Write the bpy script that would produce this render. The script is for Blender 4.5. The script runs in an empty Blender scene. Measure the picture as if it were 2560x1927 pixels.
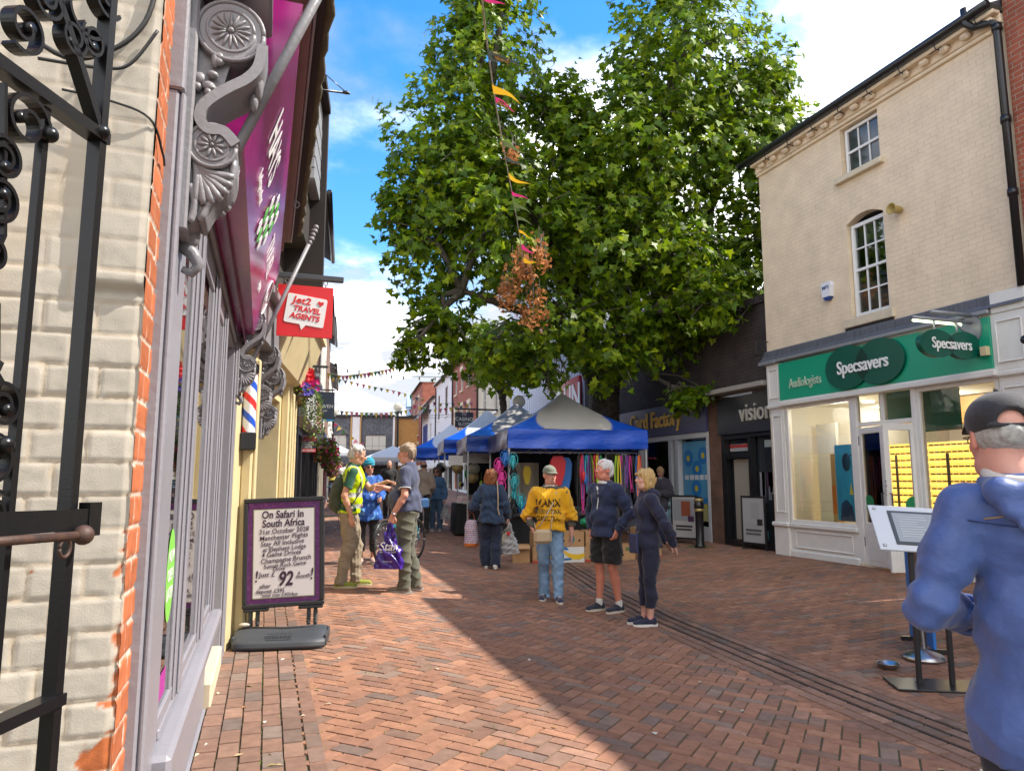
import bpy, math, random
import numpy as np
from mathutils import Vector, Matrix, Euler
from mathutils.bvhtree import BVHTree
R = math.radians
random.seed(7); rng = np.random.default_rng(7)
S = bpy.context.scene; COL = S.collection

# ------------------------------------------------------------------ camera
cam = bpy.data.objects.new('camera', bpy.data.cameras.new('camera')); COL.objects.link(cam)
cam.data.sensor_width = 36; cam.data.lens = 24.98; cam.data.clip_start = .05; cam.data.clip_end = 3000
cam.location = (0, 0, 1.55); cam.rotation_euler = (R(90 + 7.55), 0, R(-18.9)); S.camera = cam

# ------------------------------------------------------------------ light
SUN_EL, SUN_AZ = R(49), R(108)        # azimuth clockwise from +Y
S.view_settings.view_transform = 'Standard'; S.view_settings.look = 'None'
S.view_settings.exposure = 2.05; S.view_settings.gamma = 1
wd = bpy.data.worlds.new('World'); S.world = wd; wd.use_nodes = True
def world():
 nt = wd.node_tree; N = nt.nodes; L = nt.links
 bg = N['Background']; bg.inputs[1].default_value = .15
 sky = N.new('ShaderNodeTexSky'); sky.sky_type = 'NISHITA'; sky.sun_disc = False
 sky.sun_elevation = SUN_EL; sky.sun_rotation = SUN_AZ; sky.air_density = 1.0; sky.dust_density = .3; sky.ozone_density = 2.5
 hs = N.new('ShaderNodeHueSaturation'); hs.inputs['Saturation'].default_value = 1.35; hs.inputs['Value'].default_value = .60
 L.new(sky.outputs[0], hs.inputs['Color'])
 tc = N.new('ShaderNodeTexCoord'); sx = N.new('ShaderNodeSeparateXYZ'); L.new(tc.outputs['Generated'], sx.inputs[0])
 def mt(op, a, b=None, c=None):
  m = N.new('ShaderNodeMath'); m.operation = op
  for i, v in enumerate((a, b, c)):
   if v is None: continue
   if isinstance(v, (int, float)): m.inputs[i].default_value = v
   else: L.new(v, m.inputs[i])
  return m.outputs[0]
 # project the view direction on a flat cloud layer
 zz = mt('ADD', mt('MAXIMUM', sx.outputs[2], 0.0), .22)
 cb = N.new('ShaderNodeCombineXYZ'); L.new(mt('DIVIDE', sx.outputs[0], zz), cb.inputs[0]); L.new(mt('DIVIDE', sx.outputs[1], zz), cb.inputs[1])
 cb.inputs[2].default_value = 3.7
 def noise(scale, det, rough, off):
  mp = N.new('ShaderNodeMapping'); mp.inputs['Location'].default_value = off; L.new(cb.outputs[0], mp.inputs[0])
  n = N.new('ShaderNodeTexNoise'); n.inputs['Scale'].default_value = scale; n.inputs['Detail'].default_value = det; n.inputs['Roughness'].default_value = rough
  L.new(mp.outputs[0], n.inputs['Vector']); return n.outputs['Fac']
 n1 = noise(1.35, 9, .56, (0.0, 0.0, 0)); n2 = noise(2.2, 7, .6, (5, 2, 1))
 # more cloud low down and to the east, open blue to the north above
 low = mt('MULTIPLY', mt('SUBTRACT', .555, sx.outputs[2]), .95)
 east = mt('MULTIPLY', mt('SUBTRACT', sx.outputs[0], .42), .62)
 f = mt('ADD', mt('ADD', n1, low), mt('MAXIMUM', east, -.12))
 back = mt('MULTIPLY', mt('MAXIMUM', mt('SUBTRACT', mt('MULTIPLY', sx.outputs[1], -1), .05), 0.0), 1.2); zen = mt('MULTIPLY', mt('MAXIMUM', mt('SUBTRACT', sx.outputs[2], .74), 0.0), 1.6)  # unseen cloud added behind the lens and overhead to lift the fill light
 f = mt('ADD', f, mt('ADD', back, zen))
 ramp = N.new('ShaderNodeMapRange'); ramp.interpolation_type = 'SMOOTHSTEP'
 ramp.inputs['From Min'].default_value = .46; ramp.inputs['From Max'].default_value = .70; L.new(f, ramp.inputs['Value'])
 cr = N.new('ShaderNodeValToRGB'); e = cr.color_ramp.elements
 e[0].position = .45; e[0].color = (1.4, 1.48, 1.6, 1); e[1].position = .74; e[1].color = (9.6, 9.5, 9.3, 1)
 L.new(n2, cr.inputs[0])
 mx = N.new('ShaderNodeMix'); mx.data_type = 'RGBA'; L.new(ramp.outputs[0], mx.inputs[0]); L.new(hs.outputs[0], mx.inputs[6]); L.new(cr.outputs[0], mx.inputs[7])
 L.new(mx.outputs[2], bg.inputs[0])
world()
sun = bpy.data.objects.new('sun', bpy.data.lights.new('sun', 'SUN')); COL.objects.link(sun)
sun.data.energy = 2.0; sun.data.angle = R(.5); sun.data.color = (1, .93, .82)
sd = Vector((math.sin(SUN_AZ) * math.cos(SUN_EL), math.cos(SUN_AZ) * math.cos(SUN_EL), math.sin(SUN_EL)))
sun.rotation_euler = sd.to_track_quat('Z', 'Y').to_euler()

# ------------------------------------------------------------------ materials
_M = {}
def M(name, col=(.5, .5, .5), rough=.6, var=0, vs=6, bump=0, bs=40, metal=0, spec=.5, attr=False, emit=0, col2=None, trans=0, sheen=0, vscale=(1, 1, 1), coat=0):
 if name in _M: return _M[name]
 m = bpy.data.materials.new(name); m.use_nodes = True; _M[name] = m
 nt = m.node_tree; N = nt.nodes; L = nt.links; b = N['Principled BSDF']
 b.inputs['Roughness'].default_value = rough; b.inputs['Metallic'].default_value = metal; b.inputs['Specular IOR Level'].default_value = spec
 b.inputs['Coat Weight'].default_value = coat; b.inputs['Sheen Weight'].default_value = sheen
 c4 = (*col, 1); b.inputs['Base Color'].default_value = c4
 src = None
 tc = N.new('ShaderNodeTexCoord')
 mp = N.new('ShaderNodeMapping'); mp.inputs['Scale'].default_value = vscale; L.new(tc.outputs['Object'], mp.inputs[0])
 if attr:
  at = N.new('ShaderNodeAttribute'); at.attribute_name = 'Col'; src = at.outputs['Color']
 if var or col2:
  n = N.new('ShaderNodeTexNoise'); n.inputs['Scale'].default_value = vs; n.inputs['Detail'].default_value = 6; n.inputs['Roughness'].default_value = .65
  L.new(mp.outputs[0], n.inputs['Vector'])
  mr = N.new('ShaderNodeMapRange'); mr.inputs['From Min'].default_value = .3; mr.inputs['From Max'].default_value = .7; L.new(n.outputs['Fac'], mr.inputs['Value'])
  if col2:
   mx = N.new('ShaderNodeMix'); mx.data_type = 'RGBA'; L.new(mr.outputs[0], mx.inputs[0]); mx.inputs[6].default_value = c4; mx.inputs[7].default_value = (*col2, 1)
   if src: L.new(src, mx.inputs[6])
   src = mx.outputs[2]
  if var:
   mr2 = N.new('ShaderNodeMapRange'); mr2.inputs['To Min'].default_value = 1 - var; mr2.inputs['To Max'].default_value = 1 + var; L.new(mr.outputs[0], mr2.inputs['Value'])
   mx = N.new('ShaderNodeMix'); mx.data_type = 'RGBA'; mx.blend_type = 'MULTIPLY'; mx.inputs[0].default_value = 1
   mx.inputs[6].default_value = c4
   if src: L.new(src, mx.inputs[6])
   L.new(mr2.outputs[0], mx.inputs[7]); src = mx.outputs[2]
 if src: L.new(src, b.inputs['Base Color'])
 if emit:
  b.inputs['Emission Strength'].default_value = emit; b.inputs['Emission Color'].default_value = c4
  if src: L.new(src, b.inputs['Emission Color'])
 if bump:
  n = N.new('ShaderNodeTexNoise'); n.inputs['Scale'].default_value = bs; n.inputs['Detail'].default_value = 5
  L.new(mp.outputs[0], n.inputs['Vector'])
  bp = N.new('ShaderNodeBump'); bp.inputs['Strength'].default_value = 1; bp.inputs['Distance'].default_value = bump
  L.new(n.outputs['Fac'], bp.inputs['Height']); L.new(bp.outputs[0], b.inputs['Normal'])
 if trans:
  t = N.new('ShaderNodeBsdfTranslucent'); ms = N.new('ShaderNodeMixShader'); ms.inputs[0].default_value = trans
  if src: L.new(src, t.inputs[0])
  else: t.inputs[0].default_value = c4
  L.new(b.outputs[0], ms.inputs[1]); L.new(t.outputs[0], ms.inputs[2]); L.new(ms.outputs[0], N['Material Output'].inputs[0])
 return m
def clear_glass(name, tint=(.9, .95, .94), refl=.12):
 if name in _M: return _M[name]
 m = bpy.data.materials.new(name); m.use_nodes = True; _M[name] = m
 nt = m.node_tree; N = nt.nodes; L = nt.links; N.remove(N['Principled BSDF'])
 tr = N.new('ShaderNodeBsdfTransparent'); tr.inputs[0].default_value = (*tint, 1)
 gl = N.new('ShaderNodeBsdfGlossy'); gl.inputs['Roughness'].default_value = .02
 fr = N.new('ShaderNodeLayerWeight'); fr.inputs[0].default_value = .22
 ad = N.new('ShaderNodeMath'); ad.operation = 'ADD'; ad.use_clamp = True; ad.inputs[1].default_value = refl; L.new(fr.outputs['Fresnel'], ad.inputs[0])
 ms = N.new('ShaderNodeMixShader'); L.new(ad.outputs[0], ms.inputs[0]); L.new(tr.outputs[0], ms.inputs[1]); L.new(gl.outputs[0], ms.inputs[2])
 L.new(ms.outputs[0], N['Material Output'].inputs[0]); return m
def brick_mat(name, c1, c2, mortar, axes='YZ', bw=.225, bh=.075, bump=.006, rough=.85, ms=.012, var=.25):
 """running-bond brickwork for walls seen from far; axes picks the two object axes"""
 if name in _M: return _M[name]
 m = bpy.data.materials.new(name); m.use_nodes = True; _M[name] = m
 nt = m.node_tree; N = nt.nodes; L = nt.links; b = N['Principled BSDF']; b.inputs['Roughness'].default_value = rough
 tc = N.new('ShaderNodeTexCoord'); sx = N.new('ShaderNodeSeparateXYZ'); L.new(tc.outputs['Object'], sx.inputs[0])
 ad = N.new('ShaderNodeMath'); ad.operation = 'ADD'; L.new(sx.outputs['X'], ad.inputs[0]); L.new(sx.outputs['Y'], ad.inputs[1])
 cb = N.new('ShaderNodeCombineXYZ')
 L.new(ad.outputs[0], cb.inputs[0]); L.new(sx.outputs['Z'], cb.inputs[1])
 br = N.new('ShaderNodeTexBrick'); br.inputs['Scale'].default_value = 1; br.inputs['Brick Width'].default_value = bw; br.inputs['Row Height'].default_value = bh
 br.inputs['Mortar Size'].default_value = ms * .5; br.inputs['Mortar Smooth'].default_value = .3
 br.inputs['Color1'].default_value = (*c1, 1); br.inputs['Color2'].default_value = (*c2, 1); br.inputs['Mortar'].default_value = (*mortar, 1)
 L.new(cb.outputs[0], br.inputs['Vector'])
 n = N.new('ShaderNodeTexNoise'); n.inputs['Scale'].default_value = 3; n.inputs['Detail'].default_value = 8; L.new(tc.outputs['Object'], n.inputs['Vector'])
 mr = N.new('ShaderNodeMapRange'); mr.inputs['From Min'].default_value = .3; mr.inputs['From Max'].default_value = .7; mr.inputs['To Min'].default_value = 1 - var; mr.inputs['To Max'].default_value = 1 + var
 L.new(n.outputs['Fac'], mr.inputs['Value'])
 mx = N.new('ShaderNodeMix'); mx.data_type = 'RGBA'; mx.blend_type = 'MULTIPLY'; mx.inputs[0].default_value = 1
 L.new(br.outputs['Color'], mx.inputs[6]); L.new(mr.outputs[0], mx.inputs[7]); L.new(mx.outputs[2], b.inputs['Base Color'])
 n3 = N.new('ShaderNodeTexNoise'); n3.inputs['Scale'].default_value = 25; n3.inputs['Detail'].default_value = 4; L.new(tc.outputs['Object'], n3.inputs['Vector'])
 h = N.new('ShaderNodeMath'); h.operation = 'MULTIPLY_ADD'; L.new(br.outputs['Fac'], h.inputs[0]); h.inputs[1].default_value = -1; L.new(n3.outputs['Fac'], h.inputs[2])
 bp = N.new('ShaderNodeBump'); bp.inputs['Strength'].default_value = 1; bp.inputs['Distance'].default_value = bump; L.new(h.outputs[0], bp.inputs['Height']); L.new(bp.outputs[0], b.inputs['Normal'])
 return m

# ------------------------------------------------------------------ mesh builder
def smooth_path(pts, n=6):
 P = [np.array(p, dtype=float) for p in pts]; o = []
 for i in range(len(P) - 1):
  a, b, c, d = P[max(i - 1, 0)], P[i], P[i + 1], P[min(i + 2, len(P) - 1)]
  for k in range(n): t = k / n; o.append(tuple(.5 * (2 * b + (c - a) * t + (2 * a - 5 * b + 4 * c - d) * t * t + (3 * b - a - 3 * c + d) * t ** 3)))
 return o + [tuple(P[-1])]
class MB:
 def __init__(s): s.PC = None; s.V = []; s.F = []; s.C = []; s.I = []; s.SM = []; s.n = 0; s.T = None
 def add(s, v, f, col=None, mi=0, sm=False, T=None):
  v = np.asarray(v, dtype=float).reshape(-1, 3)
  for t in (T, s.T):
   if t is not None:
    a = np.array(t); v = v @ a[:3, :3].T + a[:3, 3]
  s.V.append(v); k = s.n
  for q in f: s.F.append([int(i) + k for i in q])
  n = len(f); s.n += len(v); s.I += [mi] * n; s.SM += [sm] * n
  if col is None: col = (1, 1, 1)
  if hasattr(col, 'shape') and getattr(col, 'ndim', 1) == 2: s.C += [tuple(c) for c in col]
  else: s.C += [tuple(col)] * n
  return s
 def box(s, x0, x1, y0, y1, z0, z1, bev=0, **k):
  if x0 > x1: x0, x1 = x1, x0
  if y0 > y1: y0, y1 = y1, y0
  if z0 > z1: z0, z1 = z1, z0
  if not bev:
   v = [(x, y, z) for x in (x0, x1) for y in (y0, y1) for z in (z0, z1)]
   f = [(0, 1, 3, 2), (4, 6, 7, 5), (0, 4, 5, 1), (2, 3, 7, 6), (0, 2, 6, 4), (1, 5, 7, 3)]
   return s.add(v, f, **k)
  b = min(bev, (x1 - x0) * .49, (y1 - y0) * .49, (z1 - z0) * .49)
  lo = (x0, y0, z0); hi = (x1, y1, z1); v = []; idx = {}
  for cx in (0, 1):
   for cy in (0, 1):
    for cz in (0, 1):
     c = (cx, cy, cz)
     for a in range(3):       # vertex lies on the face of axis a
      p = [(lo[i] if not c[i] else hi[i]) + (0 if i == a else (b if not c[i] else -b)) for i in range(3)]
      idx[c, a] = len(v); v.append(p)
  f = []
  for a in range(3):
   o = [i for i in range(3) if i != a]
   for side in (0, 1):
    q = []
    for (p, r) in ((0, 0), (1, 0), (1, 1), (0, 1)):
     c = [0, 0, 0]; c[a] = side; c[o[0]] = p; c[o[1]] = r; q.append(idx[tuple(c), a])
    f.append(q if side ^ (a == 1) else q[::-1])
  for a in range(3):
   o = [i for i in range(3) if i != a]
   for p in (0, 1):
    for r in (0, 1):
     c0 = [0, 0, 0]; c0[o[0]] = p; c0[o[1]] = r; c1 = list(c0); c1[a] = 1
     f.append([idx[tuple(c0), o[0]], idx[tuple(c1), o[0]], idx[tuple(c1), o[1]], idx[tuple(c0), o[1]]])
  for cx in (0, 1):
   for cy in (0, 1):
    for cz in (0, 1): f.append([idx[(cx, cy, cz), a] for a in range(3)])
  return s.add(v, f, **k)
 def tube(s, pts, r, n=8, cap=True, sm=True, flat=None, **k):
  P = [Vector(p) for p in pts]; m = len(P)
  if m < 2: return s
  rs = r if hasattr(r, '__len__') else [r] * m
  v = []; up = None
  for i in range(m):
   d = (P[min(i + 1, m - 1)] - P[max(i - 1, 0)]).normalized()
   if up is None:
    up = Vector((0, 0, 1)) if abs(d.z) < .9 else Vector((1, 0, 0))
    if flat is not None: up = Vector(flat)
   x = d.cross(up)
   if x.length < 1e-6: x = d.orthogonal()
   x.normalize(); y = x.cross(d); up = y if flat is None else up
   for j in range(n):
    a = 2 * math.pi * (j + .5) / n
    v.append(P[i] + (x * math.cos(a) + y * math.sin(a)) * rs[i])
  f = [(i * n + j, i * n + (j + 1) % n, (i + 1) * n + (j + 1) % n, (i + 1) * n + j) for i in range(m - 1) for j in range(n)]
  if cap: f += [list(range(n))[::-1], list(range((m - 1) * n, m * n))]
  return s.add(v, f, sm=sm, **k)
 def strip(s, pts, w, t, side, **k):
  """flat bar swept along pts: w across 'side', t across the other way"""
  P = [Vector(p) for p in pts]; m = len(P); sd_ = Vector(side).normalized(); v = []
  for i in range(m):
   d = (P[min(i + 1, m - 1)] - P[max(i - 1, 0)]).normalized(); y = sd_.cross(d).normalized()
   for a, b in ((-1, -1), (1, -1), (1, 1), (-1, 1)): v.append(P[i] + sd_ * (a * w / 2) + y * (b * t / 2))
  f = [(i * 4 + j, i * 4 + (j + 1) % 4, (i + 1) * 4 + (j + 1) % 4, (i + 1) * 4 + j) for i in range(m - 1) for j in range(4)] + [(3, 2, 1, 0), tuple(range(4 * m - 4, 4 * m))]
  return s.add(v, f, **k)
 def lathe(s, prof, c=(0, 0, 0), n=24, T=None, sm=True, **k):
  v = []; m = len(prof)
  for r, z in prof:
   for j in range(n):
    a = 2 * math.pi * j / n; v.append((c[0] + r * math.cos(a), c[1] + r * math.sin(a), c[2] + z))
  f = [(i * n + j, i * n + (j + 1) % n, (i + 1) * n + (j + 1) % n, (i + 1) * n + j) for i in range(m - 1) for j in range(n)]
  if prof[0][0] > 1e-4: f.append(list(range(n))[::-1])
  if prof[-1][0] > 1e-4: f.append(list(range((m - 1) * n, m * n)))
  return s.add(v, f, sm=sm, T=T, **k)
 def prism(s, poly, o, u, w, n, t, **k):
  """polygon (a,b) -> o+a*u+b*w, thickness t along n (front face at +t)"""
  o, u, w, n = map(Vector, (o, u, w, n)); m = len(poly)
  v = [o + u * a + w * b for a, b in poly] + [o + u * a + w * b + n * t for a, b in poly]
  f = [list(range(m))[::-1], list(range(m, 2 * m))] + [(i, (i + 1) % m, m + (i + 1) % m, m + i) for i in range(m)]
  return s.add(v, f, **k)
 def grid(s, nu, nv, fn, sm=True, **k):
  v = [fn(i / nu, j / nv) for i in range(nu + 1) for j in range(nv + 1)]; w = nv + 1
  f = [(i * w + j, (i + 1) * w + j, (i + 1) * w + j + 1, i * w + j + 1) for i in range(nu) for j in range(nv)]
  return s.add(v, f, sm=sm, **k)
 def ell(s, c, r, n=16, m=10, T=None, **k):
  rx, ry, rz = r if hasattr(r, '__len__') else (r, r, r)
  def fn(u, v):
   a = 2 * math.pi * u; b = math.pi * (v - .5)
   return (c[0] + rx * math.cos(a) * math.cos(b), c[1] + ry * math.sin(a) * math.cos(b), c[2] + rz * math.sin(b))
  return s.grid(n, m, fn, T=T, **k)

def mesh_obj(name, mb, mats, parent=None, world=True):
 me = bpy.data.meshes.new(name)
 V = np.concatenate(mb.V) if mb.V else np.zeros((0, 3))
 if parent is not None and world:
  a = np.array(PW[parent.name].inverted()); V = V @ a[:3, :3].T + a[:3, 3]
 me.from_pydata(V.tolist(), [], mb.F)
 for m in (mats if isinstance(mats, (list, tuple)) else [mats]): me.materials.append(m)
 me.polygons.foreach_set('material_index', np.array(mb.I, dtype=np.int32))
 me.polygons.foreach_set('use_smooth', np.array(mb.SM, dtype=bool))
 if mb.PC is not None:
  at = me.attributes.new('Col', 'FLOAT_COLOR', 'POINT'); c = np.ones((len(V), 4), dtype=np.float32); c[:, :3] = mb.PC.reshape(-1, 3); at.data.foreach_set('color', c.ravel())
 elif any(c != (1, 1, 1) for c in mb.C[:50]) or any(c != (1, 1, 1) for c in mb.C[::97]):
  at = me.attributes.new('Col', 'FLOAT_COLOR', 'FACE'); c = np.ones((len(mb.C), 4), dtype=np.float32); c[:, :3] = np.array(mb.C, dtype=np.float32)[:, :3]
  at.data.foreach_set('color', c.ravel())
 me.update()
 o = bpy.data.objects.new(name, me); COL.objects.link(o)
 if parent is not None: o.parent = parent; PW[o.name] = PW[parent.name].copy()
 else: PW[o.name] = Matrix()
 return o
PW = {}
def props(o, label, cat, group=None):
 o['label'] = label; o['category'] = cat
 if group: o['group'] = group
 return o
def thing(name, label, cat, loc=(0, 0, 0), rz=0, group=None):
 o = bpy.data.objects.new(name, None); COL.objects.link(o); o.empty_display_size = .2
 o.location = loc; o.rotation_euler = (0, 0, rz); PW[o.name] = Matrix.Translation(loc) @ Matrix.Rotation(rz, 4, 'Z')
 return props(o, label, cat, group)
def part(name, mb, mats, parent, world=False, label=None):
 o = mesh_obj(name, mb, mats, parent, world)
 if label: o['label'] = label
 return o
def single(name, mb, mats, label, cat, group=None): return props(mesh_obj(name, mb, mats), label, cat, group)
def struct(name, mb, mats, kind='structure', label=None):
 o = mesh_obj(name, mb, mats); o['kind'] = kind
 if label: o['label'] = label
 return o
def dup(o, loc=None, rz=None, label=None, parent=None):
 c = o.copy(); COL.objects.link(c)
 if parent is not None: c.parent = parent
 if loc is not None: c.location = loc
 if rz is not None: c.rotation_euler = (0, 0, rz)
 if label: c['label'] = label
 for ch in list(o.children): dup(ch, parent=c)
 return c

# ------------------------------------------------------------------ lettering
def text_geo(s, size=.1, ext=.002, align='CENTER', shear=0, bold=0, space=1.0, sx=1.0):
 cu = bpy.data.curves.new('t', 'FONT'); cu.body = s; cu.size = size; cu.extrude = ext; cu.align_x = align; cu.align_y = 'CENTER'
 cu.shear = shear; cu.offset = bold * size; cu.space_character = space; cu.resolution_u = 4
 o = bpy.data.objects.new('t', cu); COL.objects.link(o)
 me = o.to_mesh(); v = np.array([tuple(p.co) for p in me.vertices]).reshape(-1, 3); f = [list(p.vertices) for p in me.polygons]
 o.to_mesh_clear(); bpy.data.objects.remove(o); bpy.data.curves.remove(cu)
 if sx != 1 and len(v): v[:, 0] *= sx
 return v, f
def axes(o, x, y, z):
 x, y, z = Vector(x).normalized(), Vector(y).normalized(), Vector(z).normalized()
 return Matrix(((x.x, y.x, z.x, o[0]), (x.y, y.y, z.y, o[1]), (x.z, y.z, z.z, o[2]), (0, 0, 0, 1)))
def write(mb, s, o, x, y, size, **k):
 mk = {q: k.pop(q) for q in ('col', 'mi') if q in k}
 v, f = text_geo(s, size, **k); z = Vector(x).cross(Vector(y))
 if len(v): mb.add(v, f, T=axes(o, x, y, z), **mk)
 return mb

# ------------------------------------------------------------------ facades
class Fr:
 """wall frame: a along the wall (left to right for a viewer in the street), z up, d outward"""
 def __init__(s, o, ang):   # ang: direction of u in the ground plane, degrees from +X
  s.o = Vector((o[0], o[1], 0)); s.u = Vector((math.cos(R(ang)), math.sin(R(ang)), 0)); s.n = Vector((s.u.y, -s.u.x, 0)); s.z = Vector((0, 0, 1))
 def p(s, a, z, d=0): return s.o + s.u * a + s.n * d + s.z * z
 def T(s, a=0, z=0, d=0): return axes(s.p(a, z, d), s.u, s.z, s.n)   # local x along wall, y up, z outward
 def box(s, mb, a0, a1, z0, z1, d0, d1, **k):
  mb.box(a0, a1, z0, z1, d0, d1, T=s.T(), **k)
 def wall(s, mb, a0, a1, z0, z1, ops, depth=.15, d=0, **k):
  As = sorted({a0, a1, *[q for o in ops for q in o[:2]]}); Zs = sorted({z0, z1, *[q for o in ops for q in o[2:4]]})
  for i in range(len(As) - 1):
   for j in range(len(Zs) - 1):
    ca = (As[i] + As[i + 1]) / 2; cz = (Zs[j] + Zs[j + 1]) / 2
    if any(o[0] < ca < o[1] and o[2] < cz < o[3] for o in ops): continue
    mb.add([(As[i], Zs[j], d), (As[i + 1], Zs[j], d), (As[i + 1], Zs[j + 1], d), (As[i], Zs[j + 1], d)], [(0, 1, 2, 3)], T=s.T(), **k)
  for o in ops:
   a, b, c, e = o[:4]; q = d - depth
   mb.add([(a, c, d), (b, c, d), (b, e, d), (a, e, d), (a, c, q), (b, c, q), (b, e, q), (a, e, q)], [(0, 4, 5, 1), (1, 5, 6, 2), (2, 6, 7, 3), (3, 7, 4, 0)], T=s.T(), **k)
 def window(s, par, a0, a1, z0, z1, nx=2, nz=2, fr=None, gl=None, depth=.1, fw=.05, bw=.025, sill=None, sillm=None, meet=False, hw=None, world=True):
  mb = MB(); dd = -depth
  s.box(mb, a0, a0 + fw, z0, z1, dd - .02, dd + .04); s.box(mb, a1 - fw, a1, z0, z1, dd - .02, dd + .04)
  s.box(mb, a0 + fw, a1 - fw, z0, z0 + fw, dd - .02, dd + .038); s.box(mb, a0 + fw, a1 - fw, z1 - fw, z1, dd - .02, dd + .038)
  for i in range(1, nx):
   c = a0 + fw + (a1 - a0 - 2 * fw) * i / nx; s.box(mb, c - bw / 2, c + bw / 2, z0 + fw, z1 - fw, dd - .01, dd + .02)
  for j in range(1, nz):
   c = z0 + fw + (z1 - z0 - 2 * fw) * j / nz; w = bw * 1.7 if meet and j == nz // 2 else bw
   s.box(mb, a0 + fw, a1 - fw, c - w / 2, c + w / 2, dd - .012, dd + (.034 if w > bw else .018))
  o = part('window', mb, fr, par, world)
  g = MB(); s.box(g, a0 + fw * .8, a1 - fw * .8, z0 + fw * .8, z1 - fw * .8, dd - .008, dd + .004); part('pane', g, gl, o, world)
  if sill:
   g = MB(); s.box(g, a0 - .08, a1 + .08, z0 - sill, z0, -.05, .09, bev=.008); part('sill', g, sillm or fr, o, world)
  return o
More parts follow.
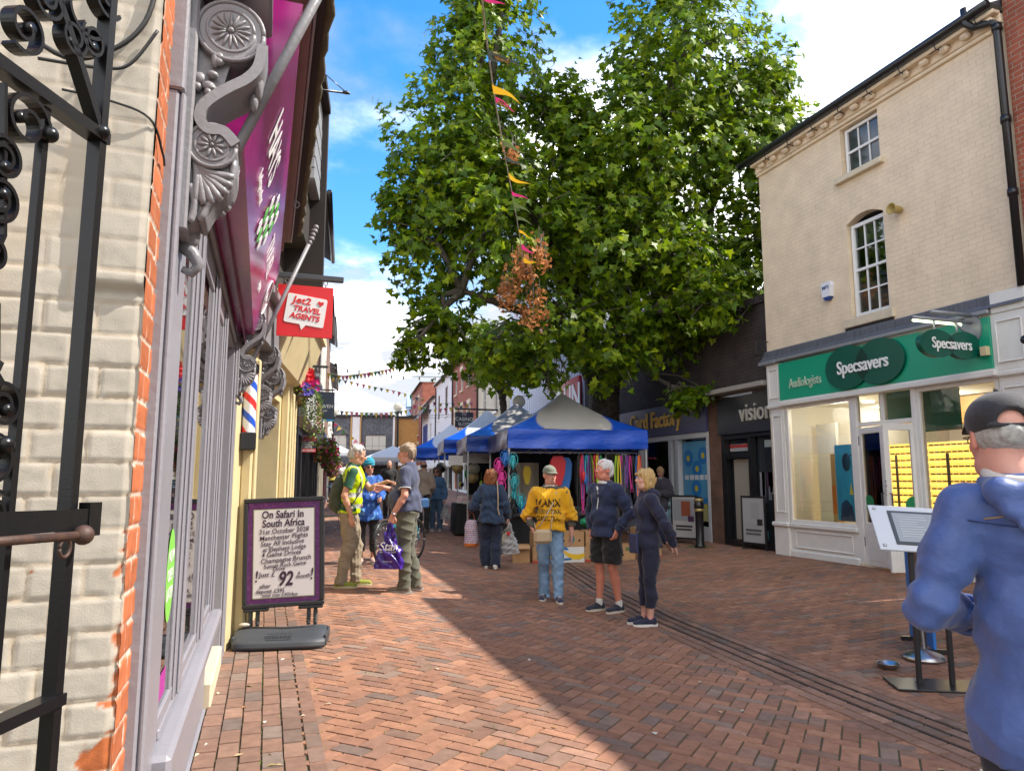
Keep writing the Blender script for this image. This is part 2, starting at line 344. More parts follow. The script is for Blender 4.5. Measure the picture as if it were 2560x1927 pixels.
# ------------------------------------------------------------------ ground
_dy = np.array([-30, 0, 3.3, 4.6, 7.2, 9.5, 12.7, 17, 22.4, 40, 120.]); _dx = np.array([3.8, 3.95, 4.03, 4.08, 4.27, 4.62, 5.31, 6.0, 6.95, 9.5, 20.])
def drain_x(y): return np.interp(y, _dy, _dx)
def sst(t): t = np.clip(t, 0, 1); return t * t * (3 - 2 * t)
def gz(x, y):
 d = drain_x(y) - x
 return .2 * sst((d - .3) / 3.2) + .19 * sst((-d - .3) / 4.2) + .022 * np.clip(y - 13, 0, 45)
def ground():
 brickfar = M('far_paving', (.25, .125, .08), .85, var=.25, vs=9, bump=.004, bs=30)
 mb = MB()
 xs = np.concatenate([np.linspace(-60, -2, 8), np.linspace(-1.5, 12, 46), np.linspace(14, 90, 9)]); ys = np.concatenate([np.linspace(-40, -1, 8), np.linspace(0, 26, 66), np.linspace(28, 200, 22)])
 X, Y = np.meshgrid(xs, ys, indexing='ij'); Z = gz(X, Y) - .008 * (Y < 24) * (Y > -2); w = len(ys)
 v = np.stack([X, Y, Z], -1).reshape(-1, 3); f = [(i * w + j, (i + 1) * w + j, (i + 1) * w + j + 1, i * w + j + 1) for i in range(len(xs) - 1) for j in range(w - 1)]
 mb.add(v, f, sm=True)
 m = M('sandy_joints', (.085, .06, .04), .95, col2=(.085, .085, .04), vs=1.6)
 # joints in front, plain far paving behind
 mid = np.array([np.mean(v[list(q)][:, 1]) for q in f]); mb.I = [0 if (y < 23.5) else 1 for y in mid]
 struct('ground', mb, [m, brickfar], label='brick paved pedestrian street')
 # individual clay pavers, laid one by one with open joints
 pal = np.array([(.36, .195, .13), (.33, .18, .125), (.31, .17, .12), (.39, .22, .15), (.28, .165, .125), (.25, .165, .13), (.22, .165, .145), (.35, .215, .165), (.28, .21, .175)])
 prob = np.array([.2, .18, .16, .1, .12, .08, .06, .06, .04]); prob /= prob.sum()
 L = []           # cx, cy, half length, half width, angle, dark factor
 bl, bw = .2, .1
 # herringbone at 45 degrees west of the drain
 c45 = math.cos(R(45)); 
 for i in range(-140, 220):
  for j in range(-140, 140):
   # standard herringbone tiling on a unit lattice of bw
   k = (i + j) % 4
   # lattice cell (i,j): draw brick when it is the first cell of a brick
   if (i - j) % 4 == 0: cx, cy, a = i + 1.0, j + .5, 0      # covers (i,j),(i+1,j)
   elif (i - j) % 4 == 3: cx, cy, a = i + .5, j + 1.0, 90   # covers (i,j),(i,j+1)
   else: continue
   px, py = cx * bw, cy * bw
   x = (px - py) * c45; y = (px + py) * c45
   L.append((x, y + 1.0, a + 45, 0))
 H = []
 for x, y, a, t in L:
  if y < 1.2 or y > 23 or x < .27 or x > drain_x(y) - .36: continue
  H.append((x, y, bl / 2, bw / 2, a, 1.0))
 # running courses along the shop fronts
 for r, x in enumerate((-.23, -.125, -.02, .085, .19, .29)):
  y = .9 + (r % 2) * .1
  while y < 21: H.append((x, y, bl / 2, bw / 2 + .0035 if r < 5 else .045, 90, .78)); y += .203
 # band of stretchers beside the slot drain
 for off, dk in ((-.40, .95), (-.295, .8), (-.19, .85), (-.06, .72), (.06, .7), (.19, .85), (.295, .8), (.40, .95)):
  y = .3 + random.random() * .2
  while y < 23:
   x = float(drain_x(y)); sl = math.degrees(math.atan2(1, float(drain_x(y + .5) - drain_x(y - .5))))
   H.append((x + off, y, .099, .05, sl, dk)); y += .203
 # running bond on the shop side
 r = 0; y = .3
 while y < 23:
  x = float(drain_x(y)) + .44 + (r % 2) * .1; 
  while x < 12.5:
   H.append((x, y, bl / 2, bw / 2, 0, .92)); x += .203
  y += .1025; r += 1
 n = len(H); A = np.array(H); g = .0026
 ang = np.radians(A[:, 4] + rng.normal(0, .5, n)); ca, sa = np.cos(ang), np.sin(ang)
 hl = A[:, 2] - g; hw = A[:, 3] - g
 off = rng.normal(0, .0012, (n, 2)); zj = rng.normal(0, .0007, n); tx = rng.normal(0, .005, n); ty = rng.normal(0, .005, n)
 zup = np.where(A[:, 5] < .9, .003, 0.0) + np.where(A[:, 5] == .92, -.001, 0)
 V = np.zeros((n, 8, 3)); b = .004
 for q, (sx, sy) in enumerate(((-1, -1), (1, -1), (1, 1), (-1, 1))):
  for lev in (0, 1):
   u = sx * (hl - (b if lev else 0)); w2 = sy * (hw - (b if lev else 0))
   x = A[:, 0] + off[:, 0] + u * ca - w2 * sa; y = A[:, 1] + off[:, 1] + u * sa + w2 * ca
   V[:, q + 4 * lev] = np.stack([x, y, gz(x, y) + zj + u * tx + w2 * ty + zup + (0 if lev else -.006)], -1)
 V[:, :4, 2] -= .012
 col = pal[rng.choice(len(pal), n, p=prob)] * rng.uniform(.9, 1.1, (n, 1)) * A[:, 5:6] * .9
 grey = (A[:, 5] < .9)[:, None]; col = np.where(grey, col * .8 + col.mean(1, keepdims=True) * .28, col)
 spot = np.sin(A[:, 0] * 3.1 + 2 * np.sin(A[:, 1] * 1.7)) * np.sin(A[:, 1] * 2.7 + 1.3 * np.sin(A[:, 0] * 2.2)); col = np.where((spot > .82)[:, None], col * .86, col)
 # worn lighter lane and duller patches laid by age, in bands of bricks
 patch = .92 + .14 * np.sin(A[:, 0] * 1.3 + 1.1 * np.sin(A[:, 1] * .7)) * np.sin(A[:, 1] * .9 + .6)
 col = col * patch[:, None] * np.array([1.04, .96, .88])
 mb = MB(); base = (np.arange(n) * 8)[:, None]
 quads = np.array([(4, 5, 6, 7), (0, 1, 5, 4), (1, 2, 6, 5), (2, 3, 7, 6), (3, 0, 4, 7)])
 F = (base[:, None] + quads[None]).reshape(-1, 4)
 mb.V = [V.reshape(-1, 3)]; mb.F = F.tolist(); mb.C = [tuple(c) for c in np.repeat(col, 5, 0)]; mb.I = [0] * len(mb.F); mb.SM = [False] * len(mb.F); mb.n = n * 8
 struct('brick_paving', mb, M('clay_paver', rough=.8, attr=True, var=.2, vs=14, bump=.0022, bs=160, spec=.3), label='herringbone clay brick paving')
 # slot drain rails
 mb = MB()
 for off in (-.125, 0, .125):
  pts = [(float(drain_x(y)) + off, y, float(gz(drain_x(y), y)) - .004) for y in np.arange(.3, 23, .4)]
  mb.strip(pts, .016, .012, (1, 0, 0))
 struct('drain_slots', mb, M('drain_iron', (.02, .018, .017), .7), label='dark slot drain in the paving')
 # moss tufts in the joints and blown litter
 mb = MB(); r2 = random.Random(3)
 for i in range(520):
  if r2.random() < .6: x, y = r2.choice((.34, .13, .03, -.3, r2.uniform(.3, 1.4), r2.uniform(.2, 3))), r2.uniform(1.3, 6.5)
  else: y = r2.uniform(2.5, 11); x = r2.uniform(drain_x(y) + .4, 9)
  z = float(gz(x, y)) - .005; h = r2.uniform(.006, .02)
  for k in range(3):
   a = r2.uniform(0, 6.28); d = r2.uniform(.004, .014); w = .003
   mb.add([(x - w * math.sin(a), y + w * math.cos(a), z), (x + w * math.sin(a), y - w * math.cos(a), z), (x + d * math.cos(a), y + d * math.sin(a), z + h)], [(0, 1, 2)], col=(.10 + .08 * r2.random(), .17 + .06 * r2.random(), .03))
 struct('moss', mb, M('moss_green', rough=.9, attr=True), 'stuff', 'moss in the paving joints')
 mb = MB()
 for i in range(150):
  if r2.random() < .62: x, y = r2.uniform(-.28, .6) if r2.random() < .7 else r2.uniform(.3, 3.5), r2.uniform(1.4, 9)
  else: y = r2.uniform(2, 12); x = r2.uniform(0, 9)
  z = float(gz(x, y)) + .004; a = r2.uniform(0, 6.28); l = r2.uniform(.008, .03); w = l * r2.uniform(.3, .7); lift = r2.uniform(.002, .012)
  c = r2.choice([(.42, .3, .16), (.5, .42, .3), (.35, .18, .08), (.62, .58, .5), (.28, .22, .1)])
  u = (math.cos(a) * l, math.sin(a) * l); t = (-math.sin(a) * w, math.cos(a) * w)
  mb.add([(x - u[0], y - u[1], z), (x + t[0], y + t[1], z + lift), (x + u[0], y + u[1], z + .002), (x - t[0], y - t[1], z + lift * .6)], [(0, 1, 2), (0, 2, 3)], col=c)
 struct('leaf_litter', mb, M('litter', rough=.9, attr=True), 'stuff', 'dry leaf scraps on the paving')
ground()
# ------------------------------------------------------------------ near left: gate, corner brickwork, lilac shopfront
def fbm(x, y, sc, seed=0, oct=4):
 r = np.random.default_rng(seed); o = 0; a = 1
 for k in range(oct):
  for q in range(3):
   th = r.uniform(0, 6.28); ph = r.uniform(0, 6.28); f = sc * 2 ** k * r.uniform(.7, 1.3)
   o = o + a * np.sin((x * math.cos(th) + y * math.sin(th)) * f + ph + 1.7 * np.sin((x * math.sin(th) - y * math.cos(th)) * f * .6 + ph * 2))
  a *= .55
 return o / 4.5
def brick_field(A, Z, bl=.215, bh=.0757, seed=1, hdr=True, joint=.0055):
 """height profile (0 joint .. 1 face), brick id noise"""
 r = np.floor(Z / bh); fz = Z / bh - r
 L = np.where((r % 2 == 0) | (not hdr), bl + .01, bl / 2 + .005); a = A + np.where(r % 2 == 0, 0, .055) + .01 * np.sin(r * 7.3)
 c = np.floor(a / L); fa = (a / L - c) * L
 da = np.minimum(fa, L - fa); dz = np.minimum(fz, 1 - fz) * bh
 w = .003 * fbm(A, Z, 60, seed); e = np.minimum(da, dz) + w
 prof = sst((e - joint * .3) / (joint * .95))
 hid = np.sin(r * 12.9898 + c * 78.233) * 43758.5453; hid = hid - np.floor(hid)
 return prof, hid
def near_building():
 t = thing('corner_building', 'white painted brick corner with bare orange brick edge beside the lilac shopfront', 'building', (-.5, 2.3, .2))
 # return wall facing the lens, white painted old brick
 xs = np.linspace(-1.6, -.3, 190); zs = np.linspace(0, 4.6, 660); X, Z = np.meshgrid(xs, zs, indexing='ij')
 p, hid = brick_field(X, Z, seed=2); n1 = fbm(X, Z, 90, 4, 5); n2 = fbm(X, Z, 22, 6)
 up = sst((Z - 1.99) / .03) * sst((X + .44) / .02)
 soft = np.where(Z > 2.05, .45, 1.0)
 Hh = p * .0042 * soft + (hid - .5) * .003 * soft + n1 * .0009 + n2 * .0014 + up * .022
 edge = X + .3                                    # 0 at the corner
 chip = sst((fbm(X, Z, 34, 9, 5) * .05 + fbm(X, Z, 9, 12) * .03 - .006 + .04 * sst((1.35 - Z) / .5) + edge) / .006); chip = np.maximum(chip, sst((fbm(X, Z, 42, 21, 4) - .8) / .05) * (Z < 1.35) * (edge > -.35)) * (Z < 1.55) * sst((p - .2) / .3)
 Hh = Hh - chip * .003
 rnd = np.where(edge > -.008, -.006, 0)
 V = np.stack([X, 1.88 - Hh - rnd, Z], -1).reshape(-1, 3); w = len(zs)
 i, j = np.meshgrid(np.arange(len(xs) - 1), np.arange(w - 1), indexing='ij'); a = (i * w + j).ravel()
 F = np.stack([a, a + w, a + w + 1, a + 1], -1)
 white = np.array([.47, .425, .36]); ora = np.array([.42, .12, .04]); cream = np.array([.47, .37, .26])
 C = white * (1 + .05 * n2[..., None]) * np.ones(X.shape)[..., None]
 C = C * (.95 + .12 * (hid[..., None] - .5)); jm = sst((.75 - p) / .6)[..., None] * .45 * soft[..., None]; C = C * (1 - jm) + np.array([.46, .34, .22]) * jm
 dirt = np.clip(fbm(X, Z, 5, 31) * 1.2 - .35 + .6 * sst((.22 - np.abs(Z - 1.83)) / .2) * (X < -.5), 0, .8)[..., None]; C = C * (1 - dirt) + cream * dirt
 st = np.clip(fbm(X * 12, Z * .6, 7, 44) - .75, 0, 1)[..., None] * .9; C = C * (1 - st) + np.array([.55, .36, .2]) * st
 C = C * (1 - chip[..., None]) + ora * (1 + .25 * n1[..., None]) * chip[..., None]
 mb = MB(); mb.PC = C; mb.V = [V]; mb.F = F.tolist(); mb.I = [0] * len(F); mb.SM = [True] * len(F); mb.n = len(V)
 m = M('limewashed_brick', rough=.8, attr=True, bump=.0006, bs=260, spec=.3)
 part('painted_wall', mb, m, t, True, 'white painted brick return wall with chipped paint')
 # street face, bare orange brick
 ys = np.linspace(1.88, 2.04, 34); zs = np.linspace(0, 4.6, 660); Y, Z = np.meshgrid(ys, zs, indexing='ij')
 p, hid = brick_field(Y - 1.88, Z, bl=.112, seed=5, hdr=False); n1 = fbm(Y, Z, 80, 14, 5)
 Hh = p * .005 + n1 * .0012 + (hid - .5) * .002
 V = np.stack([-.3 + Hh - .004, Y, Z], -1).reshape(-1, 3); w = len(zs)
 i, j = np.meshgrid(np.arange(len(ys) - 1), np.arange(w - 1), indexing='ij'); a = (i * w + j).ravel(); F = np.stack([a, a + w, a + w + 1, a + 1], -1)
 q = sst((p - .25) / .4)[..., None]; C = np.array([.42, .125, .05]) * (.8 + .4 * hid[..., None]) * (1 + .15 * n1[..., None]) * q + np.array([.58, .50, .42]) * (1 - q)
 mb = MB(); mb.PC = C; mb.V = [V]; mb.F = F.tolist(); mb.I = [0] * len(F); mb.SM = [True] * len(F); mb.n = len(V)
 part('brick_edge', mb, m, t, True, 'bare orange brick edge with pale mortar')
 mb = MB(); mb.box(-1.6, -.33, 1.93, 2.04, 0, 4.6); mb.box(-2.6, -1.6, 1.4, 2.0, 0, 4.6)
 part('wall_core', mb, M('core_brick', (.3, .13, .08), .9), t, True)
 # loose black cable and cable along the wall top
 mb = MB()
 mb.tube(smooth_path([(-.62, 1.83, 2.62), (-.5, 1.84, 2.55), (-.40, 1.84, 2.59), (-.335, 1.845, 2.68), (-.31, 1.85, 2.82)]), .006)
 mb.tube(smooth_path([(-.55, 1.83, 2.53), (-.42, 1.835, 2.535), (-.36, 1.84, 2.56), (-.305, 1.84, 2.66)]), .004)
 mb.tube(smooth_path([(-.5, 1.845, 2.47), (-.4, 1.845, 2.46), (-.31, 1.845, 2.43), (-.288, 1.92, 2.38), (-.29, 1.98, 2.37)]), .003)
 part('cable', mb, M('black_cable', (.015, .015, .015), .5), t, True)
near_building()

def iron_gate():
 s0 = Vector((-.30, 1.36, 0)); dd = Vector((-.40, -.915, 0)); nn = Vector((.915, -.40, 0))
 t_ = thing('iron_gate', 'black wrought iron scrollwork gate standing ajar before the white wall', 'gate', tuple(s0))
 blk = M('black_iron', (.008, .008, .009), .3, bump=.0003, bs=260, spec=.35)
 rust = M('rusty_iron', (.10, .045, .028), .6, col2=(.03, .02, .018), vs=30, bump=.0003, bs=250)
 P = lambda t, z, d=0: s0 + dd * t + nn * d + Vector((0, 0, z))
 def bar(mb, t, z0, z1, w=.024, th=.024): mb.strip([P(t, z0), P(t, z1)], w, th, dd)
 mb = MB(); bar(mb, .014, .25, 3.0, .017, .024); part('closing_stile', mb, blk, t_, True)
 for t in (.138, .258, .38):
  mb = MB(); bar(mb, t, .3, 2.13, .012, .013); part('bar', mb, blk, t_, True)
 mb = MB(); mb.strip([P(.0, 2.145), P(.9, 2.14)], .03, .02, nn); part('middle_rail', mb, blk, t_, True)
 mb = MB(); mb.strip([P(.0, 1.205), P(.9, 1.19)], .03, .018, nn); part('lower_rail', mb, blk, t_, True)
 mb = MB(); mb.strip([P(.0, .32), P(.9, .32)], .03, .022, nn); part('bottom_rail', mb, blk, t_, True)
 mb = MB(); mb.strip([P(.02, 2.16), P(.075, 2.235), P(.21, 2.40), P(.45, 2.7)], .022, .014, nn); part('brace', mb, blk, t_, True)
 def spiral(c, r0, r1, a0, turns, n=40):
  return [P(c[0] + (r0 + (r1 - r0) * i / n) * math.cos(a0 + turns * 6.283 * i / n), c[1] + (r0 + (r1 - r0) * i / n) * math.sin(a0 + turns * 6.283 * i / n)) for i in range(n + 1)]
 def scroll(c, r, a0, turns, r1=.012, w=.022, th=.006):
  mb = MB(); mb.strip(spiral(c, r, r1, a0, turns), w, th, nn)
  e = spiral(c, r, r1, a0, turns)[-1]; mb.tube([e - nn * .011, e + nn * .011], .009, 10); return part('scroll', mb, blk, t_, True)
 for c, r, a0, tn in (((.178, 2.085), .046, 3.0, -1.45), ((.215, 2.01), .032, 1.2, 1.5), ((.215, 1.95), .034, 4.8, -1.4), ((.10, 2.275), .03, 2.6, 1.4), ((.055, 2.30), .03, .6, -1.4), ((.165, 2.30), .036, 2.2, 1.5),
       ((.20, 2.225), .04, 5.2, -1.4), ((.09, 2.345), .062, 3.6, .55), ((.03, 2.40), .04, 3.5, 1.3), ((.25, 2.30), .05, 1.0, 1.4), ((.175, 1.655), .034, 1.0, 1.4), ((.185, 1.575), .05, -1.0, 1.5), ((.22, 1.86), .05, -1.2, .9),
       ((.225, 1.76), .034, 2.2, -1.3), ((.30, 2.07), .045, .2, 1.4), ((.315, 1.62), .04, 2.0, 1.4), ((.30, 2.33), .045, 2.4, 1.4), ((.175, 1.505), .03, 2.2, -1.3)):
  scroll(c, r, a0, tn)
 mb = MB()
 for pts in ([(.225, 2.12), (.20, 1.9), (.235, 1.8), (.215, 1.72)], [(.20, 1.78), (.245, 1.9), (.26, 2.1)], [(.20, 1.80), (.19, 1.71), (.205, 1.68)]):
  mb.strip([P(*q) for q in pts], .018, .006, nn)
 for t, z in ((.02, 2.15), (.138, 2.085), (.17, 1.60)): mb.ell(tuple(P(t, z, .012)), .013)
 part('ornament', mb, blk, t_, True)
 mb = MB(); c = P(.215, 1.68); mb.lathe([(.004, -.09), (.014, -.07), (.018, -.02), (.013, 0), (.02, .012), (.012, .03), (.016, .045), (.004, .06)], (c.x, c.y, c.z), 14); c = P(.19, 1.69); mb.lathe([(.004, -.06), (.012, -.05), (.012, -.01), (.016, 0), (.009, .012), (.013, .026), (.0, .036)], (c.x, c.y, c.z), 14)
 part('finial', mb, blk, t_, True)
 mb = MB(); mb.strip([P(-.03, 1.485, .02), P(.28, 1.49, .02)], .034, .008, (0, 0, 1)); mb.strip([P(-.035, 1.485, .016), P(-.005, 1.485, .016)], .055, .02, (0, 0, 1)); part('latch_plate', mb, blk, t_, True)
 mb = MB(); mb.tube([P(.28, 1.468, .035), P(.03, 1.462, .035)], .007, 12); mb.ell(tuple(P(.022, 1.462, .037)), .016)
 mb.tube([P(.06 + .012 * math.cos(a), 1.445 + .014 * math.sin(a), .035) for a in np.linspace(0, 6.28, 20)], .003)
 part('latch_bolt', mb, rust, t_, True, 'rusty sliding bolt with round knob')
iron_gate()

LIL = None
def corbel_mb(lil):
 """scrolled console: x outward, y along the street, z up; origin on the pilaster face"""
 mb = MB(); y0, y1 = -.06, .06
 def cyl(cx, cz, r, a, b, n=28, **k):
  mb.add([(cx + r * math.cos(6.2832 * i / n), y, cz + r * math.sin(6.2832 * i / n)) for y in (a, b) for i in range(n)], [tuple(range(n)), tuple(range(2 * n - 1, n - 1, -1))] + [(i, n + i, n + (i + 1) % n, (i + 1) % n) for i in range(n)], **k)
 def ring(cx, cz, r, t, y, n=30):
  mb.tube([(cx + r * math.cos(6.2832 * i / n), y, cz + r * math.sin(6.2832 * i / n)) for i in range(n + 1)], t, 6)
 mb.box(0, .03, y0 - .02, y1 + .02, -.42, .33, bev=.006)
 for (cx, cz, r) in ((.115, .2, .098), (.082, -.16, .068)):
  cyl(cx, cz, r, y0, y1); cyl(cx, cz, r * .86, y0 - .006, y1 + .006)
  for y in (y0 - .004, y1 + .004): ring(cx, cz, r * .93, .007, y); ring(cx, cz, r * .66, .006, y)
  n = 16 if r > .08 else 10
  for y in (y0 - .006, y1 + .006):
   for i in range(n):
    a = 6.2832 * i / n; q = r * .34; T = Matrix.Translation((cx + q * math.cos(a), y, cz + q * math.sin(a))) @ Matrix.Rotation(-a, 4, 'Y')
    mb.ell((0, 0, 0), (r * .25, .008, r * .055 * 16 / n), 10, 6, T=T)
   mb.ell((cx, y, cz), (r * .1, .012, r * .1), 10, 6)
 S_ = [(.205, .17), (.195, .10), (.165, .055), (.12, .02), (.075, -.02), (.05, -.055), (.048, -.09), (.07, -.115), (.11, -.115), (.145, -.15)]
 pts = [(a, b) for a, _, b in smooth_path([(a, 0, b) for a, b in S_], 6)]
 mb.strip([(a, 0, b) for a, b in pts], .15, .03, (0, 1, 0), sm=False)
 poly = [(.03, .2), (.12, .12), (.10, .03), (.05, -.04), (.04, -.1), (.03, -.16)]
 mb.prism(poly, (0, y0 + .014, 0), (1, 0, 0), (0, 0, 1), (0, 1, 0), y1 - y0 - .028)
 r2 = random.Random(5)
 for k in range(14):         # foliage carving between the volutes and below
  mb.ell((r2.uniform(.03, .09), r2.choice((y0, y1)), r2.uniform(.0, .12)), (r2.uniform(.008, .02), .012, r2.uniform(.01, .025)), 8, 6)
 mb.prism([(.03, -.2), (.14, -.19), (.15, -.24), (.125, -.29), (.08, -.32), (.06, -.37), (.03, -.4)], (0, y0 + .01, 0), (1, 0, 0), (0, 0, 1), (0, 1, 0), y1 - y0 - .02)
 for y in (y0 + .006, y1 - .006):
  for k in range(7):
   a = R(-100 + 16 * k); e = (.06 + .085 * math.cos(a), -.215 + .10 * math.sin(a) - .02); mb.tube(smooth_path([(.035, y, -.20), (.05 + .02 * math.cos(a), y, -.235 + .02 * math.sin(a)), (e[0], y, e[1])], 4), [.007, .008, .009, .011, .012, .013, .014, .013, .010], 6)
  mb.tube(smooth_path([(.03, y, -.28), (.045, y, -.33), (.035, y, -.39)], 4), .012, 6)
 for k in range(6): mb.tube(smooth_path([(.14, -.05 + .02 * k, -.19), (.135, -.05 + .02 * k, -.26), (.09, -.05 + .02 * k, -.315), (.06, -.05 + .02 * k, -.38)], 3), .011, 6)
 mb.ell((.195, 0, .085), (.016, .04, .05), 10, 8); mb.ell((.185, 0, .03), (.013, .02, .03), 8, 6)
 return mb
def shopfront():
 lil = M('lilac_gloss_paint', (.255, .25, .285), .36, var=.05, vs=3, bump=.0014, bs=45, spec=.5)
 lild = M('lilac_grey_paint', (.225, .22, .24), .42, var=.08, vs=4, bump=.0018, bs=60)
 t = thing('travel_shop', 'lilac travel agency shopfront with scrolled brackets and magenta fascia', 'shop', (-.3, 4, .2))
 glass = clear_glass('shop_glass', (.80, .86, .85), .22)
 # pilasters
 for i, (a, b) in enumerate(((2.04, 2.40), (5.85, 6.2))):
  mb = MB(); mb.box(-.6, -.275, a, b, 0, 2.62, bev=.006)
  for c in (a + .035,) if i == 0 else (a + .05, b - .05):
   mb.box(-.275, -.258, c - .022, c + .022, .05, 2.62, bev=.006); mb.box(-.275, -.266, c + .024, c + .036, .05, 2.62, bev=.003)
  if i == 0: mb.box(-.275, -.270, 2.125, 2.385, .8, 2.6, bev=.002)
  mb.box(-.6, -.262, a - .01, b + (.01 if i else 0), 0, .28, bev=.006)
  if i == 0: mb.box(-.5, -.262, 2.035, 2.105, 2.62, 3.9, bev=.006); mb.box(-.5, -.30, 2.105, 2.5, 2.62, 3.9)
  part('pilaster', mb, lil, t, True)
  k = corbel_mb(lil); y = (2.17, 6.0)[i]
  for v in range(len(k.V)): k.V[v] = k.V[v] * (1, 1.15, 1) + np.array((-.27, y, (2.655, 2.62)[i]))
  part('scroll_bracket', k, lild, t, True, 'carved double scroll bracket with rosette')
  mb = MB(); mb.box(-.3, -.045, y - .14, y + .17, 3.0, 3.06, bev=.01); mb.box(-.3, -.065, y - .12, y + .15, 3.06, 3.10, bev=.012); mb.box(-.3, -.085, y - .10, y + .13, 3.10, 3.5, bev=.006); mb.box(-.3, -.075, y - .06, y + .09, 3.18, 3.42, bev=.008)
  part('bracket_cap', mb, lild, t, True)
  mb = MB(); p0 = Vector((-.24, y + .05, 2.27)); p1 = p0 + Vector((.50, 0, 1.27))
  mb.tube([p0, p0 + (p1 - p0) * .12], .022, 14); mb.tube([p0 + (p1 - p0) * .1, p1], .0165, 14); mb.tube([p0 + (p1 - p0) * .11, p0 + (p1 - p0) * .125], .027, 14)
  for q in range(5): mb.ell(tuple(p1 + Vector((.012 * q, 0, .035 * q))), (.022 + .006 * (q % 2), .022, .022), 10, 8)
  mb.ell((-.245, y + .05, 2.26), (.03, .03, .035)); mb.tube([(-.275, y + .05, 2.24), (-.235, y + .05, 2.21), (-.215, y + .05, 2.175), (-.235, y + .05, 2.15), (-.26, y + .05, 2.16)], [.022, .02, .018, .015, .01], 10)
  mb.tube([(-.25, y + .01, 2.26), (-.25, y + .1, 2.26)], .012, 10)
  part('flag_pole', mb, lild, t, True, 'grey painted pole leaning out from its wall socket')
 # stall riser and sill
 mb = MB(); mb.box(-.6, -.30, 2.4, 4.8, 0, .70, bev=.004); mb.box(-.31, -.285, 2.4, 4.8, 0, .2, bev=.004); part('stall_riser', mb, lil, t, True)
 mb = MB(); mb.box(-.62, -.225, 2.36, 4.86, .70, .765, bev=.014); mb.box(-.5, -.275, 2.5, 4.8, .765, .80, bev=.006); part('sill', mb, lil, t, True)
 # window frames: deep mullions
 fr = MB()
 for c, w in ((2.94, .34), (3.86, .36), (4.64, .28)):
  fr.box(-.45, -.28, c - w / 2, c + w / 2, .80, 2.56, bev=.004); fr.box(-.28, -.272, c - w * .38, c + w * .38, .80, 2.56, bev=.008); fr.box(-.272, -.262, c - w * .2, c + w * .05, .80, 2.56, bev=.004)
 fr.box(-.45, -.28, 2.4, 4.8, 2.46, 2.56, bev=.004); fr.box(-.34, -.278, 2.4, 4.8, .80, .845, bev=.004)
 o = part('window', fr, lil, t, True)
 g = MB(); g.box(-.295, -.288, 2.4, 4.8, .82, 2.5); part('pane', g, glass, o, True)
 mb = MB()        # header boards below the fascia
 mb.box(-.6, -.285, 2.4, 5.86, 2.56, 2.72, bev=.004); mb.box(-.285, -.262, 2.5, 5.86, 2.60, 2.66, bev=.006); part('header', mb, lild, t, True)
 # recessed doorway
 mb = MB(); mb.box(-1.25, -1.20, 4.86, 5.85, .3, 2.56); mb.box(-1.2, -.45, 4.78, 4.82, .8, 2.5); mb.box(-1.2, -.6, 5.85, 5.9, .3, 2.5)
 part('doorway', mb, lil, t, True)
 mb = MB(); mb.box(-1.18, -.26, 4.82, 5.85, .1, .34, bev=.01); part('step', mb, M('cream_stone', (.62, .52, .38), .8, var=.12, vs=9), t, True)
 # interior
 mb = MB(); mb.box(-3.2, -3.1, 2.4, 6.2, 0, 3); mb.box(-3.2, -.6, 6.15, 6.2, 0, 2.6); mb.box(-3.1, -.6, 2.5, 5.85, .2, .24); mb.box(-3.1, -.6, 2.04, 6.15, 2.72, 2.75); mb.box(-3.1, -.6, 2.1, 2.14, 0, 2.7)
 part('interior', mb, M('shop_inside', (.55, .56, .58), .8), t, True)
 mb = MB()
 r2 = random.Random(2)
 for k in range(7): y = 2.6 + .31 * k; mb.box(-.75, -.74, y, y + .22, 1.1 + r2.uniform(-.15, .15), 1.5 + r2.uniform(-.1, .2), col=r2.choice([(.7, .7, .72), (.2, .35, .5), (.6, .2, .35), (.8, .8, .8)]))
 part('window_poster', mb, M('poster_card', rough=.6, attr=True), t, True)
 mb = MB(); n = 30; v = [(-.286, 2.63 + .10 * math.cos(6.2832 * i / n), 1.24 + .15 * math.sin(6.2832 * i / n)) for i in range(n)]; mb.add(v, [tuple(range(n))], col=(.22, .62, .08))
 mb.add([(-.286, 2.5, .87), (-.286, 2.66, .87), (-.286, 2.66, .95), (-.286, 2.5, .95)], [(0, 1, 2, 3)], col=(.4, .02, .3))
 part('window_sticker', mb, M('vinyl', rough=.4, attr=True), t, True, 'bright green oval sticker on the glass')
 mb = MB()
 for k, s in enumerate(('NOW', 'OPEN', 'LATER')): write(mb, s, (-.285, 2.63, 1.30 - .06 * k), (0, 1, 0), (0, 0, 1), .055, ext=.0005)
 part('lettering', mb, M('white_vinyl', (.8, .8, .8), .4), t, True)
 # magenta fascia box
 yn, yf = 2.37, 6.02
 v = [(-.118, yn, 2.655), (.050, yn, 3.175), (-.28, yn, 3.175), (-.28, yn, 2.655), (-.148, yf, 2.70), (.022, yf, 3.235), (-.28, yf, 3.235), (-.28, yf, 2.70)]
 mb = MB(); mb.add(v, [(0, 3, 2, 1), (4, 5, 6, 7), (0, 1, 5, 4), (1, 2, 6, 5), (0, 4, 7, 3), (2, 3, 7, 6)])
 mag = bpy.data.materials.new('magenta_panel'); mag.use_nodes = True; nt = mag.node_tree; N = nt.nodes; L = nt.links; b = N['Principled BSDF']; b.inputs['Roughness'].default_value = .22
 tc = N.new('ShaderNodeTexCoord'); mp = N.new('ShaderNodeMapping'); mp.inputs['Rotation'].default_value = (R(25), 0, 0); mp.inputs['Scale'].default_value = (1, .45, 2.5); L.new(tc.outputs['Object'], mp.inputs[0])
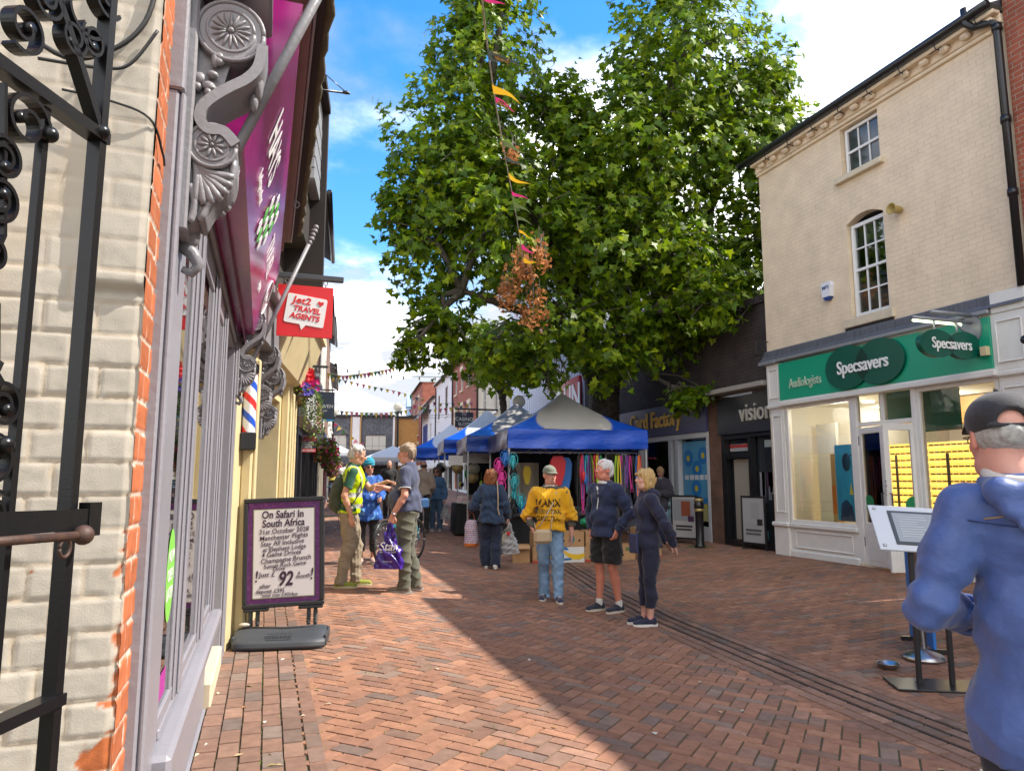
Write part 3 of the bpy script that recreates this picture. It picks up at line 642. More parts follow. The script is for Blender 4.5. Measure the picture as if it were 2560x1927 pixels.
 nz = N.new('ShaderNodeTexNoise'); nz.inputs['Scale'].default_value = 2.2; nz.inputs['Detail'].default_value = 2; L.new(mp.outputs[0], nz.inputs['Vector'])
 cr = N.new('ShaderNodeValToRGB'); e = cr.color_ramp.elements; e[0].position = .36; e[0].color = (.16, .004, .085, 1); e[1].position = .66; e[1].color = (.42, .02, .22, 1); e.new(.52).color = (.24, .012, .15, 1)
 L.new(nz.outputs['Fac'], cr.inputs[0]); L.new(cr.outputs[0], b.inputs['Base Color'])
 fa = part('fascia_sign', mb, mag, t, True, 'tilted magenta fascia sign with white lettering')
 mb = MB(); mb.box(-.21, -.204, yn + .01, yf - .01, 2.62, 2.70); part('fascia_seam', mb, M('dark_magenta', (.12, .003, .06), .4), fa, True)
 # lettering in the plane of the sloping front
 o = Vector(v[0]); ux = (Vector(v[4]) - o); L_ = ux.length; uy = Vector(v[1]) - o; hgt = uy.length; ux.normalize(); nrm = ux.cross(uy).normalized(); uy = nrm.cross(ux)
 mw = M('sign_white', (.85, .85, .86), .4); mg = M('sign_green', (.12, .5, .07), .4)
 mb = MB(); q = lambda a, b: o + ux * a + uy * b + nrm * .004
 write(mb, 'HAYS', q(.72, .30), ux, uy, .22, ext=.0008, bold=.015); write(mb, 'Independent', q(.76, .14), ux, uy, .07, ext=.002)
 write(mb, 'TRAVEL', q(2.35, .30), ux, uy, .2, ext=.0008, shear=.25); write(mb, 'agents', q(2.45, .13), ux, uy, .09, ext=.0008, shear=.25)
 n = 24; 
 for s_, w_ in ((1.0, .9),):
  P_ = [q(3.35 + .22 * math.cos(6.2832 * i / n), .27 + .13 * math.sin(6.2832 * i / n)) for i in range(n + 1)]; mb.tube(P_, .006, 6)
 write(mb, 'abta', q(3.35, .27), ux, uy, .1, ext=.002)
 part('lettering', mb, mw, fa, True)
 mb = MB(); mb2 = MB()
 for i in range(4):
  for j in range(4):
   if (i, j) in ((0, 3), (3, 0)): continue
   a, b_ = 1.22 + .13 * i + .05 * j, .12 + .085 * j; hexa = [(.052 * math.cos(k * 1.0472), .042 * math.sin(k * 1.0472)) for k in range(6)]
   (mb if (i + j) % 2 else mb2).prism(hexa, q(a, b_), ux, uy, nrm, .003)
 part('emblem', mb, mg, fa, True); part('emblem', mb2, mw, fa, True)
 # mauve cornice boards and gutter above
 mau = M('mauve_board', (.20, .125, .12), .6, var=.1, vs=5)
 mb = MB(); y0, y1 = 2.0, 6.25
 mb.box(-.6, .005, y0, y1, 3.28, 3.50); mb.box(-.6, .055, y0, y1, 3.50, 3.56); mb.box(-.6, .105, y0, y1, 3.585, 3.66)
 part('cornice', mb, mau, t, True)
 mb = MB(); mb.box(-.6, .04, y0, y1, 3.56, 3.585); mb.box(.105, .16, y0, y1, 3.62, 3.69); part('cornice_gap', mb, M('matt_black', (.03, .025, .024), .9), t, True)  # black fill in the gap between the cornice boards and by the gutter
 mb = MB(); mb.box(.108, .122, y0, y1, 3.585, 3.612, bev=.004); part('cornice_bead', mb, lild, t, True)
 mb = MB()
 r2 = random.Random(8)
 pts = [(.165 + .012 * math.sin(i * 1.7) * r2.random(), y0 + (y1 - y0) * i / 60, 3.685 + .006 * r2.random()) for i in range(61)]
 mb.tube(pts, [.032 + .008 * r2.random() for _ in pts], 8); part('gutter', mb, M('mossy_lead', (.07, .06, .045), .9, col2=(.13, .11, .05), vs=18, bump=.006, bs=40), t, True)
 mb = MB(); mb.box(-4, .10, y0, y1, 3.69, 6.4); part('upper_wall', mb, brick_mat('orange_brick', (.36, .12, .06), (.30, .10, .055), (.4, .33, .26)), t, True)
 mb = MB(); mb.tube([(.1, 5.2, 3.6), (.118, 5.2, 3.55), (.1, 5.2, 3.52)], .006); mb.tube([(.12 + .02 * math.cos(a), 5.2, 3.535 + .025 * math.sin(a)) for a in np.linspace(0, 6.28, 14)], .004); part('eye_hook', mb, lild, t, True)
shopfront()

def hanging_sign():
 t = thing('hanging_sign', 'red square hanging sign with white speech bubble and heart', 'sign', (.27, 6.6, 3.3))
 red = M('sign_red', (.66, .012, .016), .35, var=.04, vs=3); wh = M('sign_face_white', (.8, .8, .8), .4)
 dk = M('bracket_grey', (.05, .055, .065), .45)
 mb = MB(); mb.box(-.35, .60, 6.575, 6.625, 3.365, 3.415, bev=.005); br = part('bracket', mb, dk, t, True)
 mb = MB(); mb.box(.025, .51, 6.59, 6.61, 2.83, 3.305, bev=.003); part('panel', mb, red, t, True)
 mb = MB()
 for x in (.10, .44):
  mb.tube([(x + .017 * math.cos(a), 6.6, 3.345 + .02 * math.sin(a)) for a in np.linspace(0, 6.28, 16)], .004); mb.tube([(x, 6.6, 3.33), (x, 6.6, 3.30)], .004)
 part('ring', mb, M('steel', (.5, .5, .5), .35, metal=1), t, True)
 tl = R(-7); ux = Vector((math.cos(tl), 0, math.sin(tl))); uz = Vector((-math.sin(tl), 0, math.cos(tl))); o = Vector((.272, 6.589, 3.075))
 mb = MB(); w, h, r = .175, .135, .018; poly = []
 for cx, cz, a0 in ((w - r, h - r, 0), (-w + r, h - r, 90), (-w + r, -h + r, 180)):
  for k in range(6): a = R(a0 + 18 * k); poly.append((cx + r * math.cos(a), cz + r * math.sin(a)))
 poly += [(-.035, -h), (-.012, -h - .05), (.02, -h)]
 for k in range(6): a = R(270 + 18 * k); poly.append((w - r + r * math.cos(a), -h + r + r * math.sin(a)))
 mb.prism(poly, o, ux, uz, (0, -1, 0), .004); part('speech_bubble', mb, wh, t, True)
 mb = MB(); q = lambda a, b: o + ux * a + uz * b + Vector((0, -.006, 0))
 write(mb, 'Jet2', q(-.045, .082), ux, uz, .088, ext=.002, bold=.02, sx=1.15, shear=.1); write(mb, 'TRAVEL', q(.01, .005), ux, uz, .068, ext=.002, bold=.03, sx=1.02, shear=.1); write(mb, 'AGENTS', q(.0, -.065), ux, uz, .068, ext=.002, bold=.03, sx=1.02, shear=.1)
 hp = [(.022 * 16 * math.sin(k) ** 3 / 16 * 1.25, .022 * (13 * math.cos(k) - 5 * math.cos(2 * k) - 2 * math.cos(3 * k) - math.cos(4 * k)) / 16 * 1.25) for k in np.linspace(0, 6.2832, 32)[:-1]]
 mb.prism(hp[::-1], q(.12, .085), ux, uz, (0, -1, 0), .003)
 part('lettering', mb, red, t, True)
hanging_sign()

def swing_board():
 bx, by = .18, 6.42; z0 = float(gz(bx, by)); t = thing('pavement_sign', 'black framed purple pavement sign with handwritten safari holiday offer', 'sign', (bx, by, z0), R(-9))
 blk = M('black_plastic', (.02, .021, .024), .42, bump=.0008, bs=90); W, H_ = .66, .90; zb = .30; lean = R(-3)
 # local frame: x right, y away, z up; the panel leans back and is slightly twisted in its frame
 T = Matrix.Translation((0, 0, zb)) @ Matrix.Rotation(R(-2.2), 4, 'Y') @ Matrix.Rotation(R(-3), 4, 'X')
 mb = MB(); mb.T = T; d = .03; f = .036
 for x0, x1, a, b in ((-W / 2, W / 2, 0, f), (-W / 2, W / 2, H_ - f, H_), (-W / 2, -W / 2 + f, f, H_ - f), (W / 2 - f, W / 2, f, H_ - f)): mb.box(x0, x1, -d, d, a, b, bev=.007)
 mb.box(-W / 2 + f, W / 2 - f, -.012, .012, f, H_ - f)
 mb.box(-.32, -.12, -.03, .03, -.026, 0, bev=.006); mb.box(.12, .32, -.03, .03, -.026, 0, bev=.006); part('frame', mb, blk, t)
 mb = MB(); mb.T = T; r2 = random.Random(4); a0, a1, c0, c1 = -W / 2 + f, W / 2 - f, f, H_ - f
 mb.add([(a0, -.014, c0), (a1, -.014, c0), (a1, -.014, c1), (a0, -.014, c1)], [(0, 1, 2, 3)], col=(.15, .035, .17))
 for k in range(150):        # palm leaf print on the border
  e = r2.choice('LRTB'); x = r2.uniform(a0, a1); z = r2.uniform(c0, c1)
  if e == 'L': x = a0 + r2.uniform(0, .05)
  if e == 'R': x = a1 - r2.uniform(0, .05)
  if e == 'T': z = c1 - r2.uniform(0, .05)
  if e == 'B': z = c0 + r2.uniform(0, .05)
  a = r2.uniform(0, 3.14); l = .03; w = .0035; u = (math.cos(a) * l, math.sin(a) * l); n = (-math.sin(a) * w, math.cos(a) * w)
  cl = lambda p: (min(max(p[0], a0), a1), -.0146 - .00002 * k, min(max(p[1], c0), c1))
  mb.add([cl((x - u[0], z - u[1])), cl((x + n[0], z + n[1])), cl((x + u[0], z + u[1])), cl((x - n[0], z - n[1]))], [(0, 1, 2, 3)], col=r2.choice([(.24, .06, .26), (.09, .015, .12), (.30, .08, .28), (.11, .05, .2)]))
 part('border_print', mb, M('print_card', rough=.35, attr=True), t)
 b0, b1, e0, e1 = -.243, .243, .082, .80
 mb = MB(); mb.T = T; mb.box(b0 - .007, b1 + .007, -.0205, -.018, e0 - .007, e1 + .007, col=(.32, .36, .2)); mb.box(b0, b1, -.0225, -.0206, e0, e1, col=(.66, .63, .64)); part('paper', mb, M('print_card'), t)
 ink = M('ink', (.045, .02, .04), .5); mb = MB(); mb.T = T; X = (1, 0, 0); Z = (0, 0, 1); yy = -.0245
 def line(s, x, z, size, sl=0, bold=0, sx=1, shear=.12):
  a = R(sl); x, z, size = x * .93, .445 + (z - .445) * .965, size * .94; write(mb, s, (x, yy, z), (math.cos(a), 0, math.sin(a)), (-math.sin(a), 0, math.cos(a)), size, ext=.0006, bold=bold, sx=sx, shear=shear)
 line('On Safari In', -.01, .770, .092, 0, .018, .83, .05); line('South Africa', -.005, .695, .092, 1, .018, .80, .1)
 line('31st October 2028', .0, .630, .060, 2, .004, .93); line('Manchester Flights', .0, .578, .060, 3, .004, .93); line('Stay All Inclusive', -.012, .528, .060, 3, .004, .93)
 line('at Elephant Lodge', .005, .480, .056, 3, .004, .93); line('4 Game Drives', -.02, .434, .060, 3, .004, .93); line('Champagne Brunch', .02, .384, .060, 3, .004, .92); line('Sunset Rock Game', .012, .338, .050, 3, .004, .95); line('Drive', -.04, .306, .046, 3, .004)
 line('!', -.238, .245, .14, 0, .004); line('Just £', -.145, .262, .060, 0, .004); line('92', .015, .215, .17, 0, .03, .75, .2); line('a', .135, .265, .05, 0, .004); line('month', .17, .235, .052, 3, .004, .9); line('!', .243, .245, .14, 0, .004)
 line('after', -.16, .165, .052, 3, .004); line('deposit £395', -.115, .122, .052, 0, .004, .9); line('total cost £3054pp', -.03, .088, .040, 0, .004)
 part('lettering', mb, ink, t)
 mb = MB()
 for x in (-.26, -.205, .205, .26):
  for k in range(9): mb.tube([(x, 0, .165 + .0125 * k), (x, 0, .165 + .0125 * k + .0085)], .018, 12)
  mb.tube([(x, 0, .15), (x, 0, .285)], .0145, 10)
 part('spring', mb, M('spring_grey', (.06, .065, .07), .45), t)
 # moulded base
 mb = MB()
 def sec(u, v):
  x = -.36 + .72 * u; ed = 1 - abs(2 * u - 1) ** 6; prof = [(-.26, .0), (-.275, .03), (-.262, .065), (-.09, .15), (.09, .15), (.25, .065), (.265, .03), (.25, .0)]
  k = v * (len(prof) - 1); i = min(int(k), len(prof) - 2); f_ = k - i; y = prof[i][0] * (1 - f_) + prof[i + 1][0] * f_; z = prof[i][1] * (1 - f_) + prof[i + 1][1] * f_
  sc = .78 + .22 * ed; arch = .03 * (1 - (2 * u - 1) ** 2)
  return (x, y * sc, z * (.82 + .18 * ed) - (arch * (z > .1)) + (.012 if z < .01 else 0))
 mb.grid(36, 28, sec); 
 for s_ in (-1, 1): mb.box(s_ * .36 - .01, s_ * .36 + .01, -.18, .18, .012, .1, bev=.006)
 mb.box(-.34, .34, -.235, .235, .0, .02)
 for k in range(-3, 4):
  mb.strip([(k * .03, -.24, .078), (k * .03, -.15, .121)], .003, .004, (1, 0, 0))
 for k in range(4): mb.strip([(-.1, -.235 + .024 * k, .081 + .0114 * k), (.1, -.235 + .024 * k, .081 + .0114 * k)], .003, .004, (0, 1, 0))
 part('base', mb, M('rubber_grey', (.045, .05, .058), .55, bump=.001, bs=120), t)
 single('stone_chunk', MB().ell((bx - .30, by + .04, z0 + .165), (.05, .03, .018), 9, 6, T=None), M('pale_stone', (.5, .44, .38), .9, bump=.01, bs=30), 'small pale stone lying on the pavement sign base', 'stone')
swing_board()

# ------------------------------------------------------------------ the left row beyond
FL1 = Fr((-.24, 6.25), 81.5); FL2 = Fr((.25, 9.75), 84.3)
def mini_things():
 t = thing('barber_pole', 'red white and blue striped barber pole on the shop wall', 'barber pole', (-.16, 6.5, 2))
 mb = MB(); mb.box(-.23, -.10, 6.43, 6.57, 1.80, 1.95, bev=.01); mb.box(-.23, -.10, 6.43, 6.57, 2.46, 2.54, bev=.01); mb.box(-.3, -.23, 6.47, 6.53, 1.86, 2.5); part('bracket', mb, M('black_gloss', (.015, .015, .017), .3), t, True)
 mb = MB(); n = 36; m = 60
 for i in range(n):
  for j in range(m):
   a0, a1 = 6.2832 * i / n, 6.2832 * (i + 1) / n; z0, z1 = 1.95 + .51 * j / m, 1.95 + .51 * (j + 1) / m; r = .055
   ph = ((i / n) + j / m * 1.6) % 1.0
   c = (.02, .09, .55) if ph < .22 else (.7, .72, .78) if ph < .5 else (.66, .03, .03) if ph < .72 else (.7, .72, .78)
   mb.add([(-.165 + r * math.cos(a0), 6.5 + r * math.sin(a0), z0), (-.165 + r * math.cos(a1), 6.5 + r * math.sin(a1), z0), (-.165 + r * math.cos(a1), 6.5 + r * math.sin(a1), z1), (-.165 + r * math.cos(a0), 6.5 + r * math.sin(a0), z1)], [(0, 1, 2, 3)], col=c, sm=True)
 part('striped_tube', mb, M('foil_stripe', rough=.25, attr=True, bump=.004, bs=70), t, True)
 # flower basket on a chain
 t = thing('hanging_basket', 'overflowing hanging basket of pink petunias and trailing green ivy', 'flower basket', (.25, 9.5, 2.4))
 mb = MB(); mb.lathe([(.08, -.15), (.17, -.1), (.22, 0)], (.25, 9.5, 2.62), 20); part('basket', mb, M('coir', (.30, .20, .08), .95, bump=.01, bs=60, var=.2), t, True)
 mb = MB()
 for k in range(10): a = .628 * k; mb.tube([(.25 + r * math.cos(a), 9.5 + r * math.sin(a), 2.62 + z) for r, z in ((.085, -.155), (.175, -.1), (.225, .0))], .004, 5)
 for r, z in ((.13, -.13), (.2, -.06), (.225, 0)): mb.tube([(.25 + r * math.cos(a), 9.5 + r * math.sin(a), 2.62 + z) for a in np.linspace(0, 6.2832, 24)], .004, 5)
 part('wire_frame', mb, M('black_gloss'), t, True)
 mb = MB()
 for (x, y) in ((.18, 9.5), (.5, 9.5), (.34, 9.66)):
  for k in range(32): a = Vector((x, y, 2.62)).lerp(Vector((.36, 9.5, 3.9)), k / 32); mb.ell(tuple(a), (.008, .008, .022), 6, 4)
 mb.box(.0, .7, 9.485, 9.515, 3.0, 3.03); part('chain', mb, M('chain_dark', (.05, .05, .05), .5, metal=.6), t, True)
 mb = MB(); r2 = random.Random(11)
 def leaf(c, s, col, up=0):
  a, b = r2.uniform(0, 6.28), r2.uniform(-.8, .8); T = Matrix.Translation(c) @ Euler((b, r2.uniform(-.8, .8), a)).to_matrix().to_4x4()
  mb.add([(-s, 0, 0), (-s * .3, -s * .5, .2 * s), (s, 0, 0), (-s * .3, s * .5, .2 * s)], [(0, 1, 2), (0, 2, 3)], T=T, col=col)
 for k in range(1500):
  a = r2.uniform(0, 6.28); r = .33 * math.sqrt(r2.random()); z = 2.66 + .16 * (1 - (r / .33) ** 2) * r2.uniform(.2, 1.3)
  leaf((.25 + r * math.cos(a), 9.5 + r * math.sin(a), z), r2.uniform(.018, .035), r2.choice([(.10, .2, .03), (.16, .26, .03), (.07, .14, .03), (.24, .32, .04)]))
 for k in range(34):
  a = r2.uniform(0, 6.28); a = a if math.sin(a) > -.55 or r2.random() < .25 else a + 2; r = r2.uniform(.2, .38); L_ = r2.uniform(.15, .5) * (1.5 if math.cos(a) > .2 else 1); x, y, z = .25 + r * math.cos(a), 9.5 + r * math.sin(a), 2.66
  for q in range(int(L_ * 70)):
   f = q / (L_ * 70); leaf((x + .06 * f * math.cos(a) + r2.uniform(-.03, .03), y + r2.uniform(-.03, .03), z - f * L_), r2.uniform(.018, .032), r2.choice([(.08, .15, .03), (.15, .23, .04), (.05, .1, .02), (.22, .3, .06)]))
 part('foliage', mb, M('basket_leaf', rough=.6, attr=True, trans=.25), t, True)
 mb = MB()
 def flower(c, s, col):
  for k in range(6):
   a = k * 1.0472 + r2.random(); mb.add([c, (c[0] + s * math.cos(a), c[1] - s * .5, c[2] + s * math.sin(a)), (c[0] + s * 1.1 * math.cos(a + .5), c[1] - s * .6, c[2] + s * 1.1 * math.sin(a + .5)), (c[0] + s * math.cos(a + 1.05), c[1] - s * .5, c[2] + s * math.sin(a + 1.05))], [(0, 1, 2, 3)], col=col)
 for k in range(62):
  a = r2.uniform(3.0, 6.6); r = r2.uniform(.12, .34); c = (.25 + r * math.cos(a), 9.5 + r * math.sin(a), 2.66 + r2.uniform(-.02, .24))
  col = (.75, .02, .25) if r2.random() < .5 else r2.choice([(.7, .01, .03), (.12, .1, .6), (.7, .02, .2), (.8, .1, .35), (.8, .2, .4)])
  flower(c, r2.uniform(.02, .045), col)
 for k in range(12): flower((.42 + r2.uniform(-.1, .06), 9.3 + r2.uniform(-.06, .1), 2.84 + r2.uniform(-.03, .08)), .05, (.72, .01, .03))
 for k in range(16): flower((.42 + r2.uniform(-.1, .08), 9.25 + r2.uniform(-.06, .06), 2.66 + r2.uniform(-.06, .08)), .025, (.12, .1, .55))
 part('flower', mb, M('petal', rough=.6, attr=True, trans=.3), t, True)
mini_things()
def left_row():
 cream = M('cream_paint', (.62, .52, .30), .5, var=.08, vs=4); grey = M('lilac_grey_paint'); creamw = M('ivory_wall', (.68, .66, .6), .7, var=.06, vs=2)
 dkglass = M('dark_glass', (.03, .035, .04), .06, spec=.8); redb = brick_mat('glazed_red_brick', (.30, .075, .035), (.25, .06, .03), (.20, .12, .09), bw=.225, bump=.002)
 orab = brick_mat('orange_brick', (.36, .12, .06), (.30, .10, .055), (.4, .33, .26)); slate = M('slate', (.09, .095, .105), .6, var=.2, vs=6); blk = M('black_gloss')
 # cream shop
 f = FL1; t = thing('cream_shop', 'cream and grey painted shopfront past the barber pole', 'shop', tuple(f.p(1.7, .2)))
 mb = MB(); f.wall(mb, 0, 3.55, .0, 2.7, [(.45, 2.5, .35, 2.45)], depth=.35, d=-.02); part('wall', mb, cream, t, True)
 mb = MB(); f.box(mb, .5, 2.45, .4, 2.4, -.35, -.33); part('window', mb, dkglass, t, True)
 mb = MB()
 for a in (.30, 2.62, 2.86, 3.1): mb = MB(); f.box(mb, a, a + .13, .2, 2.7, -.02, .07, bev=.015); f.box(mb, a + .035, a + .095, .3, 2.6, .07, .10, bev=.01); part('pilaster', mb, cream, t, True)
 mb = MB(); f.box(mb, 2.99, 3.10, .2, 2.7, -.015, .05); part('brown_strip', mb, M('brown_paint', (.2, .12, .1), .5), t, True)
 for k in (.62, 1.0):
  c = corbel_mb(grey); T = f.T(k + .06, 2.5 if k < .8 else 2.36, 0) @ Matrix(((0, 1, 0, 0), (0, 0, 1, 0), (1, 0, 0, 0), (0, 0, 0, 1))); A_ = np.array(T)
  for v in range(len(c.V)): c.V[v] = c.V[v] @ A_[:3, :3].T + A_[:3, 3]
  part('scroll_bracket', c, grey, t, True)
 mb = MB(); f.box(mb, 0, .9, 2.72, 3.12, -.1, .17, bev=.01); f.box(mb, 0, .95, 3.12, 3.2, -.1, .24, bev=.01); part('grey_fascia', mb, grey, t, True)
 mb = MB(); mb.T = f.T(); mb.prism([(0, 2.66), (.16, 2.72), (.36, 3.32), (0, 3.32)], (.9, 0, 0), (0, 0, 1), (0, 1, 0), (1, 0, 0), 2.65); mb.box(.9, 3.6, 3.32, 3.40, -.1, .40); part('fascia', mb, cream, t, True)
 mb = MB(); f.box(mb, 0, 3.55, 3.3, 6.3, -.6, -.05); part('upper_wall', mb, creamw, t, True)
 mb = MB(); mb.T = f.T(); mb.add([(-.1, 6.3, .25), (3.6, 6.3, .25), (3.6, 8.0, -3), (-.1, 8.0, -3)], [(0, 1, 2, 3)]); part('roof', mb, slate, t, True)
 # slate hung turret with finial
 t = thing('slate_turret', 'slate hung oriel turret with black finial above the shops', 'turret', tuple(f.p(1.2, 4.2)))
 mb = MB()
 for k in range(9): f.box(mb, .9 - .004 * (k % 2), 1.5, 4.55 + .115 * k, 4.55 + .115 * k + .105, -.1, .44 - .004 * (k % 2), bev=.004)
 part('slate_cladding', mb, M('pale_slate', (.24, .26, .29), .6, var=.15, vs=5), t, True)
 mb = MB(); f.box(mb, .95, 1.5, 4.0, 4.55, -.1, .34); f.box(mb, .88, 1.55, 5.58, 5.66, -.1, .52); f.box(mb, 1.0, 1.5, 2.9, 3.95, -.05, .1); f.box(mb, 1.5, 1.62, 3.6, 5.6, -.1, .50); part('lead_base', mb, M('matt_black'), t, True)
 c = f.p(1.2, 5.66, .2); mb = MB(); mb.lathe([(.05, 0), (.05, .12), (.035, .15), (.05, .45), (.03, .62), (.05, .66), (.02, .7), (.035, .76), (.0, .86)], tuple(c), 10); part('finial', mb, blk, t, True)
 # glazed brick pier and dark shop
 f = FL2; t = thing('dark_shop', 'black framed phone repair shop with red glazed brick pier', 'shop', tuple(f.p(2, .25)))
 mb = MB(); f.box(mb, -.55, .08, 0, 3.4, -.4, .0); part('brick_pier', mb, redb, t, True)
 mb = MB(); f.wall(mb, .08, 5.2, 0, 3.3, [(.6, 2.2, .5, 2.3), (2.5, 3.4, .25, 2.3), (3.7, 4.9, .5, 2.3)], depth=.3, d=-.03); part('front', mb, blk, t, True)
 mb = MB(); f.box(mb, .6, 4.9, .4, 2.3, -.3, -.28); part('pane', mb, dkglass, t, True)
 mb = MB(); f.box(mb, .3, 2.4, 2.4, 2.95, -.02, .2, bev=.01); f.box(mb, 2.6, 5.1, 2.45, 3.0, -.02, .24, bev=.01); part('fascia', mb, M('pale_board', (.55, .55, .56), .5), t, True)
 mb = MB(); f.box(mb, 2.62, 5.0, 2.5, 2.95, .241, .25); part('pink_board', mb, M('pink_board', (.6, .25, .27), .5), t, True)
 mb = MB(); mb.tube([f.p(.2, .2, .05), f.p(.2, 6, .05)], .05, 10); mb.tube([f.p(.34, .2, .06), f.p(.34, 3.4, .06)], .035, 10); mb.tube([f.p(.2, 1.0, .05), f.p(.2, 1.08, .05)], .065, 10); part('drainpipe', mb, blk, t, True)
 mb = MB(); f.box(mb, -.6, 5.2, 3.4, 7.0, -.6, -.04); part('upper_wall', mb, M('ivory_wall'), t, True)
 for a in (.8, 2.6): f.window(t, a, a + 1, 4.2, 5.8, 2, 2, M('white_gloss', (.75, .75, .73), .4), dkglass, d if False else -.0, .06)
 # further buildings up the left side
 spec = [(5.2, 10.2, 7.6, orab, (.03, .03, .03), 'orange brick building with gable roof on the left'), (10.2, 15.5, 6.6, creamw, (.55, .5, .4), 'cream rendered shop building on the left side of the street'), (15.5, 21, 7.2, M('dark_brick_far', (.2, .12, .09), .9, var=.2, vs=5), (.1, .03, .04), 'dark brick shop building with burgundy front'), (21, 30, 6.4, creamw, (.35, .36, .36), 'pale two storey shop building near the far left end')]
 for i, (a, b, h, m, fc, lab) in enumerate(spec):
  t = thing('shop_building', lab, 'building', tuple(f.p((a + b) / 2, .3)))
  mb = MB(); wins = [(a + (b - a) * (k + .25) / 3, a + (b - a) * (k + .7) / 3, 4.0, 5.5) for k in range(3)]
  f.wall(mb, a, b, 2.9, h, wins, depth=.12); f.box(mb, a, a + .05, 2.9, h, -6, 0); part('wall', mb, m, t, True)
  for w in wins: f.window(t, *w, 2, 2, M('white_gloss'), dkglass, depth=.06, sill=.08)
  mb = MB(); f.wall(mb, a, b, 0, 2.9, [(a + .3, a + 2.0, .7, 2.3), (a + 2.3, a + 3.3, .3, 2.3), (a + 3.6, b - .3, .7, 2.3)], depth=.2, d=.02); part('shop_front', mb, M('front_%d' % i, fc, .5), t, True)
  mb = MB(); f.box(mb, a + .3, b - .3, .4, 2.3, -.25, -.2); part('pane', mb, dkglass, t, True)
  mb = MB(); f.box(mb, a + .1, b - .1, 2.35, 2.9, .02, .16, bev=.01); part('fascia', mb, M('fascia_%d' % i, ((.5, .5, .5), (.05, .08, .2), (.25, .02, .05), (.6, .6, .6))[i], .5), t, True)
  mb = MB(); mb.T = f.T(); mb.add([(a, h, .2), (b, h, .2), (b, h + 1.7, -3), (a, h + 1.7, -3), (a, h, -6), (b, h, -6)], [(0, 1, 2, 3), (3, 2, 5, 4), (0, 3, 4)]); part('roof', mb, slate, t, True)
  mb = MB(); mb.tube([f.p(a, h, .24), f.p(b, h, .24)], .06, 8); part('gutter', mb, blk, t, True)
  if i == 0: mb = MB(); f.box(mb, a, a + .5, h, h + 1.4, -3.5, -2.4); part('chimney', mb, orab, t, True)
 # projecting signs up the left side
 def proj_sign(x0, x1, y, z0, z1, rows, label, hang=True, back=(.05, .05, .05)):
  t = thing('projecting_sign', label, 'sign', ((x0 + x1) / 2, y, z0)); mb = MB(); mb.box(x0, x1, y - .03, y + .03, z0, z1, col=back)
  for (a, b, c) in [r for r in rows if not isinstance(r[0], str)]: mb.box(x0 + .004, x1 - .004, y - .034, y - .03, z0 + (z1 - z0) * a, z0 + (z1 - z0) * b, col=c)
  part('panel', mb, M('sign_enamel', rough=.4, attr=True), t, True)
  mb = MB(); mb.box(x0 - .35, x1, y - .015, y + .015, z1 + .03, z1 + .06); mb.tube([(x0 + .05, y, z1), (x0 + .05, y, z1 + .04)], .008, 6); mb.tube([(x1 - .05, y, z1), (x1 - .05, y, z1 + .04)], .008, 6); part('bracket', mb, blk, t, True)
  mb = MB()
  for r in rows:
   if isinstance(r[0], str): write(mb, r[0], ((x0 + x1) / 2, y - .037, z0 + (z1 - z0) * r[1]), (1, 0, 0), (0, 0, 1), r[2], ext=.001, col=r[3], bold=.01)
  part('lettering', mb, M('sign_enamel'), t, True)
 wht = (.75, .75, .75)
 proj_sign(.52, .86, 14, 2.06, 2.36, [(.73, .99, (.55, .06, .06)), (.01, .24, (.55, .06, .06)), ('CH MOBILES', .86, .055, (.04, .02, .02)), ('Mobile Phone', .65, .042, wht), ('Repairs', .54, .042, wht), ('Unlocking', .43, .042, wht), ('Accessories', .32, .042, wht), ('01691 650950', .12, .048, wht)], 'small black and red phone repair sign with white lettering', back=(.015, .015, .018))
 proj_sign(.86, 1.30, 15.5, 2.78, 3.4, [(.0, .06, (.02, .35, .7)), ('BOWEN', .5, .105, wht), ('design', .36, .06, wht)], 'navy sign with white letters and a blue bottom edge', back=(.02, .035, .07))
 proj_sign(1.02, 1.42, 19, 1.98, 2.4, [('To Let', .55, .12, wht)], 'teal To Let board below the phone sign', back=(.01, .13, .14))
 proj_sign(2.0, 2.5, 27, 2.0, 2.75, [('cafe', .6, .13, wht)], 'burgundy hanging sign near the far tables', back=(.28, .01, .06))
left_row()
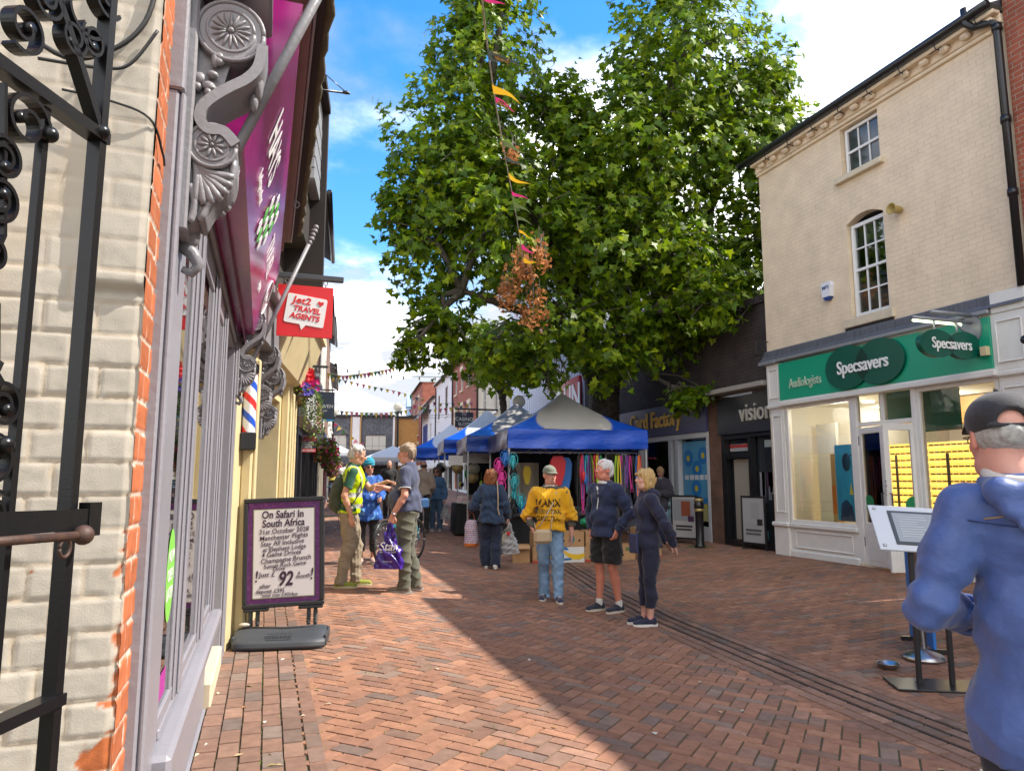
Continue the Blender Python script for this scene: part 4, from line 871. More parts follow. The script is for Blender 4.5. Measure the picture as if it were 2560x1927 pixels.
# ------------------------------------------------------------------ right side: optician, neighbours
def painted_brick(name, col):
 if name in _M: return _M[name]
 m = brick_mat(name, col, tuple(c * .992 for c in col), tuple(c * .985 for c in col), bump=.004, rough=.7, ms=.010, var=.08); return m
def optician():
 f = Fr((9.1, 11.27), -90); t = thing('optician_building', 'cream painted three storey building with a green and white optician shopfront', 'building', tuple(f.p(2.5, .2)))
 cream = painted_brick('cream_painted_brick', (.75, .605, .43)); wht = M('white_gloss', (.75, .75, .73), .4); trim = M('white_trim', (.70, .68, .64), .45, var=.05, vs=5, bump=.001, bs=50)
 dkglass = M('dark_glass', (.03, .035, .04), .06, spec=.8); blk = M('black_gloss'); green = M('sign_green_panel', (.006, .31, .175), .35); dgreen = M('sign_dark_green', (.0, .085, .055), .35)
 lead = M('lead_flashing', (.10, .105, .125), .6, var=.35, vs=7, vscale=(1, 6, .6)); matt_black = M('matt_black'); grey = M('grey_metal', (.28, .29, .31), .4, metal=.3)
 # walls
 ops = [(2.15, 2.92, 4.2, 5.92), (2.14, 2.94, 6.66, 7.52)]
 mb = MB(); f.wall(mb, 0, 5.07, 3.95, 7.62, ops, depth=.16); part('wall', mb, cream, t, True)
 mb = MB(); mb.T = f.T(); mb.box(-.0, .02, .1, 7.7, -7, -.001); mb.box(4.95, 5.0, .1, 7.7, -7, -.2); part('side_wall', mb, cream, t, True)
 # relieving arch over the lower window (segment infill)
 mb = MB(); mb.T = f.T(); n = 12; arc = [(2.15 + .77 * i / n, 5.80 + .12 * (1 - (2 * i / n - 1) ** 2)) for i in range(n + 1)]
 v = [(a, z, -.13) for a, z in arc] + [(a, 5.95, -.13) for a, z in arc] ; v2 = [(a, z, -.002) for a, z in arc] + [(a, 5.93, -.002) for a, z in arc]
 mb.add(v2, [(i, i + 1, n + 2 + i, n + 1 + i) for i in range(n)]); mb.add([(a, z, -.002) for a, z in arc] + [(a, z, -.16) for a, z in arc], [(i, n + 1 + i, n + 2 + i, i + 1) for i in range(n)])
 part('window_arch', mb, cream, t, True)
 w = f.window(t, 2.17, 2.90, 4.22, 5.80, 3, 4, wht, clear_glass('sash_glass', (.55, .6, .6), .1), depth=.12, fw=.06, meet=True)
 mb = MB(); f.box(mb, 2.2, 2.88, 4.25, 4.78, -.19, -.17); part('blind', mb, M('pale_blind', (.5, .5, .46), .8), w, True)
 mb = MB(); f.box(mb, 2.2, 2.88, 5.42, 5.8, -.24, -.22); part('blind', mb, M('pale_blind'), w, True)
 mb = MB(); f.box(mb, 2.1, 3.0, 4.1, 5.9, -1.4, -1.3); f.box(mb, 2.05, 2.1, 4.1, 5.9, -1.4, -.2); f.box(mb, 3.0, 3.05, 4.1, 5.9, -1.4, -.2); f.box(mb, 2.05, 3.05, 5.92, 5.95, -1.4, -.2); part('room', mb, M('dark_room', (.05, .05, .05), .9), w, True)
 f.window(t, 2.17, 2.92, 6.66, 7.50, 3, 2, wht, dkglass, depth=.12, fw=.05, meet=True)
 for q in ((6.56, 6.66, .09), (4.05, 4.2, .06)): mb = MB(); f.box(mb, 2.02, 3.02, q[0], q[1], -.1, q[2], bev=.01); part('sill', mb, M('cream_stone_trim', (.62, .53, .39), .7, var=.1, vs=8), t, True)
 mb = MB(); f.box(mb, 2.03, 2.99, 3.97, 4.05, -.02, .03); part('sill_strip', mb, matt_black, t, True)  # dark strip just below the lower sill
 # dentil cornice, gutter, roof
 mb = MB(); f.box(mb, -.02, 5.07, 7.56, 7.62, -.1, .05, bev=.012); f.box(mb, -.02, 5.07, 7.62, 7.80, -.1, .07, bev=.01)
 r2 = random.Random(6)
 for k in range(15):
  if k == 9: continue
  a = .18 + .335 * k; f.box(mb, a, a + .15, 7.645, 7.735, .07, .17, bev=.03)
 f.box(mb, -.02, 5.07, 7.74, 7.80, .0, .19, bev=.01); part('cornice', mb, cream, t, True)
 mb = MB(); mb.tube([f.p(a, 7.86, .25) for a in np.linspace(-.25, 5.05, 8)], .062, 10)
 for k in range(8): a = .5 + .62 * k; mb.tube([f.p(a, 7.82, .26), f.p(a + .02, 7.7, .24), f.p(a + .02, 7.69, .1)], .009, 5); mb.tube([f.p(a - .1, 7.69, .22), f.p(a + .1, 7.69, .22)], .008, 5)
 mb.tube([f.p(-.27, 7.86, .25), f.p(-.25, 7.86, .25)], .07, 10)
 part('gutter', mb, blk, t, True)
 mb = MB(); mb.T = f.T(); mb.add([(-.25, 7.88, .22), (5.05, 7.88, .22), (5.05, 9.3, -3), (-.25, 9.3, -3), (-.25, 7.88, -6), (5.05, 7.88, -6)], [(0, 1, 2, 3), (3, 2, 5, 4), (0, 3, 4), (1, 5, 2)]); part('roof', mb, M('slate'), t, True)
 mb = MB(); mb.tube([f.p(4.72, 8.0, .25), f.p(4.72, 7.78, .24), f.p(4.78, 7.70, .18), f.p(4.98, 7.66, .12), f.p(5.04, 7.6, .1), f.p(5.04, 4.0, .1)], .05, 12)
 for z in (7.5, 6.2, 5.2): mb.tube([f.p(5.04, z, .1), f.p(5.04, z + .09, .1)], .064, 12)
 part('downpipe', mb, blk, t, True)
 # shop front
 mb = MB(); mb.T = f.T(); mb.box(-.03, 5.07, 3.78, 3.99, -.1, .10, bev=.02); mb.add([(-.05, 3.8, .15), (5.07, 3.8, .15), (5.07, 3.99, .0), (-.05, 3.99, .0)], [(0, 1, 2, 3)]); part('lead_flashing', mb, lead, t, True)
 mb = MB(); f.box(mb, -.06, 4.6, 3.735, 3.795, -.05, .16, bev=.01); f.box(mb, -.08, .4, 3.72, 3.79, -.05, .17, bev=.012); part('sign_light_bar', mb, grey, t, True)
 for k in range(4): pass
 mb = MB(); f.box(mb, .44, 4.58, 2.985, 3.70, -.05, .12, bev=.004); part('fascia', mb, green, t, True)
 mb = MB(); f.box(mb, .42, 4.62, 2.90, 2.985, -.05, .15, bev=.012); f.box(mb, .42, 4.62, 2.985, 3.0, .0, .13); part('fascia_rail', mb, trim, t, True)
 for a0, a1 in ((.06, .46), (4.57, 5.07)):
  mb = MB(); f.box(mb, a0, a1, .0, .70, -.1, .075, bev=.008); f.box(mb, a0 - .02, a1 + .02, .70, .78, -.1, .12, bev=.02); f.box(mb, a0 + .02, a1 - .02, .78, 2.90, -.1, .05, bev=.006); f.box(mb, a0 - .02, a1 + .02, 2.88, 2.96, -.1, .11, bev=.02); f.box(mb, a0, a1, 2.96, 3.72, -.1, .09, bev=.006)
  for z0, z1 in ((.95, 2.75), (3.06, 3.62)):
   d0 = .05 if z0 < 2 else .09; q = .07
   for (b0, b1, c0, c1) in ((a0 + q, a0 + q + .025, z0, z1), (a1 - q - .025, a1 - q, z0, z1), (a0 + q + .025, a1 - q - .025, z0, z0 + .025), (a0 + q + .025, a1 - q - .025, z1 - .025, z1)): f.box(mb, b0, b1, c0, c1, d0, d0 + .022, bev=.008)
  part('pilaster', mb, trim, t, True)
 if True:
  mb = MB(); f.box(mb, 4.6, 5.07, 3.72, 4.0, -.05, .11, bev=.01); part('pilaster_top', mb, trim, t, True)
 gl = clear_glass('shop_glass', (.80, .86, .85), .22); glo = clear_glass('optician_glass', (.93, .95, .94), .02)
 def shopwin(a0, a1, z0, z1, d=0):
  mb = MB(); q = .06
  for (b0, b1, c0, c1) in ((a0, a0 + q, z0, z1), (a1 - q, a1, z0, z1), (a0 + q, a1 - q, z0, z0 + q), (a0 + q, a1 - q, z1 - q, z1)): f.box(mb, b0, b1, c0, c1, d - .06, d + .03, bev=.006)
  o = part('window', mb, trim, t, True); g = MB(); f.box(g, a0 + q - .01, a1 - q + .01, z0 + q - .01, z1 - q + .01, d - .02, d - .012); part('pane', g, glo, o, True)
 shopwin(.46, 2.05, .78, 2.90); shopwin(3.28, 4.57, .78, 2.90)
 for a0, a1 in ((.46, 2.05), (3.28, 4.57)):
  mb = MB(); f.box(mb, a0, a1, 0, .70, -.1, .03, bev=.004); f.box(mb, a0, a1, .70, .78, -.12, .085, bev=.015); f.box(mb, a0, a1, 0, .30, -.1, .06, bev=.02)
  for (b0, b1, c0, c1) in ((a0 + .12, a1 - .12, .34, .37), (a0 + .12, a1 - .12, .62, .65), (a0 + .12, a0 + .15, .37, .62), (a1 - .15, a1 - .12, .37, .62)): f.box(mb, b0, b1, c0, c1, .03, .052, bev=.01)
  part('stall_riser', mb, trim, t, True)
 # entrance: posts, transom, door leaves
 mb = MB(); f.box(mb, 2.05, 2.15, .1, 2.9, -.06, .04, bev=.008); f.box(mb, 3.2, 3.28, .1, 2.9, -.06, .04, bev=.008); f.box(mb, 2.15, 3.2, 2.40, 2.47, -.06, .03, bev=.008); f.box(mb, 2.62, 2.68, 2.47, 2.9, -.06, .02); part('door_frame', mb, trim, t, True)
 g = MB(); f.box(g, 2.15, 2.62, 2.47, 2.9, -.02, -.012); f.box(g, 2.68, 3.2, 2.47, 2.9, -.02, -.012); part('transom_light', g, glo, t, True)
 def leaf(hinge, ang, w, flip, lab):
  T = f.T(hinge, 0, 0) @ Matrix.Rotation(R(ang), 4, 'Y'); s = -1 if flip else 1
  mb = MB(); mb.T = T; q = .085
  X = lambda a, b: (min(s * a, s * b), max(s * a, s * b))
  for (a, b, c, e) in ((0, q, .22, 2.38), (w - q, w, .22, 2.38), (q, w - q, .22, .88), (q, w - q, 2.28, 2.38)): x0, x1 = X(a, b); mb.box(x0, x1, c, e, -.02, .022, bev=.004)
  x0, x1 = X(q + .05, w - q - .05); mb.box(x0, x1, .30, .78, .022, .03, bev=.006)
  o = part('door', mb, trim, t, True, lab); g = MB(); g.T = T; x0, x1 = X(q, w - q); g.box(x0, x1, .88, 2.28, -.004, .004); part('pane', g, glo, o, True)
  mb = MB(); mb.T = T; x = s * (w - .045); mb.tube([(x, 1.05, .03), (x, 1.05, .07), (x, 1.35, .07), (x, 1.35, .03)], .011, 8)
  x0, x1 = X(0, .02); mb.box(x0, x1, 2.1, 2.25, .022, .03); mb.box(x0, x1, .5, .65, .022, .03); part('handle', mb, blk, o, True)
  mb = MB(); mb.T = T; n = 24; mb.add([(s * w / 2 + (.0 if ang > -50 else 0) - s * .16 + .13 * math.cos(k * 6.2832 / n), 1.18 + .13 * math.sin(k * 6.2832 / n), .006) for k in range(n)], [tuple(range(n))]); part('door_disc', mb, M('disc_green', (.01, .2, .07), .5), o, True)
  return o
 leaf(2.15, -14, .66, False, 'white glazed door standing slightly open')
 o = leaf(3.2, 78, .52, True, 'white door leaf folded back edge on')
 mb = MB(); 
 for k, ch in enumerate('PULL'): write(mb, ch, f.p(3.13, 1.52 - .06 * k, .545), f.u, (0, 0, 1), .06, ext=.001)
 part('lettering', mb, matt_black, o, True)
 mb = MB(); f.box(mb, 2.0, 3.3, .05, .235, -3, .05, bev=.01); part('threshold', mb, M('cream_stone'), t, True)
 # interior
 inn = M('shop_cream_interior', (.60, .58, .52), .8); wood = M('oak_lining', (.45, .27, .10), .6)
 mb = MB(); f.box(mb, .02, 5.0, 0, 3.4, -4.6, -4.5); f.box(mb, .02, .06, 0, 3.4, -4.5, -.15); f.box(mb, 4.9, 4.95, 0, 3.4, -4.5, -.15); f.box(mb, .06, 4.9, .05, .215, -4.5, -.12); f.box(mb, .06, 4.9, 2.97, 3.0, -4.5, -.05); part('interior', mb, inn, t, True)
 mb = MB(); f.box(mb, 1.10, 1.2, .25, 2.0, -.5, -.36); f.box(mb, 3.4, 4.9, .2, 2.95, -1.5, -1.42); f.box(mb, 2.2, 4.85, 2.5, 2.95, -2.2, -2.0); part('oak_panel', mb, wood, t, True)
 mb = MB(); f.box(mb, .25, .75, .25, 2.6, -.9, -.85); f.box(mb, .8, 1.05, .6, .64, -.8, -.5); f.box(mb, .2, 1.6, .78, .8, -.34, -.1); part('display_panel', mb, M('pale_panel', (.62, .62, .58), .6), t, True)
 mb = MB(); f.box(mb, 2.15, 2.84, 2.44, 2.96, -.5, -.46); f.box(mb, 2.95, 3.58, 2.28, 2.96, -.5, -.46); part('green_bulkhead', mb, dgreen, t, True)
 sh = lambda a, d: 11.27 - (11.27 - a) * (9.1 - d) / 9.1
 yel = M('display_lit', (.95, .62, .14), .6, emit=.6); strip = M('lit_strip', (1, .72, .3), .5, emit=2.2); shelf = M('shelf_yellow', (.55, .33, .05), .6)
 for a0, a1, dd in ((2.30, 2.62, -1.2), (2.72, 3.18, -1.9), (3.4, 4.25, -1.9), (4.3, 4.8, -1.35)):
  lit = a0 < 2.5; a0, a1 = sh(a0, dd), sh(a1, dd); mb = MB(); f.box(mb, a0, a1, .5, 2.2, dd - .06, dd); o = part('frame_display', mb, M('display_back', (.8, .52, .12), .6, emit=.3), t, True)
  m2 = MB(); m3 = MB()
  for k in range(13):
   z = .6 + .125 * k; f.box(m2, a0 + .03, a1 - .03, z, z + (.02 if lit else .012), dd, dd + .05)
   x = a0 + .05
   while x < a1 - .1: f.box(m3, x, x + .035, z + .035, z + .06, dd + .01, dd + .03); f.box(m3, x + .045, x + .08, z + .035, z + .06, dd + .01, dd + .03); x += .11
  part('lit_shelf', m2, strip if lit else yel, o, True); part('spectacles', m3, matt_black, o, True)
 mb = MB(); f.box(mb, .86, .92, .4, 2.25, -1.85, -1.8); f.box(mb, 1.16, 1.2, .4, 2.0, -1.8, -1.78); f.box(mb, 2.2, 2.25, .4, 2.0, -1.8, -1.78); part('display_post', mb, M('dark_room'), t, True)
 mb = MB()
 for a, d in ((2.6, -1.0), (4.25, -1.0), (1.2, -1.2), (3.6, -2.6)): mb.lathe([(0, 0), (.1, 0), (.1, .02)], tuple(f.p(a, 2.94, d)), 16)
 part('ceiling_light', mb, M('spot_lit', (1, .9, .6), .5, emit=2.5), t, True)
 for a, d, e_ in ((2.6, -1.6, 5), (4.0, -2.8, 7), (1.15, -.6, 7), (.6, -2.4, 8)):
  l = bpy.data.lights.new('shop_lamp', 'POINT'); l.energy = e_; l.color = (1, .9, .76); l.shadow_soft_size = .15; lo = bpy.data.objects.new('shop_lamp', l); COL.objects.link(lo); lo.location = f.p(a, 2.7, d)
 # posters in the left window
 mb = MB(); v = lambda a, z, d: tuple(f.p(a - .33 if d > -.31 else a - .28, z, d))
 mb.add([v(1.60, .85, -.3), v(2.12, .85, -.3), v(2.12, 2.15, -.3), v(1.60, 2.15, -.3)], [(0, 1, 2, 3)], col=(.02, .30, .55))
 mb.add([v(1.66, .85, -.295), v(1.98, .85, -.295), v(1.94, 1.1, -.295), v(1.82, 1.22, -.295), v(1.7, 1.15, -.295)], [(0, 1, 2, 3, 4)], col=(.02, .05, .12))
 n = 16
 for a, z, r in ((1.86, 1.85, .12),): mb.add([v(a + r * .8 * math.cos(k * 6.2832 / n), z + r * 1.3 * math.sin(k * 6.2832 / n), -.294) for k in range(n)], [tuple(range(n))], col=(.01, .04, .1))
 mb.add([v(1.95, 1.95, -.293), v(2.12, 2.0, -.293), v(2.12, 2.02, -.293), v(1.95, 1.97, -.293)], [(0, 1, 2, 3)], col=(.01, .03, .08)); mb.add([v(1.9, 1.3, -.293), v(1.98, 1.3, -.293), v(1.94, 1.5, -.293)], [(0, 1, 2)], col=(.7, .6, .05))
 mb.add([v(1.42, .95, -.32), v(1.50, .95, -.32), v(1.50, 1.45, -.32), v(1.42, 1.45, -.32)], [(0, 1, 2, 3)], col=(.55, .18, .02))
 part('window_poster', mb, M('print_card', rough=.35, attr=True), t, True, 'blue sunglasses poster in the shop window')
 # lettering and logos
 def ovals(c, r1, r2, dx, th, T, name_par, lab):
  mb = MB(); mi = MB(); n = 40; e1 = [(-dx + r1[0] * math.cos(6.2832 * k / n), r1[1] * math.sin(6.2832 * k / n) ) for k in range(n)]; e2 = [(dx + r2[0] * math.cos(6.2832 * k / n), r2[1] * math.sin(6.2832 * k / n)) for k in range(n)]
  for e, o in ((e1, 0), (e2, .002)):
   mb.add([(x, y, o) for x, y in e] + [(x, y, th + o) for x, y in e], [tuple(range(n))[::-1], tuple(range(n, 2 * n))] + [(k, (k + 1) % n, n + (k + 1) % n, n + k) for k in range(n)], T=T)
  inside = [p for p in e1 if ((p[0] - dx) / r2[0]) ** 2 + (p[1] / r2[1]) ** 2 < 1] + [p for p in e2 if ((p[0] + dx) / r1[0]) ** 2 + (p[1] / r1[1]) ** 2 < 1]
  inside.sort(key=lambda p: math.atan2(p[1], p[0])); m = len(inside)
  mi.add([(x, y, th + .004) for x, y in inside], [tuple(range(m))], T=T)
  mi.add([(x, y, -.002) for x, y in inside], [tuple(range(m))[::-1]], T=T)
  return mb, mi
 mb, mi = ovals(None, (.47, .36), (.47, .36), .33, .05, f.T(2.47, 3.38, .12), None, None)
 lg = part('logo', mb, dgreen, t, True); part('overlap', mi, M('sign_deep_green', (0, .035, .025), .35), lg, True)
 wl = M('sign_letter_white', (.82, .82, .80), .4)
 mb = MB(); write(mb, 'Specsavers', f.p(2.47, 3.37, .185), f.u, (0, 0, 1), .30, ext=.008, bold=.012, sx=.84, space=.95); part('lettering', mb, wl, lg, True)
 mb = MB(); write(mb, 'Audiologists', f.p(1.12, 3.28, .13), f.u, (0, 0, 1), .245, ext=.01, bold=-.004, sx=.66); part('lettering', mb, M('sign_letter_pale', (.45, .55, .42), .4), t, True)
 for k in range(6): pass
 mb = MB(); f.box(mb, 4.48, 4.56, 3.18, 3.3, .12, .2); part('junction_box', mb, M('cream_plastic', (.62, .52, .3), .5), t, True)
 mb = MB(); f.box(mb, -.02, .3, 3.9, 3.92, .3, .32); mb.tube([f.p(.05, 4.2, .0), f.p(-.0, 4.2, .25), f.p(-.0, 3.95, .25), f.p(.05, 3.92, .0)], .008, 5); mb.tube([f.p(.0, 4.2, .25), f.p(.0, 3.95, .02)], .007, 5); part('wire_bracket', mb, blk, t, True)
 # red brick neighbour on the right, running back past the lens
 t2 = thing('brick_building', 'tall red brick building right of the cream optician building', 'building', tuple(f.p(9, .1)))
 mb = MB(); f.wall(mb, 5.09, 22, 3.4, 8.6, [(6.2, 7.2, 4.4, 6), (8.4, 9.4, 4.4, 6), (10.8, 11.8, 4.4, 6), (13.5, 14.5, 4.4, 6)], depth=.1, d=.03); f.box(mb, 5.09, 5.2, 3.4, 8.6, -6, .0); part('wall', mb, brick_mat('deep_red_brick', (.33, .085, .04), (.27, .07, .035), (.32, .26, .2)), t2, True)
 for a in (6.2, 8.4, 10.8, 13.5): f.window(t2, a, a + 1, 4.4, 6, 2, 2, wht, dkglass, depth=.08, sill=.1)
 mb = MB(); f.wall(mb, 5.09, 22, 0, 3.4, [(5.6, 9, .6, 2.6), (10, 14, .6, 2.6), (15, 20, .6, 2.6)], depth=.1, d=.05); part('shop_front', mb, M('white_gloss'), t2, True)
 mb = MB(); f.box(mb, 5.5, 21, .5, 2.7, -.3, -.2); part('pane', mb, dkglass, t2, True)
 mb = MB(); f.box(mb, 5.05, 22.1, 8.6, 8.8, -.3, .2); part('parapet', mb, M('cream_stone_trim'), t2, True)
 mb = MB(); mb.T = f.T(); mb.add([(5.05, 8.75, .1), (22, 8.75, .1), (22, 9.8, -4), (5.05, 9.8, -4)], [(0, 1, 2, 3)]); part('roof', mb, M('slate'), t2, True)
 # things fixed to the cream wall
 a = 1.7; t3 = thing('alarm_box', 'white shield shaped alarm box with blue foot on the cream wall', 'alarm box', tuple(f.p(a, 4.78)))
 sh = [(-.11, .10), (-.09, .16), (.09, .16), (.11, .10), (.085, -.1), (-.085, -.1)]; mb = MB(); mb.prism(sh, f.p(a, 4.78, .0), f.u, (0, 0, 1), f.n, .09); part('casing', mb, M('alarm_white', (.72, .74, .78), .35), t3, True)
 mb = MB(); mb.prism([(-.085, -.1), (.085, -.1), (.03, -.16), (-.03, -.16)], f.p(a, 4.78, .0), f.u, (0, 0, 1), f.n, .085); part('foot', mb, M('alarm_blue', (.02, .06, .25), .3), t3, True)
 mb = MB(); write(mb, 'MFS', f.p(a, 4.84, .093), f.u, (0, 0, 1), .09, ext=.001, bold=.01); part('lettering', mb, M('alarm_blue'), t3, True)
 mb = MB(); c = f.p(3.25, 5.68, 0); T = axes(c, f.u, (0, 0, 1), f.n); mb.lathe([(.04, 0), (.055, .02), (.065, .16), (.09, .2), (.075, .2), (.05, .1)], (0, 0, 0), 18, T=T)
 single('wall_lamp', mb, M('brass_paint', (.42, .32, .10), .5, var=.1), 'small yellow conical vent lamp on the cream wall', 'lamp')
 # projecting oval sign with lamp bar
 t4 = thing('projecting_sign', 'green double oval optician sign hanging from a grey bracket', 'sign', tuple(f.p(4.35, 3.3, .6)))
 Tn = axes(f.p(4.35, 3.32, .62), -f.n, (0, 0, 1), f.u)
 mb, mi = ovals(None, (.31, .185), (.31, .185), .24, .07, Tn, None, None)
 p = part('panel', mb, dgreen, t4, True); part('overlap', mi, M('sign_deep_green'), p, True)
 mb = MB(); write(mb, 'Specsavers', Tn @ Vector((0, 0, .08)), -f.n, (0, 0, 1), .205, ext=.004, bold=.012, sx=.83, space=.95); part('lettering', mb, wl, p, True)
 mb = MB(); mb.tube([f.p(4.35, 3.66, .1), f.p(4.35, 3.66, 1.18)], .024, 10); mb.tube([f.p(4.35, 3.76, .1), f.p(4.35, 3.76, .85)], .028, 10); mb.tube([f.p(4.35, 3.42, .1), f.p(4.35, 3.64, .45)], .02, 8)
 for d in (.42, .82): mb.tube([f.p(4.35, 3.64, d), f.p(4.35, 3.46, d)], .016, 8)
 n = 20; mb.add([tuple(f.p(4.35 + .13 * math.cos(k * 6.2832 / n), 3.58 + .2 * math.sin(k * 6.2832 / n), q)) for q in (.12, .15) for k in range(n)], [tuple(range(n)), tuple(range(n, 2 * n))] + [(k, (k + 1) % n, n + (k + 1) % n, n + k) for k in range(n)])
 part('bracket', mb, grey, t4, True)
 mb = MB(); f.box(mb, 4.31, 4.335, 3.615, 3.64, .3, 1.15); part('lamp_bar', mb, M('led_bar', (.85, 1, .55), .5, emit=1.6), t4, True)
optician()
def rear_shops():
 f = Fr((9.32, 20.2), -90); blk = M('black_gloss'); dkglass = M('dark_glass'); g0 = .2
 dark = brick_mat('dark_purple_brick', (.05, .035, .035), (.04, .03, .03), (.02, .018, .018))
 brn = brick_mat('brown_brick_pier', (.16, .08, .05), (.13, .07, .045), (.10, .08, .06))
 t = thing('dark_brick_building', 'dark brick building over the card shop and the black fronted shop behind the tree', 'building', tuple(f.p(4.5, .2)))
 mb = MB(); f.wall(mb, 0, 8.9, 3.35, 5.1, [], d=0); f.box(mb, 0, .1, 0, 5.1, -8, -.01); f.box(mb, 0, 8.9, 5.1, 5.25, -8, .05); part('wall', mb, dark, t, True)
 for q in ((6.6, 7.05), (0, .3)): mb = MB(); f.box(mb, *q, 0, 3.35, -.3, .02); part('pier', mb, brn, t, True)
 mb = MB(); f.box(mb, 5.7, 8.9, 3.36, 3.46, -.1, .35, bev=.01); part('canopy_edge', mb, M('pale_concrete', (.30, .28, .25), .8), t, True)
 # card shop
 mb = MB(); f.box(mb, .3, 6.6, 2.62, 3.36, -.1, .08, bev=.006); part('fascia', mb, M('fascia_navy', (.055, .06, .15), .4), t, True)
 mb = MB(); write(mb, 'Card Factory', f.p(4.35, 3.02, .09), f.u, (0, 0, 1), .56, ext=.02, bold=.018, sx=.83); part('lettering', mb, M('letter_gold', (.75, .46, .09), .5), t, True)
 wf = M('white_frame_dull', (.55, .56, .58), .45); mb = MB()
 f.box(mb, .3, 6.6, 2.5, 2.62, -.15, .05)
 for a, b in ((.3, .4), (2.4, 2.5), (3.4, 3.5), (4.9, 5.02), (5.2, 5.32), (6.5, 6.6)): f.box(mb, a, b, .1, 2.5, -.15, .03)
 f.box(mb, .4, 4.9, .1, .5, -.15, .02); f.box(mb, 5.32, 6.5, .1, .5, -.15, .02); fr = part('shop_front', mb, wf, t, True)
 mb = MB(); f.box(mb, .4, 6.5, .5, 2.5, -.1, -.09); part('pane', mb, clear_glass('shop_glass'), fr, True)
 mb = MB(); f.box(mb, .3, 6.6, .1, 2.6, -2.2, -2.1); f.box(mb, .3, 6.6, .1, .22, -2.1, -.1); part('interior', mb, M('card_inside', (.10, .11, .12), .8), t, True)
 mb = MB(); r2 = random.Random(9)
 for k in range(70):
  a = r2.uniform(.5, 6.3); z = r2.uniform(.6, 2.3); w = r2.uniform(.08, .3); f.box(mb, a, min(a + w, 6.45), z, z + w * r2.uniform(.5, 1.2), -1.5 + r2.uniform(-.3, .3), -1.4 + .3, col=r2.choice([(.04, .16, .4), (.08, .3, .5), (.5, .5, .5), (.1, .1, .14), (.35, .1, .15), (.05, .2, .1)]))
 part('goods', mb, M('print_card', rough=.35, attr=True), t, True)
 mb = MB(); n = 18
 f.box(mb, 5.36, 6.46, .62, 2.44, -.088, -.08, col=(.10, .34, .55))
 for a, z in ((5.6, 2.05), (6.2, 2.1), (5.9, 1.35), (5.6, 1.0), (6.25, .95), (5.95, 1.8)): mb.add([tuple(f.p(a + .2 * math.cos(k * 6.2832 / n), z + .2 * math.sin(k * 6.2832 / n), -.078)) for k in range(n)], [tuple(range(n))], col=(.03, .2, .5)); mb.add([tuple(f.p(a + .07 * math.cos(k * 6.2832 / n), z + .07 * math.sin(k * 6.2832 / n), -.076)) for k in range(n)], [tuple(range(n))], col=(.6, .5, .05))
 for k in range(5): f.box(mb, 5.45 + .2 * k, 5.6 + .2 * k, 1.55, 1.66, -.079, -.074, col=(.7, .7, .7))
 f.box(mb, 5.9, 6.4, .62, .9, -.079, -.074, col=(.5, .45, .2)); part('window_poster', mb, M('print_card'), t, True, 'blue window posters of the card shop')
 # black fronted shop
 mb = MB(); f.box(mb, 7.05, 8.95, 2.50, 3.28, -.1, .10, bev=.006); part('fascia', mb, M('fascia_black', (.025, .026, .032), .3), t, True)
 mb = MB(); write(mb, 'vision', f.p(8.36, 2.90, .115), f.u, (0, 0, 1), .52, ext=.02, bold=.004, sx=.85); part('lettering', mb, M('letter_grey', (.45, .43, .36), .45), t, True)
 mb = MB(); f.wall(mb, 7.05, 8.95, .0, 2.5, [(7.15, 7.95, 2.1, 2.4), (7.2, 7.95, .25, 2.0), (8.05, 8.9, .35, 2.42)], depth=.12, d=.02); part('shop_front', mb, blk, t, True)
 mb = MB(); f.box(mb, 7.1, 8.95, .3, 2.45, -.2, -.14); part('pane', mb, dkglass, t, True)
 mb = MB(); f.box(mb, 7.32, 7.93, .32, 1.98, -.12, -.09); part('door', mb, M('dull_cream_board', (.30, .27, .22), .7), t, True, 'cream boarded door')
 mb = MB(); f.box(mb, 7.17, 7.9, 2.15, 2.3, -.13, -.12, col=(.45, .45, .45)); f.box(mb, 7.17, 7.9, 2.22, 2.29, -.119, -.115, col=(.5, .05, .05)); f.box(mb, 8.3, 8.5, 2.2, 2.34, -.13, -.12, col=(.4, .5, .48)); f.box(mb, 8.05, 8.3, .36, .55, -.13, -.12, col=(.1, .3, .35))
 for k in range(12): a = 8.1 + .5 * r2.random(); f.box(mb, a, a + .08, 1.0 + .6 * r2.random(), 1.7, -.13, -.12, col=r2.choice([(.3, .3, .32), (.12, .05, .12), (.2, .2, .22)]))
 part('notice', mb, M('print_card'), t, True)
 # boards outside
 y = 20.2 - 6.2; x = 8.95
 def poster_stand(loc, rz, lab, fc, cols):
  t5 = thing('poster_stand', lab, 'sign', loc, rz); mb = MB()
  for a0, a1, z0, z1 in ((-.32, -.28, .0, 1.05), (.28, .32, .0, 1.05), (-.28, .28, 1.01, 1.05), (-.28, .28, .1, .14)): mb.box(a0, a1, -.02, .02, z0, z1, bev=.004)
  mb.tube([(-.3, 0, 0), (-.3, .5, .02)], .015, 6); mb.tube([(.3, 0, 0), (.3, .5, .02)], .015, 6); part('frame', mb, fc, t5)
  mb = MB(); mb.box(-.28, .28, -.012, .008, .14, 1.01, col=cols[0])
  for c, (a0, a1, z0, z1) in zip(cols[1:], ((-.26, .26, .5, .97), (-.06, .16, .6, .92), (.1, .24, .48, .6), (-.2, .2, .36, .4), (-.2, .18, .29, .33))): mb.box(a0, a1, -.0145 - .001 * cols.index(c), -.012, z0, z1, col=c)
  part('poster', mb, M('print_card'), t5)
 poster_stand((8.7, 13.75, float(gz(8.7, 13.75))), R(-62), 'black framed poster stand with a sunglasses advert beside the brown brick pier', blk, [(.36, .36, .36), (.24, .25, .27), (.22, .06, .03), (.06, .02, .07), (.04, .04, .04), (.05, .05, .05)])
